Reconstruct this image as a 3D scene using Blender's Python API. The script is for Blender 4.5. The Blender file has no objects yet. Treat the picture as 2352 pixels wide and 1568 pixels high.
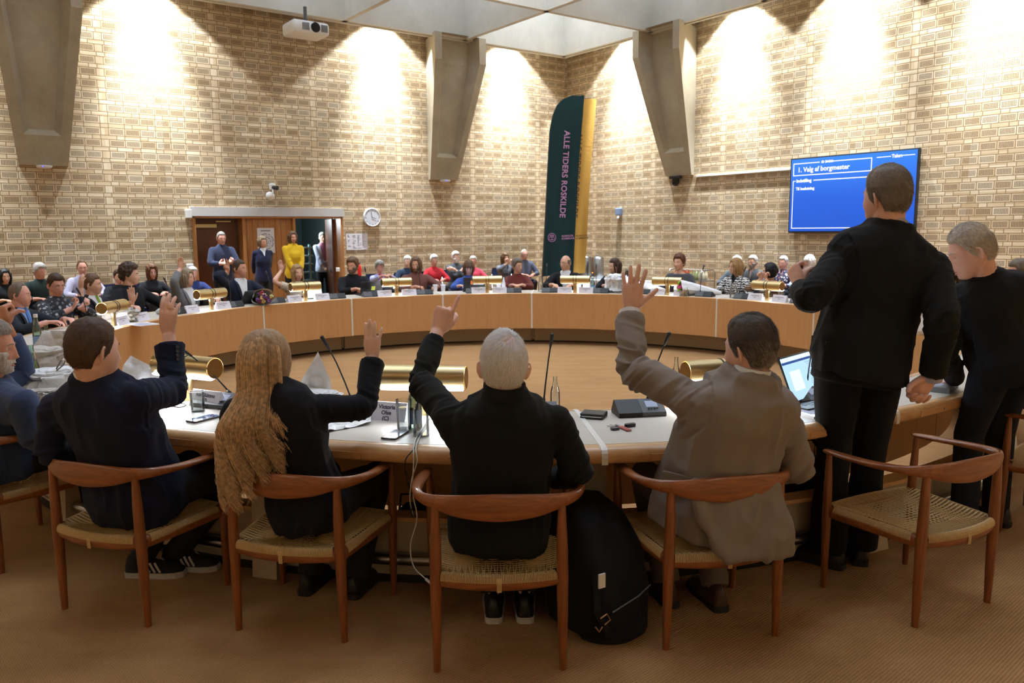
import bpy, bmesh, math, random
import numpy as np
from mathutils import Vector, Matrix, Euler, noise as mnoise
random.seed(7); np.random.seed(7)
S = bpy.context.scene
COL = S.collection
PI = math.pi
def V(*a): return Vector(a)
# ------------------------------------------------------------------ camera (28 mm on a 36 mm frame, eye height 1.6 m)
CAM = V(0, 0, 1.6); FPX = 1829.3; PITCH = 0.13804; ROLL = -0.0080966
_fw = V(0, math.cos(PITCH), -math.sin(PITCH)); _up = V(0, math.sin(PITCH), math.cos(PITCH)); _rt = V(1, 0, 0)
_r2 = _rt*math.cos(ROLL) + _up*math.sin(ROLL); _u2 = _up*math.cos(ROLL) - _rt*math.sin(ROLL)
def ray(x, y): return _fw + _r2*((x-1176)/FPX) - _u2*((y-784)/FPX)
def at_y(x, y, Y):      # point of the sight line at depth Y
    d = ray(x, y); return CAM + d*(Y/d.y)
def at_z(x, y, z):      # point of the sight line at height z
    d = ray(x, y); return CAM + d*((z-1.6)/d.z)
# room frame: corner C0, eL runs along the left wall, eR along the right wall
TH = 0.63653; C0 = V(1.3309, 19.2055, 0)
EL = V(-math.cos(TH), -math.sin(TH), 0); ER = V(math.sin(TH), -math.cos(TH), 0)
def RW(s, d, z): return C0 + EL*s + ER*d + V(0, 0, z)      # left wall: s along it, d out into the room
def RR(s, d, z): return C0 + ER*s + EL*d + V(0, 0, z)      # right wall
RC = V(0, 7.5, 0); RIN = 3.67; ROUT = 4.43; TZ = 0.73      # ring table
def ring(deg, r, z=0.0):
    a = math.radians(deg); return RC + V(math.sin(a)*r, math.cos(a)*r, z)

# ------------------------------------------------------------------ object helpers
def tag(o, label=None, cat=None, group=None, kind=None):
    if label: o['label'] = label
    if cat: o['category'] = cat
    if group: o['group'] = group
    if kind: o['kind'] = kind
    return o
def link(o, parent=None):
    COL.objects.link(o)
    if parent is not None: o.parent = parent
    return o
def empty(name, loc=(0, 0, 0), rz=0.0, label=None, cat=None, group=None, sc=1.0):
    o = bpy.data.objects.new(name, None); o.empty_display_size = .1
    o.location = loc; o.rotation_euler = (0, 0, rz); o.scale = (sc, sc, sc)
    COL.objects.link(o); return tag(o, label, cat, group)
def copy_tree(o, parent=None):
    c = o.copy(); COL.objects.link(c)
    if parent is not None: c.parent = parent
    for ch in list(o.children): copy_tree(ch, c)
    return c
class MB:
    """collects vertices, faces and material slots of one mesh"""
    def __init__(s): s.v = []; s.f = []; s.m = []; s.cur = 0; s.M = None
    def add(s, vs, fs, mi=None):
        b = len(s.v); mi = s.cur if mi is None else mi
        if s.M is not None: vs = [s.M @ Vector(p) for p in vs]
        s.v.extend([tuple(p) for p in vs])
        for f in fs: s.f.append(tuple(b+i for i in f)); s.m.append(mi)
    def box(s, x0, x1, y0, y1, z0, z1, mi=None, M=None):
        vs = [V(x, y, z) for z in (z0, z1) for y in (y0, y1) for x in (x0, x1)]
        if M is not None: vs = [M @ p for p in vs]
        s.add(vs, [(0, 2, 3, 1), (4, 5, 7, 6), (0, 1, 5, 4), (2, 6, 7, 3), (0, 4, 6, 2), (1, 3, 7, 5)], mi)
    def rbox(s, x0, x1, y0, y1, z0, z1, r=.01, seg=3, mi=None, M=None):
        # box with rounded vertical edges and softened top/bottom rims
        r = min(r, (x1-x0)/2.01, (y1-y0)/2.01)
        b = min(r, (z1-z0)*.3)
        rings = []
        for (z, ins) in ((z0, b), (z0+b*.3, b*.3), (z0+b, 0), (z1-b, 0), (z1-b*.3, b*.3), (z1, b)):
            loop = []
            for cx, cy, a0 in ((x1-r, y1-r, 0), (x0+r, y1-r, 90), (x0+r, y0+r, 180), (x1-r, y0+r, 270)):
                for k in range(seg+1):
                    a = math.radians(a0+90*k/seg); q = max(r-ins, 0.0005)
                    loop.append(V(cx+math.cos(a)*q, cy+math.sin(a)*q, z))
            rings.append(loop)
        if M is not None: rings = [[M @ p for p in l] for l in rings]
        s.loft(rings, True, True, mi)
    def loft(s, rings, cap0=True, cap1=True, mi=None, closed=True):
        n = len(rings[0]); vs = [p for r in rings for p in r]; fs = []
        for i in range(len(rings)-1):
            for j in range(n if closed else n-1):
                k = (j+1) % n
                fs.append((i*n+j, i*n+k, (i+1)*n+k, (i+1)*n+j))
        if cap0: fs.append(tuple(range(n-1, -1, -1)))
        if cap1: fs.append(tuple((len(rings)-1)*n+j for j in range(n)))
        s.add(vs, fs, mi)
    def tube(s, pts, rad, seg=10, mi=None, caps=True, ref=None, flat=1.0):
        """round tube along pts; rad number or list (or list of (rx,ry)); ref fixes the x axis of the section"""
        pts = [Vector(p) for p in pts]; n = len(pts)
        rad = [rad]*n if isinstance(rad, (int, float)) else list(rad)
        rings = []; px = None
        for i, p in enumerate(pts):
            t = (pts[min(i+1, n-1)]-pts[max(i-1, 0)]).normalized()
            if ref is not None: x = (Vector(ref) - t*Vector(ref).dot(t))
            elif px is None: x = t.orthogonal()
            else: x = px - t*px.dot(t)
            if x.length < 1e-6: x = t.orthogonal()
            x.normalize(); px = x; y = t.cross(x)
            rx, ry = rad[i] if isinstance(rad[i], (tuple, list)) else (rad[i], rad[i]*flat)
            rings.append([p + x*(math.cos(2*PI*k/seg)*rx) + y*(math.sin(2*PI*k/seg)*ry) for k in range(seg)])
        s.loft(rings, caps, caps, mi)
    def lathe(s, prof, seg=24, mi=None, c=(0, 0, 0), axis=None, cap0=False, cap1=False):
        c = Vector(c); rings = []
        R = Matrix.Identity(3) if axis is None else V(0, 0, 1).rotation_difference(Vector(axis)).to_matrix()
        for r, z in prof:
            rings.append([c + R @ V(math.cos(2*PI*k/seg)*r, math.sin(2*PI*k/seg)*r, z) for k in range(seg)])
        s.loft(rings, cap0, cap1, mi)
    def sphere(s, c, r, seg=16, rings=10, mi=None, M=None):
        c = Vector(c); r = Vector(r) if not isinstance(r, (int, float)) else V(r, r, r)
        rs = []
        for i in range(rings+1):
            a = -PI/2 + PI*i/rings; q = max(math.cos(a), 1e-3)
            loop = [V(math.cos(2*PI*k/seg)*q*r.x, math.sin(2*PI*k/seg)*q*r.y, math.sin(a)*r.z) for k in range(seg)]
            if M is not None: loop = [M @ p for p in loop]
            rs.append([c+p for p in loop])
        s.loft(rs, True, True, mi)
    def prism(s, poly, h, mi=None, M=None):
        """poly in xy extruded along z"""
        a = [V(p[0], p[1], 0) for p in poly]; b = [V(p[0], p[1], h) for p in poly]
        if M is not None: a = [M @ p for p in a]; b = [M @ p for p in b]
        s.loft([a, b], True, True, mi)
    def mesh(s, name, mats, smooth=False):
        me = bpy.data.meshes.new(name); me.from_pydata(s.v, [], s.f)
        mats = mats if isinstance(mats, (list, tuple)) else [mats]
        for m in mats: me.materials.append(m)
        me.polygons.foreach_set('material_index', s.m)
        bm = bmesh.new(); bm.from_mesh(me); bmesh.ops.recalc_face_normals(bm, faces=bm.faces); bm.to_mesh(me); bm.free()
        if smooth:
            me.polygons.foreach_set('use_smooth', [True]*len(me.polygons))
            if smooth is not True: me.set_sharp_from_angle(angle=math.radians(smooth))
        me.update(); return me
    def build(s, name, mats, parent=None, smooth=False, loc=None):
        o = bpy.data.objects.new(name, s.mesh(name, mats, smooth))
        if loc is not None: o.location = loc
        return link(o, parent)
def struct(o, label=None):
    o['kind'] = 'structure'
    if label: o['label'] = label
    return o
def text_obj(name, body, size, M, mat, parent=None, depth=.0015, align='CENTER', spacing=1.0, weight=0.0):
    cu = bpy.data.curves.new(name, 'FONT'); cu.body = body; cu.size = size; cu.extrude = depth; cu.align_x = align; cu.align_y = 'CENTER'
    cu.space_character = spacing; cu.offset = weight; cu.resolution_u = 3
    cu.materials.append(mat)
    o = bpy.data.objects.new(name, cu); link(o, parent); o.matrix_local = M
    return o
def basis(x, y, z, o=(0, 0, 0)):
    M = Matrix.Identity(4)
    for i, a in enumerate((x, y, z)):
        for r in range(3): M[r][i] = Vector(a)[r]
    for r in range(3): M[r][3] = Vector(o)[r]
    return M

# ------------------------------------------------------------------ materials
def srgb(r, g=None, b=None):
    if g is None: r, g, b = r
    f = lambda c: ((c/255)/12.92 if c/255 <= .04045 else ((c/255+.055)/1.055)**2.4)
    return (f(r), f(g), f(b), 1)
class NT:
    def __init__(s, name):
        s.mat = bpy.data.materials.new(name); s.mat.use_nodes = True
        s.t = s.mat.node_tree; s.b = s.t.nodes['Principled BSDF']; s.out = s.t.nodes['Material Output']
    def n(s, typ, **kw):
        nd = s.t.nodes.new(typ)
        for k, v in kw.items():
            if k == 'inp':
                for a, b in v.items(): nd.inputs[a].default_value = b
            else: setattr(nd, k, v)
        return nd
    def l(s, a, b): s.t.links.new(a, b)
    def math(s, op, a, b=None, clamp=False):
        nd = s.n('ShaderNodeMath', operation=op); nd.use_clamp = clamp
        for i, q in enumerate((a, b)):
            if q is None: continue
            if isinstance(q, (int, float)): nd.inputs[i].default_value = q
            else: s.l(q, nd.inputs[i])
        return nd.outputs[0]
    def mix(s, f, a, b):
        nd = s.n('ShaderNodeMix', data_type='RGBA')
        for i, q in ((0, f), (6, a), (7, b)):
            if isinstance(q, (int, float, tuple, list)): nd.inputs[i].default_value = q
            else: s.l(q, nd.inputs[i])
        return nd.outputs[2]
    def noise(s, scale, coord='Object', detail=3, rough=.5, stretch=None, dist=0):
        tc = s.n('ShaderNodeTexCoord'); nz = s.n('ShaderNodeTexNoise', inp={'Scale': scale, 'Detail': detail, 'Roughness': rough, 'Distortion': dist})
        if stretch:
            mp = s.n('ShaderNodeMapping'); mp.inputs['Scale'].default_value = stretch
            s.l(tc.outputs[coord], mp.inputs[0]); s.l(mp.outputs[0], nz.inputs['Vector'])
        else: s.l(tc.outputs[coord], nz.inputs['Vector'])
        return nz.outputs[0]
    def ramp(s, f, stops):
        r = s.n('ShaderNodeValToRGB'); e = r.color_ramp.elements
        e[0].position, e[0].color = stops[0]; e[1].position, e[1].color = stops[-1]
        for p, c in stops[1:-1]:
            q = e.new(p); q.color = c
        s.l(f, r.inputs[0]); return r.outputs[0]
    def bump(s, h, strength=.3, dist=.01):
        b = s.n('ShaderNodeBump', inp={'Strength': strength, 'Distance': dist}); s.l(h, b.inputs['Height']); s.l(b.outputs[0], s.b.inputs['Normal'])
    def set(s, **kw):
        for k, v in kw.items():
            k = {'color': 'Base Color', 'rough': 'Roughness', 'metal': 'Metallic', 'trans': 'Transmission Weight', 'ior': 'IOR', 'emis': 'Emission Color', 'emstr': 'Emission Strength',
                 'sheen': 'Sheen Weight', 'spec': 'Specular IOR Level', 'coat': 'Coat Weight', 'sss': 'Subsurface Weight', 'alpha': 'Alpha'}.get(k, k)
            if hasattr(v, 'is_output'): s.l(v, s.b.inputs[k])
            else: s.b.inputs[k].default_value = v
        return s
MATS = {}
def simple(name, rgb, rough=.6, metal=0.0, var=.08, nscale=30, bump=0.0, bscale=200, **kw):
    """plain material with a slight procedural variation"""
    if name in MATS: return MATS[name]
    m = NT(name); c = srgb(rgb)
    if var > 0:
        f = m.noise(nscale); a = tuple(min(1, q*(1+var)) for q in c[:3])+(1,); b = tuple(q*(1-var) for q in c[:3])+(1,)
        m.set(color=m.mix(f, b, a))
    else: m.set(color=c)
    m.set(rough=rough, metal=metal, **kw)
    if bump > 0: m.bump(m.noise(bscale, detail=2), bump, .002)
    MATS[name] = m.mat; return m.mat
def cloth(name, rgb, rough=.9, weave=900, var=.18, sheen=.10, wr=.0):
    if name in MATS: return MATS[name]
    if max(rgb) < 60: sheen = .03
    m = NT(name); c = srgb(rgb)
    f = m.noise(weave, detail=2); g = m.noise(6, detail=3)
    k = m.math('ADD', m.math('MULTIPLY', f, .6), m.math('MULTIPLY', g, .4))
    m.set(color=m.mix(k, tuple(q*(1-var) for q in c[:3])+(1,), tuple(min(1, q*(1+var)) for q in c[:3])+(1,)), rough=rough, sheen=sheen, spec=.2)
    h = m.math('ADD', m.math('MULTIPLY', f, .15), m.noise(14, detail=4, dist=.6))
    m.bump(h, .35, .012)
    MATS[name] = m.mat; return m.mat
def emit(name, rgb, strength):
    if name in MATS: return MATS[name]
    m = NT(name); c = srgb(rgb); m.set(color=(0, 0, 0, 1), emis=c, emstr=strength, rough=.4); MATS[name] = m.mat; return m.mat
def glass(name, rgb=(240, 250, 248), rough=.02, ior=1.45):
    # thin-walled clear glass: tinted see-through with a fresnel gloss
    if name in MATS: return MATS[name]
    m = NT(name); tr = m.n('ShaderNodeBsdfTransparent'); tr.inputs[0].default_value = srgb(rgb); gl = m.n('ShaderNodeBsdfGlossy', inp={'Roughness': rough+.02}); fr = m.n('ShaderNodeFresnel', inp={'IOR': ior}); mx = m.n('ShaderNodeMixShader')
    f = m.math('ADD', m.math('MULTIPLY', fr.outputs[0], .8), .04, True); m.l(f, mx.inputs[0]); m.l(tr.outputs[0], mx.inputs[1]); m.l(gl.outputs[0], mx.inputs[2]); m.l(mx.outputs[0], m.out.inputs[0])
    MATS[name] = m.mat; return m.mat
def wood(name, dark, light, scale=1.0, rough=.38, axis='X', coat=.15):
    if name in MATS: return MATS[name]
    m = NT(name)
    st = {'X': (1.5, 16, 16), 'Y': (16, 1.5, 16), 'Z': (16, 16, 1.5)}[axis]
    f = m.noise(2.2*scale, detail=6, rough=.62, stretch=st, dist=1.2); g = m.noise(1.6, detail=2)
    k = m.math('ADD', m.math('MULTIPLY', f, .75), m.math('MULTIPLY', g, .25))
    m.set(color=m.ramp(k, [(.3, srgb(dark)), (.68, srgb(light))]), rough=rough, coat=coat)
    m.bump(f, .08, .002); MATS[name] = m.mat; return m.mat
# ================================================================== room shell
def brick_mat(name, s0, zc):
    m = NT(name); tc = m.n('ShaderNodeTexCoord'); sp = m.n('ShaderNodeSeparateXYZ'); m.l(tc.outputs['Object'], sp.inputs[0])
    s, z = sp.outputs[0], sp.outputs[2]; M = m.math
    def wrap(x, per):  # centred remainder
        return M('MULTIPLY', M('SUBTRACT', M('FRACT', M('ADD', M('DIVIDE', x, per), .5)), .5), per)
    dz = wrap(M('SUBTRACT', z, zc), .186); az = M('ABSOLUTE', dz)
    row = M('FLOOR', M('ADD', M('DIVIDE', M('SUBTRACT', z, zc), .186), .5))
    tall = M('LESS_THAN', az, .054); thin = M('GREATER_THAN', az, .066)
    us = wrap(M('SUBTRACT', s, s0), 1.8); au = M('ABSOLUTE', us)
    head = M('LESS_THAN', au, .054)
    w0 = M('DIVIDE', M('SUBTRACT', au, .066), .24); w = M('MULTIPLY', M('FRACT', w0), .24)
    perf = M('MULTIPLY', M('GREATER_THAN', au, .066), M('LESS_THAN', w, .228))
    tallmask = M('MULTIPLY', tall, M('MAXIMUM', head, perf))
    # holes of the perforated bricks
    hx = M('ABSOLUTE', M('SUBTRACT', M('FRACT', M('DIVIDE', M('SUBTRACT', w, .016), .0196)), .5))
    hz = M('ABSOLUTE', M('SUBTRACT', M('FRACT', M('DIVIDE', M('ADD', dz, .040), .020)), .5))
    inw = M('MULTIPLY', M('MULTIPLY', M('GREATER_THAN', w, .016), M('LESS_THAN', w, .212)), M('LESS_THAN', az, .040))
    hole = M('MULTIPLY', M('MULTIPLY', M('LESS_THAN', hx, .29), M('LESS_THAN', hz, .33)), M('MULTIPLY', M('MULTIPLY', inw, perf), tall))
    field = M('MULTIPLY', M('MULTIPLY', inw, perf), tall)
    rowt = M('FLOOR', M('DIVIDE', M('SUBTRACT', z, zc), .186))
    t0 = M('ADD', M('DIVIDE', s, .36), M('MULTIPLY', rowt, .345)); t = M('MULTIPLY', M('FRACT', t0), .36)
    tb = M('MULTIPLY', M('SUBTRACT', 1.0, M('MULTIPLY', M('GREATER_THAN', t, .228), M('LESS_THAN', t, .24))), M('LESS_THAN', t, .348))
    thinmask = M('MULTIPLY', thin, tb)
    brick = M('MAXIMUM', tallmask, thinmask)
    # one random tone per brick
    idx = M('ADD', M('MULTIPLY', M('FLOOR', w0), M('ADD', M('SIGN', us), 3.0)), M('MULTIPLY', M('FLOOR', M('DIVIDE', M('SUBTRACT', s, s0-.9), 1.8)), 17.0))
    idt = M('ADD', M('MULTIPLY', M('FLOOR', t0), 2.0), M('GREATER_THAN', t, .236))
    cv = m.n('ShaderNodeCombineXYZ'); m.l(M('ADD', M('MULTIPLY', idx, tall), M('MULTIPLY', idt, thin)), cv.inputs[0]); m.l(row, cv.inputs[1]); m.l(thin, cv.inputs[2])
    wn = m.n('ShaderNodeTexWhiteNoise', noise_dimensions='3D'); m.l(cv.outputs[0], wn.inputs['Vector'])
    nz = m.noise(9, detail=5)
    k = M('ADD', M('MULTIPLY', wn.outputs['Value'], .7), M('MULTIPLY', nz, .3))
    face = m.ramp(k, [(.12, srgb(188, 164, 130)), (.5, srgb(207, 187, 156)), (.9, srgb(223, 208, 182))])
    fld = m.mix(hole, m.mix(.22, face, srgb(128, 98, 62)), srgb(82, 62, 42))
    face2 = m.mix(field, face, fld)
    col = m.mix(brick, srgb(140, 116, 84), face2)  # joint colour darkened for the shade in the recessed joints
    m.set(color=col, rough=.85, spec=.2)
    h = M('SUBTRACT', M('MULTIPLY', brick, 1.0), M('MULTIPLY', hole, .9))
    m.bump(M('ADD', h, M('MULTIPLY', nz, .25)), .55, .012)
    return m.mat
B_LEFT = brick_mat('yellow_brick_left', .8766, 2.514)
B_RIGHT = brick_mat('yellow_brick_right', .9684, 1.8212)
def concrete(name, a, b, rough=.85):
    m = NT(name); f = m.noise(1.3, detail=6, rough=.6); g = m.noise(22, detail=3)
    k = m.math('ADD', m.math('MULTIPLY', f, .8), m.math('MULTIPLY', g, .2))
    m.set(color=m.ramp(k, [(.3, srgb(a)), (.7, srgb(b))]), rough=rough, spec=.25); m.bump(g, .15, .004); return m.mat
CONC = concrete('board_marked_concrete', (150, 138, 118), (178, 168, 148))
CONC_L = concrete('pale_coffer_concrete', (190, 187, 175), (214, 211, 200))
def carpet_mat():
    m = NT('ribbed_tan_carpet'); tc = m.n('ShaderNodeTexCoord')
    mp = m.n('ShaderNodeMapping'); mp.inputs['Rotation'].default_value = (0, 0, .85); m.l(tc.outputs['Object'], mp.inputs[0])
    wv = m.n('ShaderNodeTexWave', wave_type='BANDS', bands_direction='X', inp={'Scale': 26.0, 'Distortion': 1.2, 'Detail': 2.0, 'Detail Scale': 6.0}); m.l(mp.outputs[0], wv.inputs['Vector'])
    wy = m.n('ShaderNodeTexWave', wave_type='BANDS', bands_direction='Y', inp={'Scale': 40.0, 'Distortion': 2.0, 'Detail': 2.0, 'Detail Scale': 5.0}); m.l(mp.outputs[0], wy.inputs['Vector'])
    nz = m.noise(1.7, detail=6, rough=.7, stretch=(1, 3, 1)); fine = m.noise(160, detail=2)
    k = m.math('ADD', m.math('ADD', m.math('MULTIPLY', wv.outputs[1], .22), m.math('MULTIPLY', wy.outputs[1], .14)), m.math('ADD', m.math('MULTIPLY', nz, .42), m.math('MULTIPLY', fine, .22)))
    m.set(color=m.ramp(k, [(.25, srgb(122, 87, 52)), (.5, srgb(163, 121, 76)), (.75, srgb(186, 145, 97))]), rough=.95, spec=.1, sheen=.1)
    m.bump(m.math('ADD', m.math('MULTIPLY', wv.outputs[1], .6), m.math('MULTIPLY', fine, .5)), .5, .006); return m.mat
CARPET = carpet_mat()
RS = 18.0; RH = 7.6
def wall_obj(name, mat, org, ex, spans):
    """org: corner point, ex: unit vector along the wall; the wall's inner face is local y=0, its body behind it"""
    b = MB()
    for (a, c, z0, z1) in spans: b.box(a, c, 0, .35, z0, z1)
    o = b.build(name, mat); n = V(0, 0, 1).cross(ex)
    o.matrix_world = basis(ex, n, V(0, 0, 1), org); return struct(o)
# local y must point out of the room: for the left wall ex=EL -> z x EL, for the right wall mirrored via a flipped x axis
nL = V(0, 0, 1).cross(EL)
def wall2(name, mat, org, ex, out, spans):
    b = MB()
    for (a, c, z0, z1) in spans: b.box(a, c, 0, .35, z0, z1)
    o = b.build(name, mat); o.matrix_world = basis(ex, out, V(0, 0, 1), org); return struct(o)
DS0, DS1, DZ = 5.76, 8.60, 1.90
wall2('wall_left', B_LEFT, C0, EL, -ER, [(-.35, DS0, 0, RH), (DS1, RS, 0, RH), (DS0, DS1, DZ, RH)])
wall2('wall_right', B_RIGHT, C0, ER, -EL, [(0, RS, 0, RH)])
wall2('wall_back', B_RIGHT, C0+EL*RS, ER, EL, [(0, RS, 0, RH)])
wall2('wall_near', B_LEFT, C0+ER*RS, EL, ER, [(0, RS, 0, RH)])
b = MB(); p = [RW(-.3, -.3, 0), RW(RS+.3, -.3, 0), RW(RS+.3, RS+.3, 0), RW(-.3, RS+.3, 0)]
b.loft([[q+V(0, 0, -.2) for q in p], p]); struct(b.build('floor', CARPET), 'tan ribbed carpet floor')
# roof slab and the concrete coffer grid below it
b = MB(); b.loft([[q+V(0, 0, RH) for q in p], [q+V(0, 0, RH+.25) for q in p]]); struct(b.build('ceiling', CONC_L), 'pale concrete roof slab above the coffers')
b = MB(); M = basis(EL, ER, V(0, 0, 1), C0)
NODE = [.60+2.62*k for k in range(7)]
for i, a in enumerate(NODE):
    w = .05
    for (x0, x1, y0, y1) in ((a-w, a+w, NODE[0]-w, NODE[-1]+w), (NODE[0]-w, NODE[-1]+w, a-w, a+w)):
        # ribs taper: narrow soffit, wider towards the slab
        lo, hi = 5.42, RH
        q = .055
        xs = (x0-q, x1+q, y0, y1) if (x1-x0) < 1 else (x0, x1, y0-q, y1+q)
        b.loft([[M @ V(*c, lo) for c in ((x0, y0), (x1, y0), (x1, y1), (x0, y1))],
                [M @ V(*c, hi) for c in ((xs[0], xs[2]), (xs[1], xs[2]), (xs[1], xs[3]), (xs[0], xs[3]))]])
# lip along the rim next to the walls
for (x0, x1, y0, y1) in ((.50, NODE[-1], .50, .56), (.50, .56, .50, NODE[-1])):
    b.box(x0, x1, y0, y1, 5.40, 5.50, M=M)
struct(b.build('ceiling_grid', CONC_L), 'pale concrete waffle grid of coffers')
bpy.data.objects['ceiling_grid'].name = 'ceiling_coffer_grid'
# lit rooflights at the top of the coffers above the ring
SKY = emit('rooflight_diffuser', (214, 230, 255), 9.5)
SKYD = emit('rooflight_dim', (214, 230, 255), 3.5)
SKYC = emit('rooflight_over_ring', (216, 231, 255), 21.0)
SKYB = emit('rooflight_diffuser_bright', (222, 235, 255), 20.0)
for i in range(6):
    for j in range(6):
        a, c = NODE[i]+1.31, NODE[j]+1.31
        if i > 4 or j > 4: continue
        b = MB(); b.rbox(-.62, .62, -.62, .62, 0, .06, r=.06)
        o = b.build('ceiling_rooflight', [SKYB if (i, j) == (0, 0) else SKYC if (i in (1, 2, 3) and j in (1, 2, 3)) else SKYD if i+j >= 8 else SKY]); o.matrix_world = basis(EL, ER, V(0, 0, 1), RW(a, c, RH-.06)); struct(o)

# concrete corbels carrying the grid
def corbel(name, F, sc, label):
    """F(s,d,z); tapered bracket with a sunk panel in its face"""
    b = MB(); hb, ht = .34, .605; db, dt = .07, .80; zb, zk, zt = 2.67, 4.95, 5.46
    prof = [(zb, hb, db), (zk, ht, dt), (zt, ht, dt)]
    def W(s, d, z): return F(sc+s, d, z)
    # outer skin: back, sides
    for (z0, h0, d0), (z1, h1, d1) in zip(prof[:-1], prof[1:]):
        b.add([W(-hb, 0, z0), W(-h0, d0, z0), W(-h1, d1, z1), W(-hb, 0, z1)], [(0, 1, 2, 3)])
        b.add([W(hb, 0, z0), W(h0, d0, z0), W(h1, d1, z1), W(hb, 0, z1)], [(3, 2, 1, 0)])
    b.add([W(-hb, 0, zb), W(hb, 0, zb), W(hb, db, zb), W(-hb, db, zb)], [(0, 1, 2, 3)])
    b.add([W(-hb, 0, zt), W(hb, 0, zt), W(ht, dt, zt), W(-ht, dt, zt)], [(3, 2, 1, 0)])
    # face with a recess: frame strips + recessed panel
    def lerp(z):
        if z >= zk: return ht, dt
        t = (z-zb)/(zk-zb); return hb+(ht-hb)*t, db+(dt-db)*t
    zr = 3.12; zs = [zb, zr, zk, zt]
    fr = lambda z: (lerp(z)[0]-.13-.03*(z-zb)/2.3)
    def row(z, rec): h, d = lerp(z); i = fr(z); k = i-.09; dd = max(d-rec, .015); return [W(-h, d, z), W(-i, d, z), W(-k, dd, z), W(k, dd, z), W(i, d, z), W(h, d, z)]
    h, d = lerp(zb); r0 = [W(-h, d, zb), W(h, d, zb)]; h, d = lerp(zr); r1 = [W(-h, d, zr), W(-fr(zr), d, zr), W(fr(zr), d, zr), W(h, d, zr)]
    b.add(r0+r1, [(0, 1, 5, 4, 3, 2)])
    rr = row(zr+.09, .10); A = r1
    b.add(A+rr, [(0, 1, 5, 4), (1, 2, 7, 6), (1, 6, 5), (2, 8, 7), (2, 3, 9, 8)])
    rk = row(zk, .30); rt = row(zt, .30)
    for p0, p1 in ((rr, rk), (rk, rt)):
        b.add(p0+p1, [(i, i+1, i+7, i+6) for i in range(5)])
    o = b.build(name, CONC, smooth=25); return struct(o, label)
corbel('trim_1', RW, 3.45, 'concrete corbel on the left wall near the corner')
corbel('trim_2', RW, 10.79, 'concrete corbel at the far left of the wall')
corbel('trim_3', RR, 3.53, 'concrete corbel on the right wall')
corbel('trim_4', RR, 10.85, 'concrete corbel beyond the screen')

# wall washers hidden in the slot between grid and wall
def spot(loc, aim, energy, ang, blend=.12, size=.05, col=(.86, .94, 1.0)):
    l = bpy.data.lights.new('wall_washer', 'SPOT'); l.energy = energy; l.spot_size = math.radians(ang); l.spot_blend = blend; l.shadow_soft_size = size; l.color = col
    o = bpy.data.objects.new('wall_washer', l); o.location = loc; o.rotation_euler = (Vector(aim)-Vector(loc)).to_track_quat('-Z', 'Y').to_euler(); COL.objects.link(o); return o
WASH = 1300
def RB(s, d, z): return C0 + EL*(RS-d) + ER*s + V(0, 0, z)
def RN(s, d, z): return C0 + ER*(RS-d) + EL*s + V(0, 0, z)
for F_, ss in ((RB, (3.2, 6.8, 10.4, 14.0)), (RN, (3.2, 6.8, 10.4, 14.0)), (RW, (1.75, 4.85, 9.15, 12.4)), (RR, (2.05, 4.95, 7.15, 9.4, 12.4))):
    for s in ss:
        if F_ in (RB, RN): spot(F_(s, .42, 5.95), F_(s, .04, 2.6), WASH*1.15, 90, blend=.6); continue  # walls behind the camera: unseen spots added as fill on the backs
        spot(F_(s, .42, 5.95), F_(s, .36, 2), WASH*.45, 99)
        spot(F_(s, .42, 5.95), F_(s, .04, 3.2), WASH*2.4, 52, blend=1.0)

# ------------------------------------------------------------------ doorway in the left wall
OAK = wood('oak_veneer', (150, 96, 48), (188, 130, 72), axis='Z', rough=.45)
DOORW = wood('dark_teak_door', (74, 38, 18), (112, 62, 30), axis='Z', rough=.4)
ML = basis(EL, ER, V(0, 0, 1), C0)          # left-wall frame: x along the wall, y into the room
def lw(b, *a, **k): b.box(*a, M=ML, **k)
b = MB(); lw(b, DS0-.02, DS1+.02, -.10, .035, 1.90, 2.06)
struct(b.build('trim_5', concrete('lintel_concrete', (186, 184, 184), (205, 203, 203))), 'grey concrete lintel over the doors')
b = MB()
for x0, x1 in ((DS0, DS0+.05), (DS1-.06, DS1)): lw(b, x0, x1, -.34, .02, 0, 1.895)
lw(b, DS0, DS1, -.34, .02, 1.865, 1.895)
for x in (7.67, 6.72): lw(b, x, x+.05, -.34, .0, 0, 1.865)
struct(b.build('door_1', OAK), 'oak frame around the double doorway')
b = MB()
x = 6.77
while x < 7.66:
    lw(b, x+.003, min(x+.104, 7.668), -.10, -.06, 0, 1.865); x += .107
struct(b.build('trim_6', OAK), 'upright oak boards between the two door openings')
b = MB(); lw(b, 7.74, 8.53, -.30, -.255, .01, 1.86); d2 = struct(b.build('door_2', DOORW), 'dark teak door leaf standing shut')
STEEL = simple('satin_steel', (170, 172, 175), rough=.3, metal=1.0, var=.04)
BRASS = NT('brushed_brass'); BRASS.set(color=BRASS.mix(BRASS.noise(3, stretch=(2, 60, 60)), srgb(190, 164, 112), srgb(216, 196, 150)), metal=1.0, rough=.32); BRASS = BRASS.mat
BRASS_D = simple('aged_brass_end', (150, 118, 70), rough=.42, metal=.9, var=.15, nscale=60)
b = MB(); lw(b, 8.12, 8.50, -.255, -.20, 1.70, 1.76); lw(b, 7.86, 8.12, -.24, -.215, 1.80, 1.82); o = b.build('closer', BRASS, d2)
b = MB(); b.box(0, .055, -.0, .86, .01, 1.86); d3 = struct(b.build('door_3', DOORW), 'dark teak door leaf standing open into the corridor')
d3.matrix_world = basis(EL, -ER, V(0, 0, 1), RW(5.80, -.30, 0)) @ Matrix.Rotation(math.radians(15), 4, 'Z')
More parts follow.
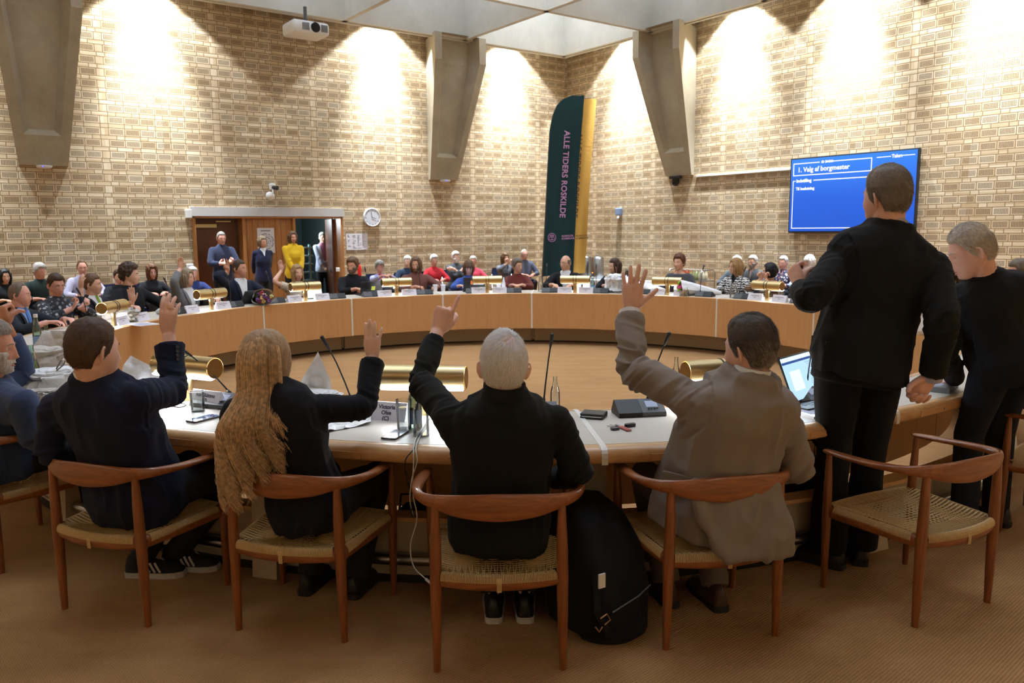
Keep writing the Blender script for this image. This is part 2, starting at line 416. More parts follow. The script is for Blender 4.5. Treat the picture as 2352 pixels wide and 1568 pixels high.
b = MB(); b.tube([V(.07, .80, .99), V(.11, .80, .99), V(.11, .70, .99)], .012, 8); b.lathe([(.03, 0), (.03, .012), (0, .012)], 14, c=(.055, .8, .99), axis=(1, 0, 0)); b.build('handle', STEEL, d3, smooth=40)
# corridor behind the right-hand opening
TEAL = simple('dark_corridor_wall', (36, 48, 48), rough=.8); GREYC = simple('corridor_ceiling_grey', (150, 160, 160), rough=.8)
b = MB()
lw(b, 5.0, 8.6, -4.2, -4.0, 0, 2.4); lw(b, 4.8, 5.0, -4.2, -.36, 0, 2.4); lw(b, 8.6, 8.8, -4.2, -.36, 0, 2.4)
struct(b.build('wall_corridor', TEAL))
b = MB(); lw(b, 4.8, 8.8, -4.2, -.36, 2.4, 2.5); lw(b, 4.9, 8.7, -2.2, -1.2, 2.02, 2.38); struct(b.build('ceiling_corridor', GREYC))
b = MB(); lw(b, 4.8, 8.8, -4.2, -.31, -.15, -.001); struct(b.build('floor_corridor', simple('corridor_floor', (70, 84, 92), rough=.3)))
l = bpy.data.lights.new('corridor_lamp', 'POINT'); l.energy = 130; l.shadow_soft_size = .15; l.color = (.8, .93, 1); o = bpy.data.objects.new('corridor_lamp', l); o.location = RW(6.3, -1.8, 1.9); COL.objects.link(o)  # unseen fill light added to brighten the corridor
# ================================================================== ring table (one bolted ring, many parts)
VENEER = wood('honey_veneer', (190, 139, 88), (204, 154, 100), axis='Z', rough=.5, scale=.6)
VEN2 = wood('honey_edge_wood', (180, 132, 84), (212, 168, 116), axis='X', rough=.4)
LAM = simple('grey_beige_laminate', (196, 188, 176), rough=.42, var=.03, nscale=300)
WSTRIP = simple('white_joint_strip', (226, 222, 214), rough=.4, var=.02)
PLINTH = simple('beige_plinth_panel', (186, 170, 146), rough=.6, var=.05)
BLACK = simple('matt_black_plastic', (24, 24, 25), rough=.5, var=.1)
DGREY = simple('dark_grey_plastic', (78, 79, 82), rough=.5, var=.08)
WHITE = simple('white_plastic', (228, 228, 226), rough=.4, var=.02)
SEAMS = [-122, -99.7, -77.1, -55.0, -35.2, -15.1, 4.4, 24.8, 45.2, 67.6, 89, 110.5, 132, 153.7, 175.2, 196.4, 217.2]
SEG = list(zip(SEAMS, SEAMS[1:]+[238.0]))
table = empty('ring_table', (0, 7.5, 0), 0, 'large ring-shaped council table in honey veneer with grey writing surface', 'table')
WFX = [-122, 90, 100, 146, 156, 162, 170, 182, 192, 238]; WFY = [.89, .89, .66, .62, .68, .78, 1.0, 1.0, .89, .89]
def wf(a): return float(np.interp(a if a > -122 else a+360, WFX, WFY))      # the top is not equally deep all round
def arc_solid(b, a0, a1, prof, n=8, mi=None):
    """prof: list of (r, z) closed loop swept along the arc, ring-local coordinates"""
    rs = []
    for i in range(n+1):
        a = math.radians(a0+(a1-a0)*i/n); f = wf(a0+(a1-a0)*i/n); q = lambda r: r if r < 3.74 or z_ < .5 else 3.74+(r-3.74)*f
        loop = []
        for r, z_ in prof: loop.append(V(math.sin(a)*q(r), math.cos(a)*q(r), z_))
        rs.append(loop)
    b.loft(rs, True, True, mi)
for i, (a0, a1) in enumerate(SEG):
    g = .12; x0, x1 = a0+g, a1-g
    b = MB(); arc_solid(b, x0, x1, [(RIN, .235), (RIN+.02, .235), (RIN+.02, .718), (RIN, .722)]); b.build('front_panel', VENEER, table)
    b = MB(); arc_solid(b, x0, x1, [(RIN, .724), (RIN+.055, .7312), (RIN+.055, .70), (RIN+.02, .70)]); b.build('inner_edge', VEN2, table)
    b = MB(); arc_solid(b, x0, x1, [(RIN+.056, .69), (4.335, .69), (4.335, TZ), (RIN+.056, TZ)]); b.build('writing_surface', LAM, table)
    # rounded outer apron
    pr = [(4.337, .664), (4.337, .7295), (4.36, .7305), (4.385, .729), (4.402, .722), (4.411, .710), (4.414, .695), (4.412, .680), (4.406, .669), (4.396, .665)]
    b = MB(); arc_solid(b, x0, x1, pr, 10); b.build('outer_apron', VEN2, table, smooth=40)
    # shallow drawer fronts, darker line round them
    w = (a1-a0)*.27
    for c in (a0+(a1-a0)*.25, a0+(a1-a0)*.75):
        b = MB(); arc_solid(b, c-w/2, c+w/2, [(4.409, .675), (4.4155, .675), (4.4175, .704), (4.409, .704)], 5); dr = b.build('drawer', VENEER, table)
        b = MB(); q = math.radians(c); n_ = V(math.sin(q), math.cos(q), 0); b.lathe([(.006, 0), (.006, .004), (.003, .005)], 10, c=n_*(3.74+.676*wf(c))+V(0, 0, .689), axis=n_, cap1=True); b.build('lock', STEEL, dr)
    b = MB(); arc_solid(b, a0+.25, a1-.25, [(4.0, .02), (4.03, .02), (4.03, .30), (4.0, .30)]); b.build('plinth', PLINTH, table)
    b = MB(); arc_solid(b, x0, x1, [(3.99, .305), (4.085, .305), (4.085, .325), (3.99, .325)]); b.build('foot_ledge', VEN2, table)
    # white joint strip running over front, top and apron
    s = .17
    b = MB(); lo = [(RIN-.003, .235), (RIN-.003, .726), (RIN+.055, .7335), (4.36, .7335), (4.388, .731), (4.405, .724), (4.4145, .711), (4.4175, .695), (4.414, .664)]
    inn = [(r+.012 if r < 4 else r-.03, min(z, .70)) for r, z in lo]
    arc_solid(b, a0-s, a0+s, lo+inn[::-1], 1); b.build('joint_strip', WSTRIP, table)
    b = MB()
    for q in (a0-.32, a0+.32): arc_solid(b, q-.04, q+.04, [(3.996, .03), (4.0, .03), (4.0, .295), (3.996, .295)], 1)
    b.build('plinth_joint', simple('plinth_joint_brown', (120, 96, 70)), table)
    # leg frame
    b = MB(); arc_solid(b, a0-.9, a0+.9, [(4.035, .0), (4.13, .0), (4.13, .69), (4.035, .69)], 2); b.build('support_pier', PLINTH, table)
b = MB()
b.tube([ring(a, 4.068, .12)-RC for a in np.linspace(-122, 238, 160)], .028, 10, caps=False); b.build('foot_rail', STEEL, table, smooth=True)
b = MB()
arc_solid(b, -122, 238, [(4.015, 0.0), (4.05, 0.0), (4.05, .03), (4.015, .03)], 120); b.build('toe_recess', BLACK, table)  # black strip stands for the shade in the gap below the plinth

# ================================================================== round-backed cane chair
TEAK = wood('teak_chair_wood', (114, 61, 29), (162, 97, 51), axis='X', rough=.33, scale=1.3, coat=.3)
TEAKZ = wood('teak_leg_wood', (104, 55, 27), (148, 86, 44), axis='Z', rough=.35, scale=1.3, coat=.25)
CANE = simple('woven_cane', (206, 176, 124), rough=.6, var=.16, nscale=90, bump=.3, bscale=400)
def crv(pts, n):
    """Catmull-Rom through tuples"""
    P = [np.array(p, float) for p in pts]; P = [2*P[0]-P[1]]+P+[2*P[-1]-P[-2]]; out = []
    m = len(P)-3
    for k in range(n+1):
        t = m*k/n; i = min(int(t), m-1); u = t-i; a, b_, c, d = P[i:i+4]
        out.append(.5*((2*b_)+(c-a)*u+(2*a-5*b_+4*c-d)*u*u+(3*b_-a-3*c+d)*u**3))
    return out
def make_chair():
    t = empty('armchair', label='x', cat='chair')
    half = [(.284, .225, .630, .004, .006), (.288, .215, .632, .010, .019), (.300, .12, .635, .0125, .026), (.308, .0, .640, .0135, .024), (.301, -.10, .645, .016, .019), (.272, -.182, .648, .021, .016), (.215, -.232, .648, .029, .0135), (.13, -.262, .6425, .043, .0115), (.0, -.273, .639, .0515, .0105)]
    full = half+[(-x, y, z, a, c) for x, y, z, a, c in half[-2::-1]]
    P = crv(full, 72)
    b = MB(); b.tube([V(*p[:3]) for p in P], [(max(p[3], .003), max(p[4], .003)) for p in P], 16, ref=(0, 0, 1)); b.build('crest_rail', TEAK, t, smooth=True)
    for sx in (-1, 1):
        b = MB(); b.tube([V(sx*.232, -.215, 0), V(sx*.231, -.216, .15), V(sx*.229, -.218, .36), V(sx*.227, -.220, .52), V(sx*.226, -.221, .635)], [.0135, .018, .0225, .0195, .0145], 14); b.build('leg', TEAKZ, t, smooth=60)
        b = MB(); b.tube([V(sx*.271, .215, 0), V(sx*.273, .214, .15), V(sx*.277, .211, .36), V(sx*.281, .208, .5), V(sx*.285, .205, .626)], [.0125, .016, .0205, .0175, .012], 14); b.build('leg', TEAKZ, t, smooth=60)
        b = MB(); b.tube([V(sx*.234, -.2, .356), V(sx*.256, 0, .352), V(sx*.274, .2, .356)], [(.026, .013), (.024, .013), (.026, .013)], 12, ref=(0, 0, 1)); b.build('seat_rail', TEAK, t, smooth=50)
    for y0, bow, hw, r in ((-.216, -.036, .226, .0265), (.214, .02, .27, .025)):
        b = MB(); pts = [V(hw*k/6, y0+bow*(1-(k/6)**2), .357-.008*(1-(k/6)**2)) for k in range(-6, 7)]
        b.tube(pts, [(r, .013)]*13, 12, ref=(0, 0, 1)); b.build('seat_rail', TEAK, t, smooth=50)
    # woven seat: strands from rail to rail, sagging in the middle, plus the wrapping on the rails
    b = MB(); R = random.Random(3)
    def hw(y): return .231+(.271-.231)*(y+.215)/.43
    def yb(x): return -.216-.036*(1-(x/.226)**2)
    def yf(x): return .214+.02*(1-(x/.27)**2)
    def strand(p, q, up):
        pts = []
        for k in range(9):
            u = k/8; c = p.lerp(q, u); pts.append(V(c.x, c.y, .386-.026*math.sin(PI*u)**.7+up*(1 if k % 2 else -1)*.0012))
        b.tube(pts, .0021, 4, caps=False)
    n = 19
    for i in range(n):
        u = -0.9+1.8*i/(n-1)
        for d in (-1, 1):
            xf, xb_ = u*.268+d*.009, u*.222-d*.009
            strand(V(xf, yf(xf)-.006, 0), V(xb_, yb(xb_)+.006, 0), 1)
            y0 = u*.2+d*.009; y1 = u*.2-d*.009
            strand(V(-hw(y0)+.008, y0, 0), V(hw(y1)-.008, y1, 0), -1)
    # wrapping bands
    def wrapband(pts, nn):
        for k in range(nn):
            for e in (0, 1):
                c = pts((k+.5*e)/nn); tdir = (pts(min(1, (k+.5*e)/nn+.01))-pts(max(0, (k+.5*e)/nn-.01))).normalized()
                side = tdir.cross(V(0, 0, 1))
                loop = [c+side*(math.cos(a)*.0155)+V(0, 0, math.sin(a)*.022+.006) for a in np.linspace(-.35, PI+.35, 8)]
                b.tube(loop, .0022, 4, caps=False)
    wrapband(lambda u: V((-.205+.41*u), yb(-.205+.41*u), .359), 40)
    wrapband(lambda u: V((-.245+.49*u), yf(-.245+.49*u), .359), 46)
    for sx in (-1, 1): wrapband(lambda u: V(sx*hw(-.18+.36*u), -.18+.36*u, .357), 36)
    for k in range(4):   # the tie in the middle of the back rail
        x = (k-1.5)*.0045; y = yb(0)
        b.tube([V(x, y-.014, .375), V(x, y-.0155, .35), V(x, y-.0145, .324)], .0023, 4)
    b.build('cane_seat', CANE, t)
    return t
CH0 = make_chair(); CH_USED = [False]
def place_chair(x, y, tox, toy, label, group='round-backed cane armchairs'):
    o = CH0 if not CH_USED[0] else copy_tree(CH0); CH_USED[0] = True
    o.location = (x, y, 0); o.rotation_euler = (0, 0, math.atan2(toy, tox)-PI/2); tag(o, label, 'chair', group); return o
CHAIRS = {
    'A': (-2.525, 3.93, .545, .838, 'teak cane armchair cut by the left edge, under the bearded man in blue'),
    'B': (-1.648, 3.372, .352, .936, 'teak cane armchair under the man in the navy blazer'),
    'C': (-.848, 3.214, .2247, .9744, 'teak cane armchair under the woman with long blond hair'),
    'D': (-.057, 2.954, -.0175, .9998, 'teak cane armchair under the white-haired man in black'),
    'E': (.764, 3.135, -.214, .9768, 'teak cane armchair under the man in the taupe suit'),
    'F': (1.733, 3.33, -.4455, .8953, 'empty teak cane armchair behind the standing men'),
    'G': (2.93, 4.10, -.7, .7, 'teak cane armchair half hidden at the right edge behind the standing man')}
for k, v in CHAIRS.items(): place_chair(*v)

# ================================================================== things standing on the ring table
LAMPGLOW = emit('lamp_tube_white', (244, 248, 255), 14.0)
def make_lamp():
    t = empty('table_lamp', label='x', cat='lamp')     # local y points to the user, x along the table
    b = MB(); b.rbox(-.025, .025, -.011, .011, 0, .135, r=.003); b.box(-.03, .03, -.014, .014, 0, .006); b.build('post', BRASS, t, smooth=30)
    b = MB(); pr = [(.0, -.205), (.058, -.205), (.060, -.203), (.060, .203), (.058, .205), (0, .205)]
    n = 28; rs = []
    for x in (-.205, -.2045, .2045, .205):
        r = .056 if abs(x) > .2047 else .058; rs.append([V(x, math.cos(2*PI*k/n)*r, .185+math.sin(2*PI*k/n)*r) for k in range(n)])
    b.loft(rs, False, False); b.build('shade', BRASS, t, smooth=50)
    for sx in (-1, 1):
        b = MB(); b.lathe([(.0, .003), (.052, .003), (.052, .0)], 28, c=(sx*.2055, 0, .185), axis=(sx, 0, 0)); b.build('end_cap', BRASS_D, t, smooth=30)
    for x in (-.02, .02):
        b = MB(); b.lathe([(.0575, -.0035), (.0605, -.0035), (.0605, .0035), (.0575, .0035)], 28, c=(x, 0, .185), axis=(1, 0, 0)); b.build('band', BLACK, t, smooth=30)
    for x0, x1 in ((-.195, -.05), (.05, .195)):
        b = MB(); m_ = 8; rs = []
        for x in (x0, x1): rs.append([V(x, .058*math.sin(a)*1.0+.0005+.018, .185-.060*math.cos(a)) for a in np.linspace(-.5, .75, m_)]+[V(x, .02, .15)])
        b.loft(rs, True, True); b.build('light_tube', LAMPGLOW, t)
    return t
LAMP0 = make_lamp(); LU = [False]
LAMPS = [(186.4, 3.80, 'in front of the white-haired man in black'), (206.6, 3.80, 'beside the raised arm of the man in the navy blazer'), (164.2, 3.80, 'between the taupe-suited man and the laptop'),
         (271.0, 3.80, 'before the curly-haired person in black'), (295.0, 3.80, 'in front of the woman in the grey blazer'), (315.8, 3.80, 'in front of the blond woman in the floral dress'),
         (335.4, 3.80, 'in front of the lilac-jacketed woman'), (354.8, 3.80, 'between the woman in blue and the one in dark red'), (13.6, 3.80, 'in front of the bald man in a white shirt'), (33.4, 3.80, 'in front of the woman in plain grey'), (55.0, 3.80, 'in front of the woman in striped top')]
for a, r, lb in LAMPS:
    o = LAMP0 if not LU[0] else copy_tree(LAMP0); LU[0] = True
    o.location = ring(a, r, TZ); o.rotation_euler = (0, 0, -math.radians(a)); tag(o, 'brass T-shaped desk lamp '+lb, 'lamp', 'brass lamps on the ring table')
    l = bpy.data.lights.new('desk_lamp_light', 'AREA'); l.shape = 'RECTANGLE'; l.size = .36; l.size_y = .05; l.energy = 5.0 if 150 < a < 215 else 1.5; l.color = (.95, .97, 1)
    lo = bpy.data.objects.new('desk_lamp_light', l); lo.location = ring(a, r+.02, TZ+.118); lo.rotation_euler = (0, 0, -math.radians(a)); COL.objects.link(lo)

SCREEN_G = emit('mic_display', (150, 160, 190), .8)
def make_mic():
    t = empty('conference_microphone', label='x', cat='microphone')   # local +y towards the user
    prof = [(-.055, 0), (-.062, .012), (-.028, .066), (-.016, .070), (.070, .022), (.074, .010), (.070, 0)]
    def wedge(x0, x1, nm, mat):
        b = MB(); b.loft([[V(x0, y, z) for y, z in prof], [V(x1, y, z) for y, z in prof]]); return b.build(nm, mat, t, smooth=30)
    wedge(.001, .115, 'speaker_half', BLACK); wedge(-.115, .0, 'control_half', DGREY)
    b = MB(); sl = (.022-.070)/(.086)
    y0, y1 = .0, .038; b.add([V(-.085, y0, .070+sl*(y0+.016)+.0012), V(-.028, y0, .070+sl*(y0+.016)+.0012), V(-.028, y1, .070+sl*(y1+.016)+.0012), V(-.085, y1, .070+sl*(y1+.016)+.0012)], [(0, 1, 2, 3)]); b.build('display', SCREEN_G, t)
    b = MB()
    for k in range(4): b.rbox(-.083+k*.014, -.072+k*.014, .046, .054, .033, .0362-.0, r=.002, M=Matrix.Translation((0, 0, .0035-.0)))
    b.build('button', BLACK, t)
    b = MB(); b.tube([V(-.055, -.022, .060), V(-.055, -.022, .085)], [.009, .007], 10); pts = [V(-.055, -.022, .08), V(-.056, -.018, .16), V(-.058, -.004, .26), V(-.06, .022, .34)]
    b.tube(pts, [.0042, .004, .0036, .0036], 8); b.build('gooseneck', BLACK, t, smooth=True)
    b = MB(); b.tube([V(-.06, .022, .335), V(-.0605, .032, .36), V(-.061, .05, .40), V(-.061, .052, .404)], [.005, .0085, .0095, .005], 10); b.build('capsule', BLACK, t, smooth=True)
    return t
MIC0 = make_mic(); MU = [False]
MICS = [(264.4, 'left part of the ring nearest the green-tied man'), (287.0, 'before the woman in the grey blazer'), (300.3, 'before the man in white shirt and dark blazer'), (309.5, 'left of the floral-dress woman, beside the flower bouquet'), (322.6, 'to the left of the bearded man in black'),
        (330.0, 'before the laptop of the bearded man'), (341.4, 'before the long-haired man in rust'), (352.0, 'before the woman in blue'), (0.4, 'before the person in dark red'), (8.2, 'before the bald man in white shirt'), (19.0, 'before the woman in black blazer'), (28.0, 'right of the largest raised hand'),
        (41.2, 'beside the white wrapped bouquet on the right'), (49.6, 'before the woman in zigzag pattern'), (62.0, 'before the woman in the striped top'), (71.0, 'partly behind the tall standing man'),
        (171.0, 'big in the foreground beside the black wallet'), (178.6, 'behind the shoulder of the white-haired man'), (192.6, 'behind the forearm of the long-haired woman'), (203.0, 'behind the long blond hair'), (219.5, 'behind the head of the man in navy blazer'), (157.5, 'behind the laptop at the tall man')]
MICLEAN = {178.6: -5, 171.0: -12, 192.6: 20, 203.0: 48, 219.5: 55}
for a, lb in MICS:
    near = 140 < a < 230
    o = MIC0 if not MU[0] else copy_tree(MIC0); MU[0] = True
    o.location = ring(a, 3.83, TZ); o.rotation_euler = (0, 0, -math.radians(a)); tag(o, 'black table microphone unit '+lb, 'microphone', 'conference microphones on the ring table')
    th = MICLEAN.get(a, random.uniform(-4, 10) if not near else 0)
    for c in o.children:
        if c.name.startswith(('gooseneck', 'capsule')): c.matrix_basis = Matrix.Translation((-.055, -.022, .07)) @ Matrix.Rotation(math.radians(th), 4, 'Y') @ Matrix.Translation((.055, .022, -.07))

PAPER = simple('white_card', (226, 224, 232), rough=.6, var=.02)
INK = simple('printed_ink', (42, 48, 80), rough=.6, var=0)
GREYINK = simple('faint_print', (150, 150, 165), rough=.7, var=0)
def make_plate(txt=None, sz=.03):
    t = empty('name_plate', label='x', cat='name plate')   # tent card, readable sides along local +-y
    b = MB(); b.prism([(-.036, 0), (.036, 0), (.003, .082), (-.003, .082)], .20, M=basis(V(0, 1, 0), V(0, 0, 1), V(1, 0, 0), V(-.10, 0, 0)))
    b.build('card', PAPER, t)
    sl = math.atan2(.033, .082)
    for sg in (-1, 1):
        if txt and sg == 1:
            for k, ln in enumerate(txt):
                z = .060-.025*k; y = (.036-.033*z/.082+.0008)
                M = basis(V(-1, 0, 0), V(0, -math.sin(sl), math.cos(sl)), V(0, math.cos(sl), math.sin(sl)), V(0, y, z))
                text_obj('lettering', ln, sz, M, INK, t, depth=.0004, weight=.0006)
        else:
            b = MB()
            for z, w in ((.052, .06), (.034, .018)):
                y = sg*(.036-.033*z/.082+.0006); y2 = sg*(.036-.033*(z+.007)/.082+.0006)
                b.add([V(-w, y, z), V(w, y, z), V(w, y2, z+.007), V(-w, y2, z+.007)], [(0, 1, 2, 3)])
            b.build('lettering', GREYINK, t)
    return t
PL0 = make_plate(); PU = [False]
PLATES = [(272.7, 'left of the first brass lamp on the far left'), (278.0, 'right of the first brass lamp on the far left'), (290.2, 'left of the lamp by the grey-blazer woman'), (297.4, 'right of the lamp by the grey-blazer woman'), (313.2, 'left of the lamp by the floral-dress woman'), (319.2, 'right of the lamp by the floral-dress woman'),
          (332.7, 'left of the lamp before the lilac jacket'), (338.0, 'right of the lamp before the lilac jacket'), (352.9, 'left of the lamp beside the woman in blue'), (357.4, 'before the paper cup and the dark red sweater'), (11.4, 'left of the lamp before the bald man'), (16.0, 'right of the lamp before the bald man'),
          (31.4, 'left of the lamp before the woman in grey'), (36.4, 'right of the lamp before the woman in grey'), (52.6, 'left of the lamp before the striped top'), (58.0, 'right of the lamp before the striped top')]
for a, lb in PLATES:
    o = PL0 if not PU[0] else copy_tree(PL0); PU[0] = True
    o.location = ring(a, 3.79, TZ); o.rotation_euler = (0, 0, -math.radians(a)); tag(o, 'white folded name card '+lb, 'name plate', 'name cards on the ring table')
for a, r, txt, rz, lb in ((209.6, 3.80, ['zin Dogan', '(C)'], 8, 'white name card at the elbow of the navy blazer'), (203.6, 3.86, ['nuel Rützou', '(C)'], -4, 'white name card behind the half full water glass'), (188.6, 3.89, ['Victoria', 'Olse', '(C)'], -10, 'white name card of three lines beside the tall glass')):
    o = make_plate(txt, .027); o.location = ring(a, r, TZ); o.rotation_euler = (0, 0, -math.radians(a)+math.radians(rz)); tag(o, lb, 'name plate', 'name cards on the ring table')
# ================================================================== people
def _h3(i, j, k, s):
    n = (i*374761393 + j*668265263 + k*1274126177 + s*974711) & 0x7fffffff
    n = (n ^ (n >> 13))*1103515245 & 0x7fffffff
    return ((n ^ (n >> 16)) & 0xffff)/32767.5-1
def vnoise(P, s=0):
    P = np.asarray(P, float); F = np.floor(P); I = F.astype(np.int64); u = P-F; u = u*u*(3-2*u); r = 0
    for a in (0, 1):
        for b in (0, 1):
            for c in (0, 1):
                w = (u[:, 0] if a else 1-u[:, 0])*(u[:, 1] if b else 1-u[:, 1])*(u[:, 2] if c else 1-u[:, 2])
                r = r+w*_h3(I[:, 0]+a, I[:, 1]+b, I[:, 2]+c, s)
    return r
A3 = lambda v: np.array((v[0], v[1], v[2]), float)
def G(x, c, s): return np.exp(-((x-c)/s)**2)

def head_grid(nu, nv):
    """unit directions of a lat/long grid, rows from the bottom pole to the crown; azimuth 0 = face (+y), positive to the wearer's right (+x)"""
    az = np.linspace(0, 2*PI, nu, endpoint=False); el = np.linspace(-PI/2, PI/2, nv+1)
    E_, A_ = np.meshgrid(el, az, indexing='ij')
    return np.stack([np.cos(E_)*np.sin(A_), np.cos(E_)*np.cos(A_), np.sin(E_)], -1).reshape(-1, 3)
def head_shape(D, female=False, plain=False):
    x, y, z = D[:, 0], D[:, 1], D[:, 2]
    X = .0745*x; Y = .0965*y; Z = .118*z
    t = np.clip(-z, 0, 1)
    X = X*(1-(.34 if female else .27)*t**1.6); Y = np.where(y < 0, Y*(1-.28*t**1.5), Y)
    Y = Y+.050*t**2.2-.006*np.clip(z, 0, 1)
    X = X*(1+.05*np.clip(z, 0, 1)*(y < .2))
    f = np.clip((y-.25)/.3, 0, 1); aX = np.abs(X)
    if not plain:
        prof = np.where(Z > -.040, np.clip((.016-Z)/.056, 0, 1)**.9, np.clip((Z+.054)/.014, 0, 1))
        Y = Y+f*(.0225*G(X, 0, .0105)*prof + .006*G(aX, .010, .008)*G(Z, -.040, .008)
              - .0095*G(aX, .031, .014)*G(Z, .0, .0115) + .0045*G(aX, .027, .022)*G(Z, .021, .008) + .004*G(aX, .045, .018)*G(Z, -.03, .02)
              + .0055*G(X, 0, .022)*G(Z, -.0655, .0055) + .006*G(X, 0, .020)*G(Z, -.0775, .006) - .0035*G(X, 0, .02)*G(Z, -.0715, .003) - .003*G(X, 0, .02)*G(Z, -.088, .006)
              + .008*G(X, 0, .022)*G(Z, -.104, .013) - .004*G(aX, .036, .014)*G(Z, -.065, .016))
    return np.stack([X, Y, Z], -1)
def grid_faces(nu, nv):
    return [(i*nu+j, i*nu+(j+1) % nu, (i+1)*nu+(j+1) % nu, (i+1)*nu+j) for i in range(nv) for j in range(nu)]
NU, NV = 72, 56
HD = head_grid(NU, NV); HF = grid_faces(NU, NV)

FING = {  # per finger (index, middle, ring, little): curl of the three joints in degrees
    'flat': dict(c=[(4, 6, 4)]*4, sp=[3, 0, -3, -7], th=(38, 10, 10), tz=.2),
    'cup': dict(c=[(10, 16, 10), (12, 18, 12), (14, 20, 12), (16, 22, 14)], sp=[2.5, 0, -3, -6], th=(26, 22, 15), tz=.5),
    'spread': dict(c=[(3, 6, 4), (2, 5, 4), (3, 6, 5), (6, 8, 6)], sp=[9, 1.5, -6, -13], th=(48, 4, 6), tz=.1),
    'four': dict(c=[(6, 5, 3), (3, 4, 3), (5, 6, 4), (9, 6, 4)], sp=[1.5, .5, -1.5, -13], th=(10, 30, 20), tz=.9),
    'point': dict(c=[(8, 6, 4), (82, 95, 60), (86, 98, 60), (90, 95, 60)], sp=[1, 0, -1, -2], th=(30, 38, 38), tz=.5),
    'two': dict(c=[(4, 6, 4), (6, 6, 4), (80, 95, 60), (85, 95, 60)], sp=[3, -2, -1, -2], th=(20, 40, 38), tz=.8),
    'fist': dict(c=[(72, 95, 55), (76, 96, 55), (80, 96, 55), (84, 95, 55)], sp=[1, 0, -1, -2], th=(24, 42, 42), tz=.9),
    'relax': dict(c=[(22, 30, 18), (26, 34, 20), (30, 38, 22), (34, 40, 24)], sp=[2, 0, -2, -5], th=(30, 20, 20), tz=.5),
    'hook': dict(c=[(52, 60, 28), (60, 70, 30), (66, 74, 32), (70, 76, 34)], sp=[2, 0, -2, -4], th=(34, 14, 24), tz=.55)}
def hand_mb(b, O, f, n, left, k=1.0, pose='flat', fine=False):
    """hand grown from wrist O; f finger direction, n palm normal"""
    f = Vector(f).normalized(); n = Vector(n); n = (n-f*n.dot(f)).normalized()
    x = n.cross(f) if left else f.cross(n)      # towards the thumb
    O = Vector(O)
    L = lambda a, c, d: O+x*(a*k)+n*(c*k)+f*(d*k)
    P = FING[pose]; sg = 14 if fine else 10
    def tube(pts, rad): b.tube(pts, [(r[0]*k, r[1]*k) if isinstance(r, tuple) else r*k for r in rad], sg, ref=x)
    tube([L(0, 0, -.03), L(0, 0, 0), L(.001, 0, .018), L(.003, .001, .04), L(.002, .001, .066), L(0, 0, .090), L(0, .001, .100)], [(.0265, .0185), (.0275, .018), (.031, .0175), (.0385, .0175), (.0425, .016), (.0415, .013), (.036, .009)])
    base = [(.0305, .0, .090, .073), (.0100, -.001, .096, .083), (-.0110, -.001, .092, .077), (-.0305, .001, .082, .060)]
    for (bx, bc, bz, ln), cu, sp, w in zip(base, P['c'], P['sp'], (.0092, .0095, .0090, .0080)):
        a = math.radians(sp); d = (f*math.cos(a)+x*math.sin(a)).normalized(); side = (x*math.cos(a)-f*math.sin(a)).normalized()
        p = L(bx, bc, bz); seg = (ln*.44, ln*.31, ln*.27); ang = 0
        pts = [p-d*(.022*k), p]; rad = [w*1.0, w*1.06]
        for sl, c in zip(seg, cu):
            ang += math.radians(c); dd = d*math.cos(ang)+n*math.sin(ang)
            q = pts[-1]+dd*(sl*k)
            pts += [pts[-1].lerp(q, .5), q]; rad += [w*.97, w*1.0]
        rad[-1] = w*.84; dd = (pts[-1]-pts[-2]).normalized(); pts.append(pts[-1]+dd*(.0065*k)); rad.append(w*.45)
        b.tube(pts, [r*k for r in rad], sg, ref=side if abs(side.dot(d)) < .9 else None)
    out, c1, c2 = P['th']; a = math.radians(out); tz = P['tz']
    d = (f*math.cos(a)+x*math.sin(a)); d = (d+n*tz*.55).normalized(); ax = d.cross(n).normalized(); inn = (n*tz+(-x)*(1-tz)*.5+f*.1); inn = (inn-d*inn.dot(d)).normalized()
    p0 = L(.020, .004, .016); pts = [p0, p0+d*(.020*k)]; rad = [.0165, .0165]; ang = 0
    for sl, c in ((.026, 0), (.034, c1), (.028, c2)):
        ang += math.radians(c); dd = d*math.cos(ang)+inn*math.sin(ang); pts.append(pts[-1]+dd*(sl*k))
    rad += [.0132, .0112, .0088]; dd = (pts[-1]-pts[-2]).normalized(); pts.append(pts[-1]+dd*(.007*k)); rad.append(.0045)
    b.tube(pts, [r*k for r in rad], sg)

def sect(b, rows, n=28, e=2.4):
    """rows: (centre, xaxis, yaxis, rx, ryfront, ryback); superelliptic sections"""
    rs = []
    for c, x, y, rx, rf, rb in rows:
        loop = []
        for k in range(n):
            a = 2*PI*k/n; ca, sa = math.cos(a), math.sin(a)
            u = math.copysign(abs(ca)**(2/e), ca); v = math.copysign(abs(sa)**(2/e), sa)
            loop.append(c+x*(u*rx)+y*(v*(rf if v > 0 else rb)))
        rs.append(loop)
    b.loft(rs, True, True)
PENDING = []      # (object, voxel, smooth iterations, post-function)
def remesh_obj(b, name, mats, parent, voxel, smooth=4, post=None, base=V(0, 0, 0), factor=.5):
    b.v = [tuple(Vector(p)-base) for p in b.v]
    o = b.build(name, mats, parent)
    m = o.modifiers.new('r', 'REMESH'); m.mode = 'VOXEL'; m.voxel_size = voxel; m.use_smooth_shade = True
    if smooth:
        q = o.modifiers.new('s', 'SMOOTH'); q.factor = factor; q.iterations = smooth
    PENDING.append((o, post)); return o
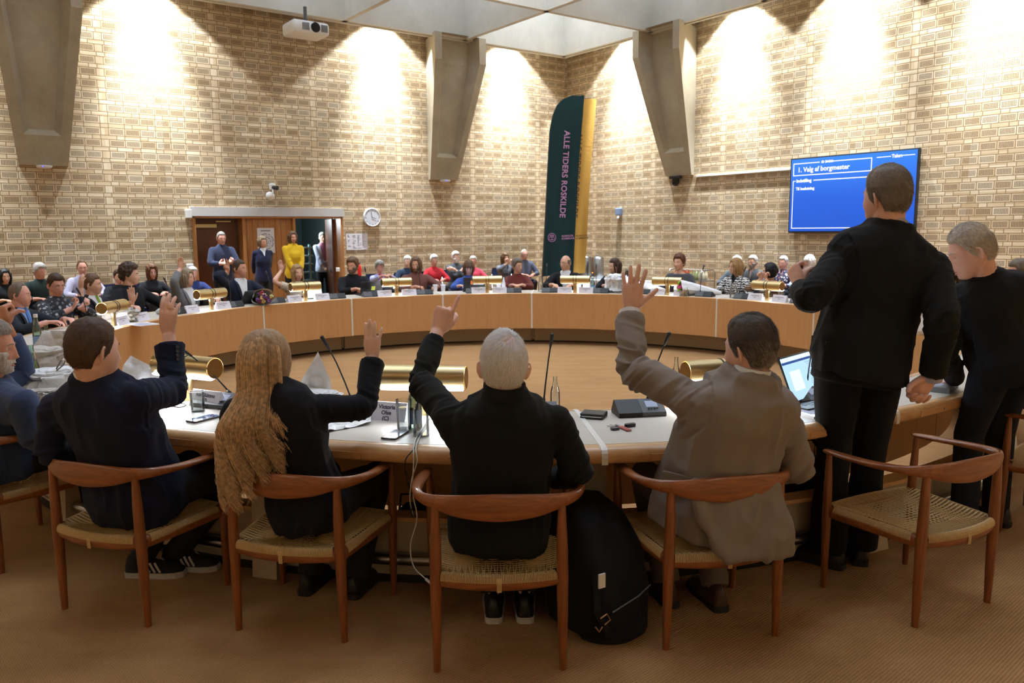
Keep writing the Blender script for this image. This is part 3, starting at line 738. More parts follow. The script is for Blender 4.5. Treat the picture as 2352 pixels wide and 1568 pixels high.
def finalize():
    for o in list(COL.objects):
        if o.type == 'FONT': PENDING.append((o, None))
    dg = bpy.context.evaluated_depsgraph_get(); done = []
    for o, post in PENDING:
        me = bpy.data.meshes.new_from_object(o.evaluated_get(dg)); done.append((o, me, post))
    for o, me, post in done:
        if o.type == 'FONT':
            q = bpy.data.objects.new(o.name+'_m', me); COL.objects.link(q); q.parent = o.parent; q.matrix_parent_inverse = o.matrix_parent_inverse.copy(); q.matrix_basis = o.matrix_basis.copy()
            nm = o.name; bpy.data.objects.remove(o); q.name = nm.split('.')[0]; continue
        o.modifiers.clear(); o.data = me
        me.polygons.foreach_set('use_smooth', [True]*len(me.polygons))
        if post: post(o)
def split_faces(o, masks):
    """masks: list of (boolean per face, child name, material, push along normal); faces leave o and become children"""
    me = o.data; nf = len(me.polygons)
    co = np.empty(len(me.vertices)*3); me.vertices.foreach_get('co', co); co = co.reshape(-1, 3)
    nr = np.array([v.normal[:] for v in me.vertices]) if any(m[3] for m in masks) else None
    polys = [tuple(p.vertices) for p in me.polygons]; gone = np.zeros(nf, bool)
    for mask, nm, mat, push in masks:
        mask = mask & ~gone
        if not mask.any(): continue
        gone |= mask; idx = np.nonzero(mask)[0]; used = {}; vs = []; fs = []
        for i in idx:
            f = []
            for v in polys[i]:
                if v not in used: used[v] = len(vs); vs.append(tuple(co[v]+(nr[v]*push if push else 0)))
                f.append(used[v])
            fs.append(f)
        m2 = bpy.data.meshes.new(nm); m2.from_pydata(vs, [], fs); m2.materials.append(mat); m2.polygons.foreach_set('use_smooth', [True]*len(fs)); m2.update()
        c = bpy.data.objects.new(nm, m2); link(c, o if o.parent is None else o.parent)
    if gone.any():
        keep = np.nonzero(~gone)[0]; used = {}; vs = []; fs = []
        for i in keep:
            f = []
            for v in polys[i]:
                if v not in used: used[v] = len(vs); vs.append(tuple(co[v]))
                f.append(used[v])
            fs.append(f)
        m2 = bpy.data.meshes.new(me.name); m2.from_pydata(vs, [], fs)
        for m in me.materials: m2.materials.append(m)
        m2.polygons.foreach_set('use_smooth', [True]*len(fs)); m2.update(); o.data = m2

def skin(rgb):
    nm = 'skin_%d_%d_%d' % rgb
    if nm in MATS: return MATS[nm]
    m = NT(nm); c = srgb(rgb); f = m.noise(45, detail=4); g = m.noise(9, detail=2)
    k = m.math('ADD', m.math('MULTIPLY', f, .5), m.math('MULTIPLY', g, .5))
    m.set(color=m.ramp(k, [(.3, (c[0]*.86, c[1]*.77, c[2]*.75, 1)), (.5, c), (.7, (min(1, c[0]*1.08), c[1]*1.08, c[2]*1.08, 1))]), rough=.5, spec=.35)
    m.b.inputs['Subsurface Weight'].default_value = .08; m.b.inputs['Subsurface Radius'].default_value = (.01, .004, .002)
    m.bump(m.noise(260, detail=3), .12, .001); MATS[nm] = m.mat; return m.mat
EYEW = simple('eye_white', (214, 208, 202), rough=.25, var=0); IRIS = simple('eye_iris', (52, 44, 40), rough=.2, var=.1)
LIPS = simple('lip_skin', (168, 98, 88), rough=.45, var=.05)
def hairmat(rgb, rough=.55):
    nm = 'hair_%d_%d_%d' % rgb
    if nm in MATS: return MATS[nm]
    m = NT(nm); c = srgb(rgb); f = m.noise(90, detail=3, stretch=(1, 1, .25)); g = m.noise(260, detail=1)
    k = m.math('ADD', m.math('MULTIPLY', f, .6), m.math('MULTIPLY', g, .4))
    m.set(color=m.ramp(k, [(.3, tuple(q*.55 for q in c[:3])+(1,)), (.5, c), (.72, tuple(min(1, q*1.4) for q in c[:3])+(1,))]), rough=rough, spec=.3)
    m.bump(f, .5, .004); MATS[nm] = m.mat; return m.mat

def hair_thickness(style, D, t=1.0):
    x, y, z = D[:, 0], D[:, 1], D[:, 2]; az = np.abs(np.arctan2(x, y))   # 0 face .. pi back
    sm = lambda a, b_, v: np.clip((v-a)/(b_-a), 0, 1)
    front = .56; side = -.10; back = -.62
    if style in ('receding',): front = .80
    line = np.where(az < .80, front, np.where(az < 1.40, front+(side-front)*sm(.80, 1.40, az)**1.3, np.where(az < 1.85, side-.12*G(az, 1.60, .10), side+(back-side)*sm(1.85, 2.35, az))))
    if style in ('bob', 'long', 'curlylong'):
        line = np.where(az < .55, .60, np.where(az < 1.0, .60-1.25*sm(.55, 1.0, az), -.75))
    if style == 'fringe':
        line = np.where(az < .75, .22, np.where(az < 1.0, .22-.9*sm(.75, 1.0, az), -.75))
    m = np.clip((z-line)/.10, -1, 1)
    top = sm(.1, .8, z); th = .009+.014*top
    th = th*(1-.62*G(az, 1.55, .30)*(z < .30))
    if style == 'volume': th = .014+.022*top
    if style in ('curly', 'curlylong'): th = .020+.022*top
    if style in ('bob', 'fringe'): th = .016+.012*top
    if style == 'long': th = .011+.010*top
    if style == 'thincrown': m = np.minimum(m, np.clip((np.sqrt((x-.14)**2+(y+.42)**2+(z-.87)**2)-.34)/.22, -1, 1)); th = .009+.010*top
    if style == 'crop': th = .006+.006*top
    if style == 'bald':
        m = np.minimum(m, np.clip((az-1.25)/.2, -1, 1)); m = np.minimum(m, np.clip((.42-z)/.14, -1, 1)); th = .006+0*z
    if style == 'receding': th = .006+.006*top
    if style == 'hat': th = .012+.016*top; m = np.clip((z-np.where(az < 1.2, .38, .38-.75*sm(1.2, 2.0, az)))/.08, -1, 1)
    out = np.where(m > 0, np.sqrt(np.clip(m, 0, 1))*th*t, -.006*np.clip(-m*3, 0, 1)-.0005)
    return out, m

def bone_frame(p, x0, y0): pass

class Person:
    """joints J in world space drive body, clothes and hair"""
    def __init__(s, J, k=1.0, female=False, fine=False, vox=None, skinrgb=(205, 152, 124), belly=0.0, label='', group=None):
        s.J = J; s.k = k; s.fem = female; s.fine = fine; s.belly = belly
        s.base = V(J['pelvis'].x, J['pelvis'].y, 0); s.skinm = skin(skinrgb)
        s.vb = vox or (.0042 if fine else .0078); s.label = label
        s.sp = (J['neck']-J['pelvis']); s.len = s.sp.length; s.up = s.sp.normalized()
        sx = (J['shR']-J['shL']); s.sx = (sx-s.up*sx.dot(s.up)).normalized()
        hx = (J['hipR']-J['hipL']); s.hx = (hx-s.up*hx.dot(s.up)).normalized()
        H = J['head']; s.hM = H        # 4x4 matrix of the head (metres, scaled)
        s.build_body()
    def torso_rows(s, grow=0.0, h0=-.10, hem=1.0, top=True, shoulder=1.0):
        k = s.k; L = s.len/.53/k; rows = []
        bel = s.belly
        f = (.90 if s.fem else 1.0)
        T = [(-.16, .172, .118, .125), (-.10, .178, .120, .130), (0, .180*(1.03 if s.fem else 1), .120+bel*.6, .130), (.10, .166*(.94 if s.fem else 1), .118+bel, .112), (.20, .160*(.92 if s.fem else 1), .118+bel*.9, .105), (.30, .170, .122+(.022 if s.fem else 0)+bel*.4, .112), (.38, .175, .116+(.014 if s.fem else 0), .116), (.44, .178*shoulder, .100, .108), (.49, .158*shoulder, .082, .094), (.520, .125, .068, .080), (.545, .080, .060, .066), (.575, .062, .056, .060)]
        for h, rx, rf, rb in T:
            if h < h0: continue
            if not top and h > .53: continue
            t = min(max(h/.5, 0), 1); x = (s.hx*(1-t)+s.sx*t).normalized(); y = s.up.cross(x).normalized()
            hm = hem if h <= 0 else 1.0
            rows.append((s.J['pelvis']+s.up*(h*k*L), x, y, (rx*f*hm+grow)*k, (rf*hm+grow)*k, (rb*hm+grow)*k))
        return rows
    def arm_path(s, side, n=16, to=1.0):
        J = s.J; a, e, w = J['sh'+side], J['el'+side], J['wr'+side]
        pts = []
        for i in range(n+1):
            u = i/n*2*to if to <= 1 else i/n*2
            if u <= 1: p = a.lerp(e, u)
            else: p = e.lerp(w, u-1)
            # round off the elbow
            d = abs(u-1)
            if d < .22:
                q0 = a.lerp(e, .78); q1 = e.lerp(w, .22); v = (u-.78)/.44; p = q0*(1-v)**2+e*2*v*(1-v)+q1*v*v
            pts.append((u, p))
        return pts
    def build_body(s):
        J, k = s.J, s.k; b = MB(); f = .9 if s.fem else 1.0
        sect(b, s.torso_rows(grow=-.014, h0=-.10), n=20)
        for side in 'LR':
            P = s.arm_path(side, 14); rad = []
            for u, p in P: rad.append((np.interp(u, [0, .25, .9, 1.0, 1.25, 1.7, 2.0], [.050, .046, .039, .040, .042, .032, .027]))*k*f)
            b.tube([p for u, p in P], rad, 12)
            b.sphere(J['sh'+side], .052*k*f, 12, 8)
            hd = J['hand'+side]; hand_mb(b, J['wr'+side], hd[0], hd[1], side == 'L', k*(.93 if s.fem else 1.02)*hd[3] if len(hd) > 3 else k*(.93 if s.fem else 1.02), hd[2], s.fine)
            hp, kn, an = J['hip'+side], J['kn'+side], J['an'+side]
            b.tube([hp, hp.lerp(kn, .3), hp.lerp(kn, .8), kn, kn.lerp(an, .25), kn.lerp(an, .8), an], [.082*k, .080*k, .058*k, .056*k, .055*k, .036*k, .034*k], 12)
            b.tube([an, an+(J['toe'+side]-an)*.4-V(0, 0, .030*k), an+(J['toe'+side]-an)*.8-V(0, 0, .026*k)], [.030*k, .024*k, .012*k], 10)
        hp = head_shape(HD, s.fem)
        M = s.hM; hv = [M @ Vector(p) for p in hp]; b.add(hv, HF)
        b.tube([J['neck']-s.up*(.03*k), J['neck'].lerp(M @ V(0, -.018, -.055), .5), M @ V(0, -.016, -.05), M @ V(0, -.012, -.02)], [(.056 if s.fem else .064)*k, (.049 if s.fem else .060)*k, (.049 if s.fem else .060)*k, .05*k], 16)
        for sx in (-1, 1):
            R = M @ (Matrix.Translation((sx*.0765, -.014, -.010)) @ Euler((math.radians(-8), math.radians(sx*8), math.radians(-sx*-28))).to_matrix().to_4x4())
            def rp(pts): return [R @ V(*p) for p in pts]
            sc = M.to_scale().x
            # ear: rim, bowl and lobe
            rim = [(0, .012, -.016), (0, .016, .004), (0, .012, .020), (0, .001, .029), (0, -.011, .025), (0, -.016, .010), (0, -.013, -.008), (0, -.006, -.022), (0, .002, -.029), (0, .009, -.026)]
            b.tube(rp([(sx*(.004+.005*(-y/.016)), y, z) for _, y, z in rim]), [.0042*sc]*10, 8)
            b.sphere(R @ V(sx*.0005, 0, -.001), 1, 10, 8, M=(R.to_3x3() @ Matrix.Diagonal((.0045, .0135, .026))))
        s.body = remesh_obj(b, 'person', s.skinm, None, s.vb, smooth=3, base=s.base, factor=.45)
        s.body.location = s.base; tag(s.body, s.label, 'person')
        # eyes, brows, lips
        inv = Matrix.Translation(-s.base)
        E0 = inv @ M
        sc = M.to_scale().x
        for sx in (-1, 1):
            b = MB(); b.sphere((0, 0, 0), (.0125, .0115, .0085), 16, 10)
            for i, fa in enumerate(b.f):
                c = sum((Vector(b.v[v]) for v in fa), V(0, 0, 0))/len(fa)
                if math.hypot(c.x, c.z) < .0055 and c.y > 0: b.m[i] = 1
            b.v = [tuple(E0 @ (Vector(v)+V(sx*.031, .0692, .000))) for v in b.v]; b.build('eye', [EYEW, IRIS], s.body, smooth=True)
        b = MB()
        for z, w, r in ((-.0668, .021, .0030), (-.0765, .018, .0036)):
            pts = [];
            for q in range(-4, 5):
                xx = w*q/4; D = np.array([[xx/.0745/(1-.1), 0, z/.118]]); D[0, 1] = math.sqrt(max(0, 1-D[0, 0]**2-D[0, 2]**2)); p = head_shape(D, s.fem)[0]
                pts.append(E0 @ V(p[0], p[1]-.0012, z+.0015*(1 if z > -.07 else -1)*(1-abs(q)/4)-.001*(abs(q)/4)))
            b.tube(pts, [(max(.0008, r*(1-(abs(q)/4)**2)))*sc for q in range(-4, 5)], 8)
        b.build('lips', LIPS, s.body, smooth=True)
    def brows(s, mat, w=.0035):
        E0 = Matrix.Translation(-s.base) @ s.hM; sc = s.hM.to_scale().x
        for sx in (-1, 1):
            b = MB(); pts = []
            for q in range(7):
                xx = .014+.032*q/6; z = .0195+.006*math.sin(PI*min(1, q/4.5)*.8)-.004*(q/6)**2
                D = np.array([[xx/.0745, 0, z/.118]]); D[0, 1] = math.sqrt(max(0, 1-D[0, 0]**2-D[0, 2]**2)); p = head_shape(D, s.fem)[0]; pts.append(E0 @ V(sx*p[0], p[1]+.0006, z))
            b.tube(pts, [w*.7*sc, w*sc, w*1.1*sc, w*sc, w*.85*sc, w*.6*sc, w*.25*sc], 6, flat=.6); b.build('eyebrow', mat, s.body, smooth=True)
    def hair(s, style, mat, t=1.0, noise=.004, nu=None, name='hair', locks=None, length=.25, brow=True, seed=1, asym=0.0):
        M = Matrix.Translation(-s.base) @ s.hM
        nu = nu or (140 if s.fine else 84); nv = int(nu*.7); D = head_grid(nu, nv); F = grid_faces(nu, nv)
        P = head_shape(D, s.fem, plain=True); th, m = hair_thickness(style, D, t)
        N = P/np.array([.0745**2, .0965**2, .118**2]); N /= np.linalg.norm(N, axis=1)[:, None]
        fr = 55 if style.startswith('curl') else 22
        nz = vnoise(P*np.array([fr*2, fr*2, fr*.9])+seed*7.1, seed)
        nz2 = vnoise(P*120+seed, seed+3)
        amp = noise*(2.6 if style.startswith('curl') else 1)
        disp = th+np.where(m > 0, (nz*amp+nz2*amp*.4)*np.clip(m*2, 0, 1), 0)
        if asym: disp = disp+np.where(m > 0, asym*np.clip(D[:, 2], 0, 1)*D[:, 0], 0)
        Q = P+N*disp[:, None]
        keep = [f for f in F if max(m[v] for v in f) > -.45]
        b = MB(); b.add([M @ Vector(q) for q in Q], keep)
        sc = s.hM.to_scale().x; R = random.Random(seed)
        if locks:
            for i in range(locks):
                a = math.radians(62+(360-124)*i/(locks-1)); l = length*(1+R.uniform(-.12, .1)); r0 = .016+R.uniform(-.003, .004)
                d = V(math.sin(a), math.cos(a), 0); pts = []; rad = []
                for q in range(8):
                    u = q/7; z = .055-u*(l+.055); ex = .079+.012*math.sin(PI*min(1, u*1.3))-(.022*u if length > .15 else .012*u)
                    yy = .0965+.012*math.sin(PI*min(1, u*1.3))-.016*u
                    w = R.uniform(-.004, .004)*(2 if style.startswith('curl') else 1)
                    pts.append(M @ V(d.x*ex+w, d.y*yy-.006+w, z)); rad.append(r0*sc*(1.1-.55*u**2))
                b.tube(pts, rad, 8, flat=.75)
        o = b.build(name, mat, s.body, smooth=True)
        if brow and name == 'hair': s.brows(mat)
        return o
    def beard(s, mat, t=.008, full=True):
        M = Matrix.Translation(-s.base) @ s.hM; P = head_shape(HD, s.fem); X, Z = P[:, 0], P[:, 2]; y = HD[:, 1]
        m = np.minimum(np.clip((-.050-Z)/.008, -1, 1), np.clip((y+.05)/.1, -1, 1)); side = np.minimum(np.clip((np.abs(X)-.040)/.008, -1, 1), np.minimum(np.clip((-.012-Z)/.01, -1, 1), np.clip((y-.0)/.1, -1, 1)))
        m = np.maximum(m, side) if full else m
        m = np.where((np.abs(X) < .021) & (np.abs(Z+.072) < .009), -1, m)
        N = P-np.array([0, .02, -.03]); N /= np.linalg.norm(N, axis=1)[:, None]
        Q = P+N*(np.where(m > 0, np.sqrt(np.clip(m, 0, 1))*t, -.004))[:, None]+N*(vnoise(P*130)*.0016*(m > 0))[:, None]
        keep = [f for f in HF if max(m[v] for v in f) > -.4]
        b = MB(); b.add([M @ Vector(q) for q in Q], keep); b.build('beard', mat, s.body, smooth=True)
    def glasses(s, mat, rx=.024, rz=.019, up=0.0):
        M = Matrix.Translation(-s.base) @ s.hM; sc = s.hM.to_scale().x; g = empty('g') if 0 else None
        b = MB()
        for sx in (-1, 1):
            pts = [M @ V(sx*.032+math.cos(a)*rx, .0905-.006*abs(math.cos(a)) if 0 else .0935, -.002+up+math.sin(a)*rz) for a in np.linspace(0, 2*PI, 21)]
            b.tube(pts, .0017*sc, 6, caps=False)
            b.tube([M @ V(sx*.056, .0925, .004+up), M @ V(sx*.074, .075, .006+up), M @ V(sx*.080, .02, .006+up), M @ V(sx*.080, -.012, .002+up)], .0017*sc, 6)
        b.tube([M @ V(-.009, .0935, .002+up), M @ V(0, .0965, .005+up), M @ V(.009, .0935, .002+up)], .0017*sc, 6)
        g = b.build('glasses', mat, s.body, smooth=True)
        for sx in (-1, 1):
            b = MB(); b.add([M @ V(sx*.032+math.cos(a)*rx, .0936, -.002+up+math.sin(a)*rz) for a in np.linspace(0, 2*PI, 20, endpoint=False)], [tuple(range(20))]); b.build('lens', LENS, g)
    # ---------------------------------------------------------------- clothes
    def folds(s, amp):
        """small drag folds: ridged noise stretched round each limb"""
        J = s.J; segs = [(J['shL'], J['elL']), (J['elL'], J['wrL']), (J['shR'], J['elR']), (J['elR'], J['wrR']), (J['pelvis']-s.up*.2, J['pelvis']+s.up*(s.len*.8))]
        base = A3(s.base); k = s.k
        def post(o):
            me = o.data; n = len(me.vertices); co = np.empty(n*3); me.vertices.foreach_get('co', co); co = co.reshape(-1, 3)
            no = np.empty(n*3); me.vertices.foreach_get('normal', no); no = no.reshape(-1, 3)
            W = co+base; best = np.full(n, 1e9); q = np.zeros((n, 3)); wt = np.zeros(n)
            for i, (a, e) in enumerate(segs):
                a, e = A3(a), A3(e); d = e-a; L = np.linalg.norm(d); d = d/L; u = np.clip((W-a)@d, 0, L); C = a+u[:, None]*d; dist = np.linalg.norm(W-C, axis=1)-(.11*k if i == 4 else .045*k)
                al = (W-a)@d; per = W-a-al[:, None]*d
                if i == 4: qq = W*np.array([11, 11, 8])+per*6; w = .9+.7*np.clip(1-np.abs(u/L-.35)/.4, 0, 1)
                else:
                    sh = np.array([d[1], -d[0], d[2]*.4]); qq = np.stack([al*34+per@np.array([14, -9, 11.]), per[:, 0]*11+al*5, per[:, 2]*11+i], -1)
                    near = np.exp(-((al/L-1)/.34)**2) if i in (0, 2) else np.exp(-((al/L)/.34)**2); w = .3+.9*near+.5*np.exp(-((al/L-.05)/.3)**2)*(i in (0, 2))
                m = dist < best; best = np.where(m, dist, best); q[m] = qq[m]; wt = np.where(m, w, wt)
            r = 1-np.abs(vnoise(q, 5))*1.7; r2 = vnoise(q*.5+9, 8)
            co = co+no*((r*.65+r2*.8)*amp*wt)[:, None]
            me.vertices.foreach_set('co', co.ravel()); me.update()
        return post
    def top(s, name, mat, grow=.008, sleeve=.010, cuff=.88, h0=-.10, hem=1.0, vox=None, fold=0.0, shoulder=1.0, masks=None, sleeves=True, neck=True, smooth=5, cuffr=1.0, extra=None, slen=(2.0, 2.0)):
        b = MB(); k = s.k; f = .92 if s.fem else 1.0
        rows = s.torso_rows(grow=grow, h0=h0, hem=hem, top=neck, shoulder=shoulder); sect(b, rows, n=32)
        if s.fine: smooth += 5
        if sleeves:
            for side in 'LR':
                P = s.arm_path(side, 18); mx = cuff*slen[0 if side == 'L' else 1]; pts = [p for u, p in P if u <= mx]; us = [u for u, p in P if u <= mx]
                rad = [(np.interp(u, [0, .25, .8, 1.0, 1.2, 1.6, 2.0], [.058, .056, .048, .049, .047, .040, .037*cuffr])+sleeve)*k*f for u in us]
                b.tube(pts, rad, 16)
                b.sphere(s.J['sh'+side], (.056+sleeve)*k*f, 14, 10)
                q = s.J['pelvis']+s.up*(.475*s.len/.53); x_ = s.J['sh'+side]-q; b.tube([q-x_*.05, q+x_*.55, s.J['sh'+side]+x_*.08], [.060*k*f, .061*k*f, (.056+sleeve)*k*f], 14)
                q = s.J['pelvis']+s.up*(.33*s.len/.53)+s.sx*(.085*k*(1 if side == 'R' else -1)); b.tube([q, q.lerp(s.J['sh'+side], .6), s.J['sh'+side].lerp(s.J['el'+side], .25)], [.088*k*f, .080*k*f, (.050+sleeve)*k*f], 14)
        if extra: extra(b)
        posts = []
        if fold: posts.append(s.folds(fold))
        if masks: posts.append(lambda o: split_faces(o, masks(o, s)))
        o = remesh_obj(b, name, mat, s.body, vox or (.0065 if s.fine else .0115), smooth=smooth, base=s.base, post=(lambda o: [p(o) for p in posts]) if posts else None)
        return o
    def trousers(s, mat, shoe=None, vox=None, flare=1.0, skirt=False, shoes=True, sole=None):
        b = MB(); k = s.k; J = s.J
        sect(b, [r for r in s.torso_rows(grow=.002, h0=-.10)][:3], n=24)
        for side in 'LR':
            hp, kn, an = J['hip'+side], J['kn'+side], J['an'+side]
            an2 = kn.lerp(an, 1.03)
            b.tube([hp, hp.lerp(kn, .3), hp.lerp(kn, .8), kn, kn.lerp(an, .2), kn.lerp(an, .6), an2], [.094*k, .093*k, .073*k, .070*k, .068*k, .060*k*flare, .058*k*flare], 14); b.sphere(kn, .069*k, 12, 8)
        remesh_obj(b, 'trousers', mat, s.body, vox or (.009 if s.fine else .015), smooth=4, base=s.base)
        if shoes:
            for side in 'LR': s.shoe(side, shoe or BLACKSHOE, sole)
    def shoe(s, side, mat, sole=None):
        an, to = s.J['an'+side], s.J['toe'+side]; k = s.k; d = (to-an); d.z = 0; d.normalize(); x = V(d.y, -d.x, 0); o = V(an.x, an.y, 0)-s.base
        z0 = max(0, min(an.z-.085*k, 1)) if s.J.get('feet_up') else 0.0
        M = basis(x*k, d*k, V(0, 0, k), o+V(0, 0, z0))
        prof = [(-.075, .020, .055, .06), (-.066, .032, .085, .07), (-.03, .037, .105, .085), (.02, .038, .095, .08), (.07, .043, .066, .055), (.12, .047, .052, .045), (.165, .042, .044, .038), (.195, .022, .034, .03)]
        b = MB(); rs = []
        for y, w, h, _ in prof:
            rs.append([V(math.cos(a)*w*(1.0 if math.sin(a) < .2 else .86), y, .012+max(-.15, math.sin(a))*h*.9+h*.1) for a in np.linspace(0, 2*PI, 16, endpoint=False)])
        b.loft([[M @ p for p in r] for r in rs]); sh = b.build('shoe', mat, s.body, smooth=True)
        b = MB(); rs = []
        for y, w, h, _ in prof:
            rs.append([V(-w*1.04, y*1.03, 0), V(w*1.04, y*1.03, 0), V(w*1.04, y*1.03, .026), V(-w*1.04, y*1.03, .026)])
        b.loft([[M @ p for p in r] for r in rs]); b.build('sole', sole or RUBBER, sh)
        return sh, M
    def lapels(s, mat, width, bottom, grow=.012):
        """turned front edges of a jacket along the V of the shirt"""
        k = s.k; L = s.len/.53/k; rows = s.torso_rows(grow=grow); hs = [(r[0]-s.J['pelvis']).dot(s.up)/(k*L) for r in rows]
        for sg in (-1, 1):
            pts = []
            for h in np.linspace(bottom, .525, 10):
                w = width*max(0, (h-bottom)/(.52-bottom))**.9+.006; rx = np.interp(h, hs, [r[3] for r in rows])/k; rf = np.interp(h, hs, [r[4] for r in rows])/k
                y = rf*max(.05, 1-min(.97, w/rx)**2.4)**(1/2.4); i = min(range(len(hs)), key=lambda q: abs(hs[q]-h)); X, Y = rows[i][1], rows[i][2]
                pts.append(s.J['pelvis']+s.up*(h*k*L)+X*(sg*w*k)+Y*((y+.002)*k)-s.base)
            b = MB(); n = len(pts); b.tube(pts, [((.008+.016*min(1, 1.6*i/n)*(1 if i < n-1 else .5))*k, .0045*k) for i in range(n)], 8, ref=s.sx); b.build('lapel', mat, s.body, smooth=True)
    def collar(s, name, mat, r0=.060, r1=.066, h0=.535, h1=.585, open_front=0.0, tilt=.012, thick=.006, drop=0.0):
        """standing or folded collar band round the neck"""
        b = MB(); k = s.k; L = s.len/.53/k; x = s.sx; y = s.up.cross(x).normalized(); n = 40; rs = []
        for j in range(n+1):
            a = PI/2+open_front+(2*PI-2*open_front)*j/n       # starts at the front (+y)
            c, sn = math.cos(a), math.sin(a)
            fr = .5*(1+sn)                                    # 1 at front
            def q(r, h): return s.J['pelvis']+s.up*((h-tilt*1.6*fr)*k*L)+x*(c*r*k)+y*((sn*r*1.02-.004+tilt*.6*fr)*k)-s.base
            rs.append([q(r1, h0-drop*fr), q(r0+thick, h1), q(r0, h1+.003), q(r0-.002, h1-.002), q(r1-thick, h0-drop*fr)])
        b.loft(rs, True, True); return b.build(name, mat, s.body, smooth=True)
BLACKSHOE = simple('black_shoe_leather', (26, 24, 24), rough=.4, var=.1); RUBBER = simple('dark_rubber_sole', (34, 32, 30), rough=.8)
LENS = NT('spectacle_lens'); LENS.set(color=(1, 1, 1, 1), alpha=.08, rough=.02); LENS = LENS.mat

def ik(a, w, L1, L2, hint):
    d = w-a; D = d.length; mx = (L1+L2)*.995
    if D > mx: w = a+d*(mx/D); d = w-a; D = mx
    u = d/D; c = (L1*L1-L2*L2+D*D)/(2*D); h = math.sqrt(max(L1*L1-c*c, 0)); p = hint-u*hint.dot(u)
    return a+u*c+p.normalized()*h, w
def head_matrix(c, yaw_dir, pitch=0, roll=0, sc=1.0):
    """yaw_dir: horizontal facing vector; pitch>0 looks down"""
    f = Vector((yaw_dir[0], yaw_dir[1], 0)).normalized(); r = f.cross(V(0, 0, 1)).normalized()
    M = basis(r, f, V(0, 0, 1), (0, 0, 0))
    return Matrix.Translation(c) @ M @ Matrix.Rotation(-math.radians(pitch), 4, 'X') @ Matrix.Rotation(math.radians(roll), 4, 'Y') @ Matrix.Scale(sc, 4)
def make_joints(pos, face, crown, mode='sit', lean=0.0, side=0.0, head=(0, 0, 0), arms=('table', 'table'), seat=.42, fem=False, hands=(None, None), twist=0.0, k=None):
    """pos: (x,y) of the pelvis; face: heading vector; crown: height of the top of the head; arms: preset or wrist point in the local frame (x right, y front, z world)"""
    F = Vector((face[0], face[1], 0)).normalized(); R = F.cross(V(0, 0, 1)).normalized(); B = V(pos[0], pos[1], 0)
    L = lambda x, y, z: B+R*x+F*y+V(0, 0, z)
    if mode == 'sit':
        k = k or min(max((crown-seat-.09)/.745, .93), 1.12); hz = seat+.09*k
    else:
        k = k or crown/1.745; hz = .935*k
    up = (V(0, 0, 1)+F*lean+R*side).normalized(); pel = L(0, 0, hz); tl = (crown-.272*k-hz)/max(up.z, .5)
    neck = pel+up*tl; sh = pel+up*(tl-.065*k)
    F2 = (F*math.cos(twist)+R*math.sin(twist)); R2 = F2.cross(V(0, 0, 1)).normalized(); sx = (R2-up*R2.dot(up)).normalized()
    w = (.150 if fem else .172)*k
    J = dict(pelvis=pel, neck=neck, shL=sh-sx*w, shR=sh+sx*w)
    hc = neck+(up*.6+V(0, 0, .4)).normalized()*(.155*k)+F*(.012*k)
    hy = math.radians(head[0]); hd = F*math.cos(hy)+R*math.sin(hy)
    J['head'] = head_matrix(hc, hd, head[1], head[2], k*(.96 if fem else 1.0))
    presets = {'table': (.15, .40, .80), 'clasp': (.06, .38, .80), 'lap': (.10, .27, .66), 'fold': (-.10, .20, .84), 'side': (.25, .04, .83*k), 'front': (.05, .20, .93*k), 'raise': None, 'chin': (.03, .17, 1.00), 'wide': (.24, .36, .79), 'knee': (.12, .34, .60), 'back': (.10, -.17, .92*k)}
    for i, sd in enumerate('LR'):
        s = -1 if sd == 'L' else 1; a = J['sh'+sd]; ar = arms[i]; L1, L2 = .285*k*(.95 if fem else 1), .250*k*(.95 if fem else 1)
        hand = hands[i] or None
        if ar == 'raise':
            t = a+R*(s*.10*k)+F*(.20*k)+V(0, 0, .36*k); hint = R*s*.8+F*.5-V(0, 0, .6); hd_ = hand or ((V(0, 0, 1)+F*.1), F, 'flat')
        elif isinstance(ar, Vector):
            t = ar; hint = R*s*.8+F*.4-V(0, 0, .7); hd_ = hand or (V(0, 0, 1), F, 'flat')
        else:
            p = presets[ar] if isinstance(ar, str) else ar
            t = L(p[0]*s if isinstance(ar, str) else p[0], p[1], p[2])
            hint = R*s*.9-F*.2-V(0, 0, .5)
            if ar == 'chin': hint = R*s*.6-V(0, 0, 1); hd_ = hand or (V(0, 0, 1)-R*s*.2, -F, 'fist')
            elif ar in ('side',): hint = -F+R*s*.3; hd_ = hand or (V(0, 0, -1)+F*.15, -R*s, 'relax')
            elif ar == 'fold': hd_ = hand or (-R*s, -F, 'relax')
            elif ar == 'clasp' or ar == 'front': hd_ = hand or (-R*s*.8+F*.5-V(0, 0, .15), -V(0, 0, 1)-F*.3, 'hook')
            elif ar == 'back': hint = R*s; hd_ = hand or (-R*s, -F, 'relax')
            elif isinstance(ar, str): hd_ = hand or (F*.9-R*s*.5, V(0, 0, -1), 'relax')
            else:
                if p[2] > a.z+.05: hint = R*s*.8+F*.4-V(0, 0, .6); hd_ = hand or (V(0, 0, 1), F, 'flat')
                else: hd_ = hand or (F*.9-R*s*.3, V(0, 0, -1), 'relax')
        J['el'+sd], J['wr'+sd] = ik(a, t, L1, L2, hint); J['hand'+sd] = hd_
        J['hip'+sd] = pel+R*(s*.09*k)-V(0, 0, .01)
        if mode == 'sit':
            kn = L(s*.12*k, .40*k, max(seat+.075*k, .49)); an = L(s*.11*k, .24*k, .085*k); to = an+F*(.14*k)
        else:
            kn = L(s*.10*k, .02, .50*k); an = L(s*.11*k, -.02, .085*k); to = an+F*(.14*k)+R*(s*.03)
        J['kn'+sd], J['an'+sd], J['toe'+sd] = kn, an, to-V(0, 0, .04*k)
    J['k'] = k; J['F'] = F; J['R'] = R
    return J
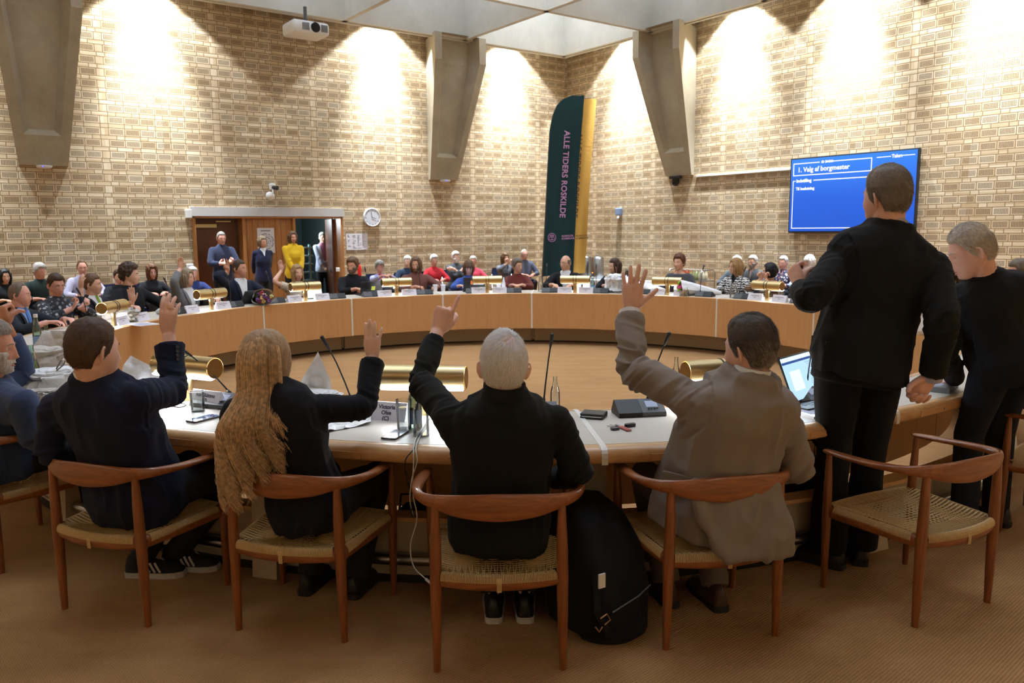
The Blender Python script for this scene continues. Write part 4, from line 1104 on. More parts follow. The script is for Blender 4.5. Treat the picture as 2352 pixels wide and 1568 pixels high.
def vmask(width, bottom, tie=None, shirt=None, tiew=.020, lapel=None, top=.60, name='shirt'):
    """front opening of a jacket: faces inside a V become the shirt (and tie)"""
    def f(o, s):
        me = o.data; n = len(me.polygons); c = np.empty(n*3); me.polygons.foreach_get('center', c); c = c.reshape(-1, 3)+A3(s.base)
        k = s.k; L = s.len/.53/k; r = c-A3(s.J['pelvis']); h = r@A3(s.up)/(k*L); x = r@A3(s.sx)/k; y = r@A3(s.up.cross(s.sx))/k
        nr = np.empty(n*3); me.polygons.foreach_get('normal', nr); nr = nr.reshape(-1, 3); ny = nr@A3(s.up.cross(s.sx))
        front = (y > 0) & (ny > .12); w = width*np.clip((h-bottom)/(.52-bottom), 0, 1)**.9
        V_ = front & (h > bottom) & (np.abs(x) < w) & (h < top)
        out = []
        if tie: out.append((V_ & (np.abs(x) < tiew*(1.15-.5*np.clip((h-bottom)/(.55-bottom), 0, 1))), 'tie', tie, .004))
        out.append((V_, name, shirt, -.002)); return out
    f.V = (width, bottom)
    return f
# ------------------------------------------------------------------ people at the far side of the ring and along the walls
def on_ring(px, py, r):
    d = ray(px, py); a = d.x*d.x+d.y*d.y; b_ = -2*d.y*7.5; c = 7.5**2-r*r; t = (-b_+math.sqrt(max(b_*b_-4*a*c, 0)))/(2*a)
    return CAM+d*t
def off_wall(px, py, d, left=True):
    r_ = ray(px, py); n = ER if left else EL
    t = (d+(C0-CAM).dot(n))/r_.dot(n); return CAM+r_*t
PN = simple('navy_trouser_wool', (34, 36, 44), rough=.9); JEANS = cloth('dark_jeans', (48, 56, 78)); PBLK = simple('black_trousers', (24, 24, 26), rough=.9)
HB = dict(brown=(100, 72, 50), dbrown=(66, 48, 36), blond=(158, 124, 82), ash=(140, 122, 98), grey=(142, 138, 132), white=(214, 212, 208), black=(24, 22, 22), lgrey=(182, 178, 172), auburn=(96, 60, 38), greybrown=(108, 94, 80))
SK = dict(pink=(216, 160, 142), fair=(220, 172, 146), tan=(202, 148, 120), pale=(224, 184, 162), light=(214, 164, 136))
def C(n, rgb, **k): return cloth('cloth_'+n, rgb, **k)
def stripes(nm, a, b_, scale, dist=0, dirn='Z', thr=.5):
    if nm in MATS: return MATS[nm]
    m = NT(nm); tc = m.n('ShaderNodeTexCoord'); wv = m.n('ShaderNodeTexWave', wave_type='BANDS', bands_direction=dirn, inp={'Scale': scale, 'Distortion': dist, 'Detail': 1.0, 'Detail Scale': 3.0}); m.l(tc.outputs['Object'], wv.inputs['Vector'])
    m.set(color=m.ramp(wv.outputs[1], [(thr-.04, srgb(a)), (thr+.04, srgb(b_))]), rough=.9, sheen=.1); MATS[nm] = m.mat; return m.mat
def floral(nm, base, cols, scale):
    if nm in MATS: return MATS[nm]
    m = NT(nm); tc = m.n('ShaderNodeTexCoord'); vo = m.n('ShaderNodeTexVoronoi', inp={'Scale': scale}); m.l(tc.outputs['Object'], vo.inputs['Vector'])
    sep = m.n('ShaderNodeSeparateColor'); m.l(vo.outputs['Color'], sep.inputs[0])
    pick = m.ramp(sep.outputs[0], [(i/len(cols), srgb(c)) for i, c in enumerate(cols)]+[(1.0, srgb(cols[-1]))])
    m.set(color=m.mix(m.math('LESS_THAN', vo.outputs['Distance'], .42), srgb(base), pick), rough=.9); MATS[nm] = m.mat; return m.mat
SHIRTW = C('white_shirt', (222, 222, 222), var=.05); TOPS = {}
GL_D = simple('dark_spectacle_frame', (30, 24, 22), rough=.35); GL_M = simple('metal_spectacle_frame', (120, 116, 110), rough=.3, metal=.8)

PSEAT = {}
def seat_person(label, crown, where, face=None, lean=0.06, side=0, head=(0, 0, 0), arms=('clasp', 'clasp'), hands=(None, None), fem=False, sk='fair', hair=('short', 'brown'), top=('sweater', (60, 60, 60)), mask=None, trous=None, mode='sit', belly=0.0, seat=.42, group=None, hairkw={}, glasses=None, beard=None, twist=0, fold=.004, topkw={}, collar=None, skirt=False):
    px, py = crown
    if where[0] == 'ring': P = on_ring(px, py, where[1])
    elif where[0] == 'L': P = off_wall(px, py, where[1], True)
    else: P = off_wall(px, py, where[1], False)
    if face is None: face = (RC-P) if where[0] == 'ring' else (ER if where[0] == 'L' else EL)*.8+(RC-P).normalized()*.6
    F = Vector((face[0], face[1], 0)).normalized(); R = F.cross(V(0, 0, 1)).normalized()
    ln = (P.z-.27-.5)*1.05 if mode == 'sit' else .62
    pos = V(P.x, P.y, 0)-F*(lean*ln*1.1+.025)-R*(side*ln*1.1)
    arms = tuple(at_y(a[1], a[2], P.y+a[3]) if (isinstance(a, tuple) and a[0] == 'px') else a for a in arms)
    J = make_joints(pos, F, P.z-(.012 if hair else 0), mode, lean, side, head, arms, seat, fem, hands, twist)
    p = Person(J, J['k'], fem, False, None, SK[sk] if isinstance(sk, str) else sk, belly, label)
    if group: p.body['group'] = group
    if mode == 'sit' and where[0] != 'ring': PSEAT[p.body.name] = (pos, F)
    mat = top[1] if not isinstance(top[1], tuple) else C('_'.join(map(str, top[1])), top[1])
    p.top(top[0], mat, fold=fold, masks=mask, **topkw)
    if mask and top[0] in ('jacket', 'blazer', 'cardigan', 'coat'): p.lapels(mat, *mask.V)
    p.trousers(trous or PN)
    if hair: p.hair(hair[0], hairmat(HB[hair[1]]), seed=int(px) % 97, **hairkw)
    if glasses: p.glasses(glasses)
    if beard: p.beard(hairmat(HB[beard]))
    if collar: p.collar('collar', collar, h0=.53, h1=.572, open_front=.35)
    return p
UP = V(0, 0, 1)
tie = lambda nm, rgb: C(nm, rgb, var=.08)
DSUIT = (34, 35, 42); RING = 'council members at the far ring'
NORDIC = floral('nordic_pattern_knit', (44, 46, 54), [(44, 46, 54), (200, 200, 205), (30, 32, 38), (120, 122, 128)], 26)
seat_person('person in dark suit and blue tie, balding, in profile at the left of the ring', (45, 647), ('ring', 4.60), lean=.14, head=(-8, 4, 0), arms=('table', 'table'), sk='pink', hair=('receding', 'greybrown'), top=('jacket', C('suit_ink', (36, 40, 50))), mask=vmask(.085, .17, tie('blue_tie', (76, 122, 196)), C('blue_shirt', (120, 150, 200))), collar=C('blue_shirt', (120, 150, 200)))
seat_person('person in patterned knit sweater and glasses looking down at a phone', (128, 628), ('ring', 4.72), face=(.72, -.35), head=(6, 10, 0), arms=((-.04, .34, .86), (.05, .34, .86)), hands=((V(.5, .3, .3), V(-.2, -.3, .9), 'hook'), (V(.2, .3, .4), V(-.4, -.2, .9), 'hook')), sk='pink', hair=('short', 'dbrown'), top=('sweater', NORDIC), glasses=GL_D, collar=C('pale_blue_collar', (160, 172, 200)))
seat_person('person in dark suit and green tie holding a hand up before the face', (212, 628), ('ring', 4.75), face=(.85, -.1), head=(-15, 2, 0), arms=('table', ('px', 186, 664, -.35)), hands=(None, (V(.1, 0, 1), V(.4, .9, 0), 'cup')), sk='fair', hair=('short', 'brown'), top=('jacket', C('suit_char', DSUIT)), mask=vmask(.095, .12, tie('green_tie', (128, 166, 44)), SHIRTW, .03), collar=SHIRTW)
seat_person('person with dark curly hair and black sweater raising a flat palm at the chest', (297, 606), ('ring', 4.72), head=(-38, 2, 0), arms=('table', ('px', 303, 694, -.35)), hands=(None, (V(0, 0, 1), V(.1, -1, 0), 'flat')), sk='fair', hair=('curly', 'dbrown'), top=('sweater', C('black_knit', (26, 27, 30))), collar=C('grey_collar', (190, 190, 194)))
seat_person('person in grey blazer with grey-blond bob and one arm stretched high', (428, 616), ('ring', 4.72), head=(-22, 2, 0), arms=('table', ('px', 414, 617, -.1)), hands=(None, (V(.06, 0, 1), V(.3, -.9, 0), 'cup')), fem=True, sk='fair', hair=('bob', 'ash'), hairkw=dict(locks=14, length=.13), top=('blazer', C('grey_tweed', (112, 112, 114), var=.3)), mask=vmask(.075, .08, None, SHIRTW))
seat_person('person in navy blazer and open white shirt raising two fingers', (550, 595), ('ring', 4.75), head=(-24, 0, 0), arms=('table', ('px', 522, 626, -.1)), hands=(None, (V(0, 0, 1), V(-.2, -1, 0), 'two')), sk='tan', hair=('crop', 'dbrown'), top=('blazer', C('navy_blazer', (30, 34, 50))), mask=vmask(.085, .10, None, SHIRTW), collar=SHIRTW)
FLORAL = floral('beige_floral_cloth', (204, 190, 166), [(40, 38, 36), (204, 190, 166), (140, 120, 96), (60, 54, 50), (220, 210, 190)], 24)
seat_person('person with blond hair and floral dress stretching a bare arm up', (683, 606), ('ring', 4.75), head=(4, 4, 4), arms=('clasp', ('px', 646, 622, -.1)), hands=(None, (V(-.1, 0, 1), V(.1, -1, 0), 'flat')), fem=True, sk='fair', hair=('long', 'blond'), hairkw=dict(locks=18, length=.30), top=('dress', FLORAL), topkw=dict(cuff=.32))
seat_person('person with brown hair, greying beard and black sweater looking aside', (810, 592), ('ring', 4.75), head=(46, 2, 0), arms=('clasp', 'clasp'), sk='tan', hair=('volume', 'brown'), beard='greybrown', top=('sweater', C('black_knit', (26, 27, 30))))
seat_person('person with long brown hair in rust-brown striped shirt', (955, 589), ('ring', 4.75), head=(20, 6, 0), arms=('wide', 'clasp'), sk='tan', hair=('long', 'brown'), hairkw=dict(locks=18, length=.22), beard='brown', top=('shirt', stripes('rust_stripe_shirt', (124, 74, 62), (98, 58, 50), 24, .4)))
seat_person('person in blue top behind a laptop, face lit by its screen', (1076, 597), ('ring', 4.75), head=(0, 12, 0), arms=('table', 'table'), fem=True, sk='pale', hair=('fringe', 'brown'), hairkw=dict(locks=14, length=.14), top=('blouse', C('royal_blue', (62, 92, 164))), glasses=GL_M)
seat_person('person with short grey hair and dark red sweater, hands clasped', (1188, 593), ('ring', 4.75), head=(-42, 2, 0), arms=('clasp', 'clasp'), fem=True, sk='light', hair=('volume', 'greybrown'), top=('sweater', C('dark_red_knit', (104, 46, 40))), glasses=GL_M)
seat_person('person, bald with glasses, black cardigan over white shirt', (1299, 585), ('ring', 4.78), head=(36, 4, 0), arms=('table', 'table'), sk='light', hair=('bald', 'greybrown'), top=('cardigan', C('black_knit', (26, 27, 30))), mask=vmask(.085, .02, None, SHIRTW), glasses=GL_D, collar=SHIRTW)
seat_person('person with dark ponytail, black blazer and green top looking aside', (1412, 592), ('ring', 4.75), head=(52, 8, 0), arms=('clasp', 'clasp'), fem=True, sk='fair', hair=('short', 'dbrown'), hairkw=dict(locks=9, length=.15), top=('blazer', C('black_blazer', (26, 26, 28))), mask=vmask(.07, .14, None, C('bottle_green', (30, 66, 58))))
seat_person('person in plain dark grey top with brown hair pinned up', (1560, 583), ('ring', 4.80), head=(14, 2, 0), arms=('lap', 'lap'), fem=True, sk='fair', hair=('volume', 'auburn'), top=('shirt', C('slate_top', (74, 75, 80))), topkw=dict(neck=False))
ZIG = stripes('black_white_zigzag_knit', (22, 22, 24), (226, 224, 220), 10, 5.0)
seat_person('person with shoulder-length hair and glasses in black and white zigzag cardigan', (1690, 592), ('ring', 4.75), head=(42, 2, 0), arms=('lap', 'lap'), fem=True, sk='fair', hair=('bob', 'blond'), hairkw=dict(locks=16, length=.19), top=('cardigan', ZIG), mask=vmask(.05, .30, None, C('black_knit', (26, 27, 30))), glasses=GL_D)
STR = stripes('beige_black_stripes', (30, 27, 26), (190, 160, 136), 13, .3)
seat_person('person with short black hair and beige striped top, hands held at the mouth', (1768, 603), ('ring', 4.72), lean=.16, head=(52, -2, 0), arms=((-.02, .22, .93), (.05, .22, .93)), hands=((V(.2, .2, 1), V(.5, -.6, 0), 'hook'), (V(-.2, .2, 1), V(-.5, -.6, 0), 'hook')), fem=True, sk='fair', hair=('bob', 'black'), hairkw=dict(locks=14, length=.07), top=('shirt', STR))
seat_person('person with wavy brown hair glimpsed between the two standing men', (2190, 592), ('ring', 4.75), head=(10, 6, 0), arms=('table', 'table'), fem=True, sk='fair', hair=('curlylong', 'dbrown'), hairkw=dict(locks=14, length=.12), top=('blouse', C('black_knit', (26, 27, 30))), mask=vmask(.06, .30, None, SHIRTW))
seat_person('person with grey-brown hair half hidden behind the right standing man', (2340, 595), ('ring', 4.75), head=(10, 4, 0), arms=('table', 'table'), sk='pink', hair=('short', 'greybrown'), top=('jacket', C('suit_char', DSUIT)))

# audience along the left wall
seat_person('person with long black hair in dark top at the far left edge', (10, 616), ('L', .75), head=(0, 4, 0), arms=('lap', 'lap'), fem=True, sk='fair', hair=('long', 'black'), hairkw=dict(locks=14, length=.26), top=('sweater', C('black_knit', (26, 27, 30))))
seat_person('person with grey hair and dark green sweater seated by the wall', (90, 605), ('L', .8), head=(-25, 10, 0), arms=('lap', 'lap'), sk='pink', hair=('volume', 'lgrey'), top=('sweater', C('forest_knit', (38, 52, 50))))
seat_person('person in pale lilac shirt behind a raised hand', (188, 597), ('L', .75), head=(10, 4, 0), arms=('lap', 'lap'), sk='pink', hair=('receding', 'brown'), top=('shirt', C('lilac_shirt', (176, 174, 200))))
seat_person('person in black coat behind the curly-haired one', (272, 618), ('L', .8), head=(0, 6, 0), arms=('lap', 'lap'), sk='fair', hair=('short', 'dbrown'), top=('coat', C('black_coat', (28, 29, 34))), collar=SHIRTW)
seat_person('person with long auburn hair and glasses in dark jacket by the wall', (348, 608), ('L', .8), head=(0, 4, 0), arms=('lap', 'lap'), fem=True, sk='pink', hair=('curlylong', 'auburn'), hairkw=dict(locks=18, length=.22), top=('jacket', C('black_coat', (28, 29, 34))), glasses=GL_M)
seat_person('person in blue sweater behind the grey-blazer woman', (442, 612), ('L', .7), head=(0, 4, 0), arms=('lap', 'lap'), sk='pink', hair=('short', 'lgrey'), top=('sweater', C('cobalt_knit', (44, 58, 112))))
seat_person('person with curly grey hair and lilac jacket over a pink top', (872, 599), ('L', 1.0), head=(4, 12, 0), arms=('clasp', 'clasp'), fem=True, sk='pink', hair=('curly', 'grey'), top=('jacket', C('lilac_jacket', (164, 166, 204))), mask=vmask(.05, .1, None, C('magenta_top', (170, 44, 110))))
seat_person('person with white hair and navy coat behind the long-haired one', (936, 587), ('L', .9), head=(30, 4, 0), arms=('lap', 'lap'), sk='pale', hair=('short', 'white'), top=('coat', C('navy_coat', (36, 48, 72))))
seat_person('person with white hair, glasses and red jacket', (997, 585), ('L', .9), head=(0, 4, 0), arms=('lap', 'lap'), fem=True, sk='pink', hair=('volume', 'white'), top=('jacket', C('red_jacket', (184, 42, 52))), glasses=GL_M)
seat_person('person with white hair and white beard in slate jacket, arms folded', (1047, 578), ('L', .75), head=(-8, 2, 0), arms=('fold', 'fold'), sk='pale', hair=('volume', 'white'), beard='white', top=('jacket', C('slate_jacket', (76, 84, 92))))
seat_person('person with white hair in pink high-neck sweater', (1087, 587), ('L', .85), head=(20, 4, 0), arms=('lap', 'lap'), fem=True, sk='pink', hair=('short', 'white'), top=('sweater', C('coral_knit', (228, 84, 110))), collar=C('coral_knit', (228, 84, 110)))
seat_person('person with long brown hair in grey jacket holding a phone near the chin', (1160, 580), ('L', .7), head=(-10, 8, 0), arms=((-.05, .24, .90), (.03, .26, .92)), hands=((V(.3, .1, 1), V(0, -1, 0), 'hook'), (V(-.2, .1, 1), V(0, -1, 0), 'hook')), fem=True, sk='pale', hair=('long', 'brown'), hairkw=dict(locks=14, length=.2), top=('jacket', C('steel_jacket', (108, 112, 124))))
seat_person('person, stout with glasses and grey-blue jumper, legs apart near the flag', (1205, 572), ('L', .8), head=(0, 0, 0), arms=('lap', 'lap'), sk='pink', hair=('receding', 'white'), belly=.05, top=('jumper', C('greyblue_jumper', (92, 98, 118))), glasses=GL_M)
# audience along the right wall
seat_person('person with white hair mostly hidden behind the zigzag cardigan', (1692, 587), ('R', .7), head=(20, 4, 0), arms=('lap', 'lap'), sk='pale', hair=('short', 'white'), top=('jacket', C('slate_jacket', (76, 84, 92))))
seat_person('person with grey hair, glasses, moustache and dark jacket against the brick', (1729, 586), ('R', .75), head=(6, 4, 0), arms=('lap', 'lap'), sk='light', hair=('short', 'lgrey'), beard='grey', top=('jacket', C('char_jacket', (72, 74, 78))), mask=vmask(.04, .25, None, C('check_shirt', (170, 140, 132))), glasses=GL_M)
FLOR2 = floral('blue_pink_floral', (54, 56, 84), [(54, 56, 84), (220, 190, 196), (190, 110, 100), (240, 230, 230)], 30)
seat_person('person with fair hair and dark floral blouse with pink collar', (1799, 587), ('R', .75), head=(4, 4, 0), arms=('lap', 'lap'), fem=True, sk='pink', hair=('short', 'lgrey'), top=('blouse', FLOR2), collar=C('pink_collar', (226, 190, 194)))
FLOR3 = floral('pale_blue_floral', (150, 168, 204), [(150, 168, 204), (230, 234, 240), (90, 110, 160)], 30)
seat_person('person with white bob, glasses and pale blue floral blouse', (1859, 585), ('R', .75), head=(25, 4, 0), arms=('lap', 'lap'), fem=True, sk='pink', hair=('fringe', 'white'), hairkw=dict(locks=10, length=.1), top=('blouse', FLOR3), glasses=simple('red_spectacle_frame', (120, 40, 40), rough=.4))
# standing in the doorway
seat_person('person standing in dark blue sweater before the shut door, hands together', (508, 531), ('L', .55), mode='stand', lean=.0, head=(0, 6, 0), arms=((-.02, .26, 1.10), (.05, .24, 1.08)), hands=((V(.6, .5, .3), V(0, -.3, 1), 'hook'), (V(-.6, .5, .2), V(0, -.3, 1), 'hook')), sk='pink', hair=('crop', 'grey'), top=('sweater', C('dark_blue_knit', (50, 56, 80))), trous=PBLK)
seat_person('person standing in navy cardigan and white shirt before the oak boards', (602, 541), ('L', .6), mode='stand', lean=.0, head=(-20, 6, 0), arms=('back', 'back'), fem=True, sk='fair', hair=('short', 'ash'), hairkw=dict(locks=10, length=.10), top=('cardigan', C('navy_cardigan', (34, 38, 66))), mask=vmask(.06, .40, None, SHIRTW), collar=SHIRTW, trous=PN)
seat_person('person standing in bright yellow sweater in the open doorway', (672, 530), ('L', .55), mode='stand', lean=.0, head=(0, 4, 0), arms=('front', 'front'), fem=True, sk='pink', hair=('long', 'brown'), hairkw=dict(locks=14, length=.2), top=('sweater', C('sunflower_knit', (224, 182, 40))), trous=PBLK, topkw=dict(grow=.014, sleeve=.02))
seat_person('person in pale shirt and pink waistcoat standing back in the dark corridor', (741, 533), ('L', -1.5), mode='stand', lean=.0, head=(0, 4, 0), arms=('front', 'front'), sk='pale', hair=('short', 'lgrey'), top=('shirt', C('pale_blue_shirt', (186, 192, 216))), mask=vmask(.10, .05, None, C('pink_waistcoat', (188, 120, 150)), name='waistcoat'), trous=PBLK)
# ------------------------------------------------------------------ the people in the foreground, posed joint by joint
def reach(px, py, a, L, far=True):
    """point on the sight line at distance L from a (far root); falls back to the closest point"""
    d = ray(px, py); o = CAM-a; A_ = d.dot(d); B_ = 2*d.dot(o); C_ = o.dot(o)-L*L; D = B_*B_-4*A_*C_
    t = (-B_+(math.sqrt(D) if far else -math.sqrt(D)))/(2*A_) if D > 0 else -B_/(2*A_)
    return CAM+d*t
def legs(J, F, R, k, kn, an, toe=.14):
    for i, sd in enumerate('LR'):
        s = -1 if sd == 'L' else 1
        J['hip'+sd] = J['pelvis']+R*(s*.09*k)-V(0, 0, .01); J['kn'+sd] = V(*kn[i]); J['an'+sd] = V(*an[i]); J['toe'+sd] = J['an'+sd]+F*(toe*k)-V(0, 0, .04*k)
def frame(F): F = Vector((F[0], F[1], 0)).normalized(); return F, F.cross(UP).normalized()
def strands(p, name, mat, roots, n, length, flow, rad=.0006, segs=5, lift=.5, seed=1, droop=.0, parent=None):
    """hair strands as fine tapered tubes; roots: list of (point, normal) in head space, flow(point)->direction in head space"""
    M = Matrix.Translation(-p.base) @ p.hM; sc = p.hM.to_scale().x; R = random.Random(seed); b = MB()
    for i in range(n):
        q, nn = roots[R.randrange(len(roots))]; q = V(*q)+V(R.uniform(-1, 1), R.uniform(-1, 1), R.uniform(-1, 1))*.003; nn = V(*nn); L = length*R.uniform(.7, 1.15)
        d = flow(q); d = (d-nn*d.dot(nn)); d = d.normalized() if d.length > 1e-5 else V(0, -1, 0); j = V(R.gauss(0, 1), R.gauss(0, 1), R.gauss(0, 1))*.16
        pts = [q]
        for s_ in range(segs):
            u = (s_+1)/segs; dd = (d+nn*lift*(1-u*1.35)+j*u+V(0, 0, -droop*u)).normalized(); pts.append(pts[-1]+dd*(L/segs))
        b.tube([M @ x for x in pts], [rad*sc*(1-.75*k_/segs) for k_ in range(segs+1)], 3, caps=False)
    o = b.build(name, mat, p.body if parent is None else parent, smooth=True); return o
def scalp(style, t=1.0, off=.4, thr=.05, fem=False):
    D = head_grid(90, 64); P = head_shape(D, fem, plain=True); th, m = hair_thickness(style, D, t); N = P/np.array([.0745**2, .0965**2, .118**2]); N /= np.linalg.norm(N, axis=1)[:, None]
    return [(tuple(P[i]+N[i]*th[i]*off), tuple(N[i])) for i in range(len(D)) if m[i] > thr], D, m
def strand_mat(nm, rgb, var=.35):
    if nm in MATS: return MATS[nm]
    m = NT(nm); c = srgb(rgb); f = m.noise(70, detail=2)
    m.set(color=m.ramp(f, [(.3, tuple(q*(1-var) for q in c[:3])+(1,)), (.7, tuple(min(1, q*(1+var)) for q in c[:3])+(1,))]), rough=.42, spec=.4); MATS[nm] = m.mat; return m.mat
def cuffring(p, side, name, mat, u0, u1, r, n=28, thick=.0025, flare=1.0):
    a, w = p.J['el'+side], p.J['wr'+side]; ax = (w-a).normalized(); x = ax.orthogonal().normalized(); y = ax.cross(x); k = p.k; rs = []
    c0, c1 = a.lerp(w, u0)-p.base, a.lerp(w, u1)-p.base
    for c, q in ((c0, r*flare), (c1, r), (c1, r-thick), (c0, r*flare-thick)): rs.append([c+x*(math.cos(2*PI*i/n)*q*k)+y*(math.sin(2*PI*i/n)*q*k) for i in range(n)])
    b = MB(); b.loft(rs, False, False); return b.build(name, mat, p.body, smooth=50)
def nails(p, hand, mat): pass
def ring_on(p, side, name, mat, fi, at=.30, r=.0102, pose=None, th=.0016):
    """finger ring on finger fi of a raised straight hand"""
    f, n, ps = p.J['hand'+side][:3]; f = Vector(f).normalized(); n = Vector(n); n = (n-f*n.dot(f)).normalized(); x = n.cross(f) if side == 'L' else f.cross(n); k = p.k*(.93 if p.fem else 1.02)
    bx, bc, bz, ln = [(.0305, .0, .090, .073), (.0100, -.001, .096, .083), (-.0110, -.001, .092, .077), (-.0305, .001, .082, .060)][fi]; a = math.radians(FING[ps]['sp'][fi]); c0 = math.radians(FING[ps]['c'][fi][0]); d = f*math.cos(a)+x*math.sin(a); d = d*math.cos(c0)+n*math.sin(c0)
    c = p.J['wr'+side]+x*(bx*k)+n*(bc*k)+f*(bz*k)+d*(ln*at*k)-p.base
    b = MB(); s = d.cross(n).normalized(); t = d.cross(s); b.tube([c+s*(math.cos(q)*r*k)+t*(math.sin(q)*r*k) for q in np.linspace(0, 2*PI, 25)], th, 6, caps=False); return b.build(name, mat, p.body, smooth=True)
def buttons(p, side, pts, n, mat=None):
    for q in pts:
        c = Vector(q)-p.base; b = MB(); b.lathe([(0, 0), (.0078, 0), (.0085, .002), (.0075, .0036), (.004, .003), (0, .003)], 14, c=c, axis=n); b.build('button', mat or BLACK, p.body, smooth=50)
GOLD = simple('gold_ring', (212, 170, 96), rough=.25, metal=1.0, var=0); SILVER = simple('silver_chain', (200, 200, 200), rough=.25, metal=1.0, var=0)
SKN = (206, 150, 124)

# ---- man in navy blazer (second from the left), right hand up
def navy_man():
    F, R = frame((.352, .936)); k = 1.0; J = dict(k=k)
    J['pelvis'] = V(-1.63, 3.31, .52); J['neck'] = at_y(222, 876, 3.14)
    J['shL'] = at_y(130, 938, 3.25); J['shR'] = at_y(312, 912, 3.12)
    J['elR'] = reach(398, 898, J['shR'], .275); J['wrR'] = reach(388, 768, J['elR'], .255)
    J['elL'] = at_y(112, 1040, 3.24); J['wrL'] = V(-1.80, 3.50, .60)
    J['handR'] = (J['wrR'].lerp(at_y(385, 660, J['wrR'].y), 1)-J['wrR'], V(.1, 1, -.05), 'cup'); J['handL'] = (F+R*.5, -UP, 'relax')
    hc = at_y(214, 806, 3.10); J['head'] = head_matrix(hc, F*.80+R*.12, 4, -3, 1.02)
    legs(J, F, R, k, ((-1.56, 3.72, .50), (-1.28, 3.66, .50)), ((-1.755, 3.585, .088), (-1.62, 3.66, .088)))
    J['toeL'] = J['anL']+V(.15, .0, -.04); J['toeR'] = J['anR']+V(.15, -.01, -.04)
    p = Person(J, k, False, True, None, (230, 184, 164), .02, 'person in navy blazer from behind, short brown hair, right hand raised with gold ring')
    mat = cloth('navy_wool', (26, 31, 52), weave=1400)
    def ex(b): 
        q = J['wrR'].lerp(J['elR'], .18); b.tube([J['elR'].lerp(J['wrR'], .55), q], [.056, .064], 18)
    p.top('blazer', mat, grow=.020, sleeve=.012, cuff=.93, fold=.013, shoulder=1.05, hem=1.05, extra=ex, slen=(2, 1.86))
    p.collar('collar', mat, r0=.066, r1=.088, h0=.512, h1=.572, open_front=.5, tilt=.02, thick=.008)
    p.collar('shirt_collar', SHIRTW, r0=.062, r1=.066, h0=.53, h1=.602, open_front=.4, thick=.004)
    p.trousers(PBLK, shoes=False)
    p.hair('short', hairmat((74, 54, 40)), t=.75, noise=.0022)
    rt, D, m = scalp('short', .75, .7)
    strands(p, 'hair_strands', strand_mat('strand_brown', (92, 70, 54)), rt, 5200, .017, lambda q: V(q.x*.4, -1+q.z*2, -.9 if q.z < .05 else -.2), lift=.55, seed=4)
    rg = ring_on(p, 'R', 'finger_ring', GOLD, 2, .28)
    q = J['elR'].lerp(J['wrR'], .62); ax = (J['wrR']-J['elR']).normalized(); n = V(.75, -.66, 0); n = (n-ax*n.dot(ax)).normalized()
    buttons(p, 'R', [J['elR'].lerp(J['wrR'], .50+.07*i)+n*(.058+.002*i) for i in range(4)], n)
    for sd in 'LR':
        sh, M = p.shoe(sd, simple('black_sneaker_suede', (22, 22, 23), rough=.85), simple('white_sneaker_sole', (186, 184, 182), rough=.7))
        for s in (-1, 1):
            b = MB()
            for i in range(3):
                y0 = .035+.024*i; b.tube([M @ V(s*.0425, y0+.018, .030), M @ V(s*.041, y0+.006, .050), M @ V(s*.033, y0-.010, .074)], [(.0055, .002)]*3, 6, ref=(1, 0, 0))
            b.build('stripe', simple('white_sneaker_sole', (186, 184, 182), rough=.7), sh)
    return p
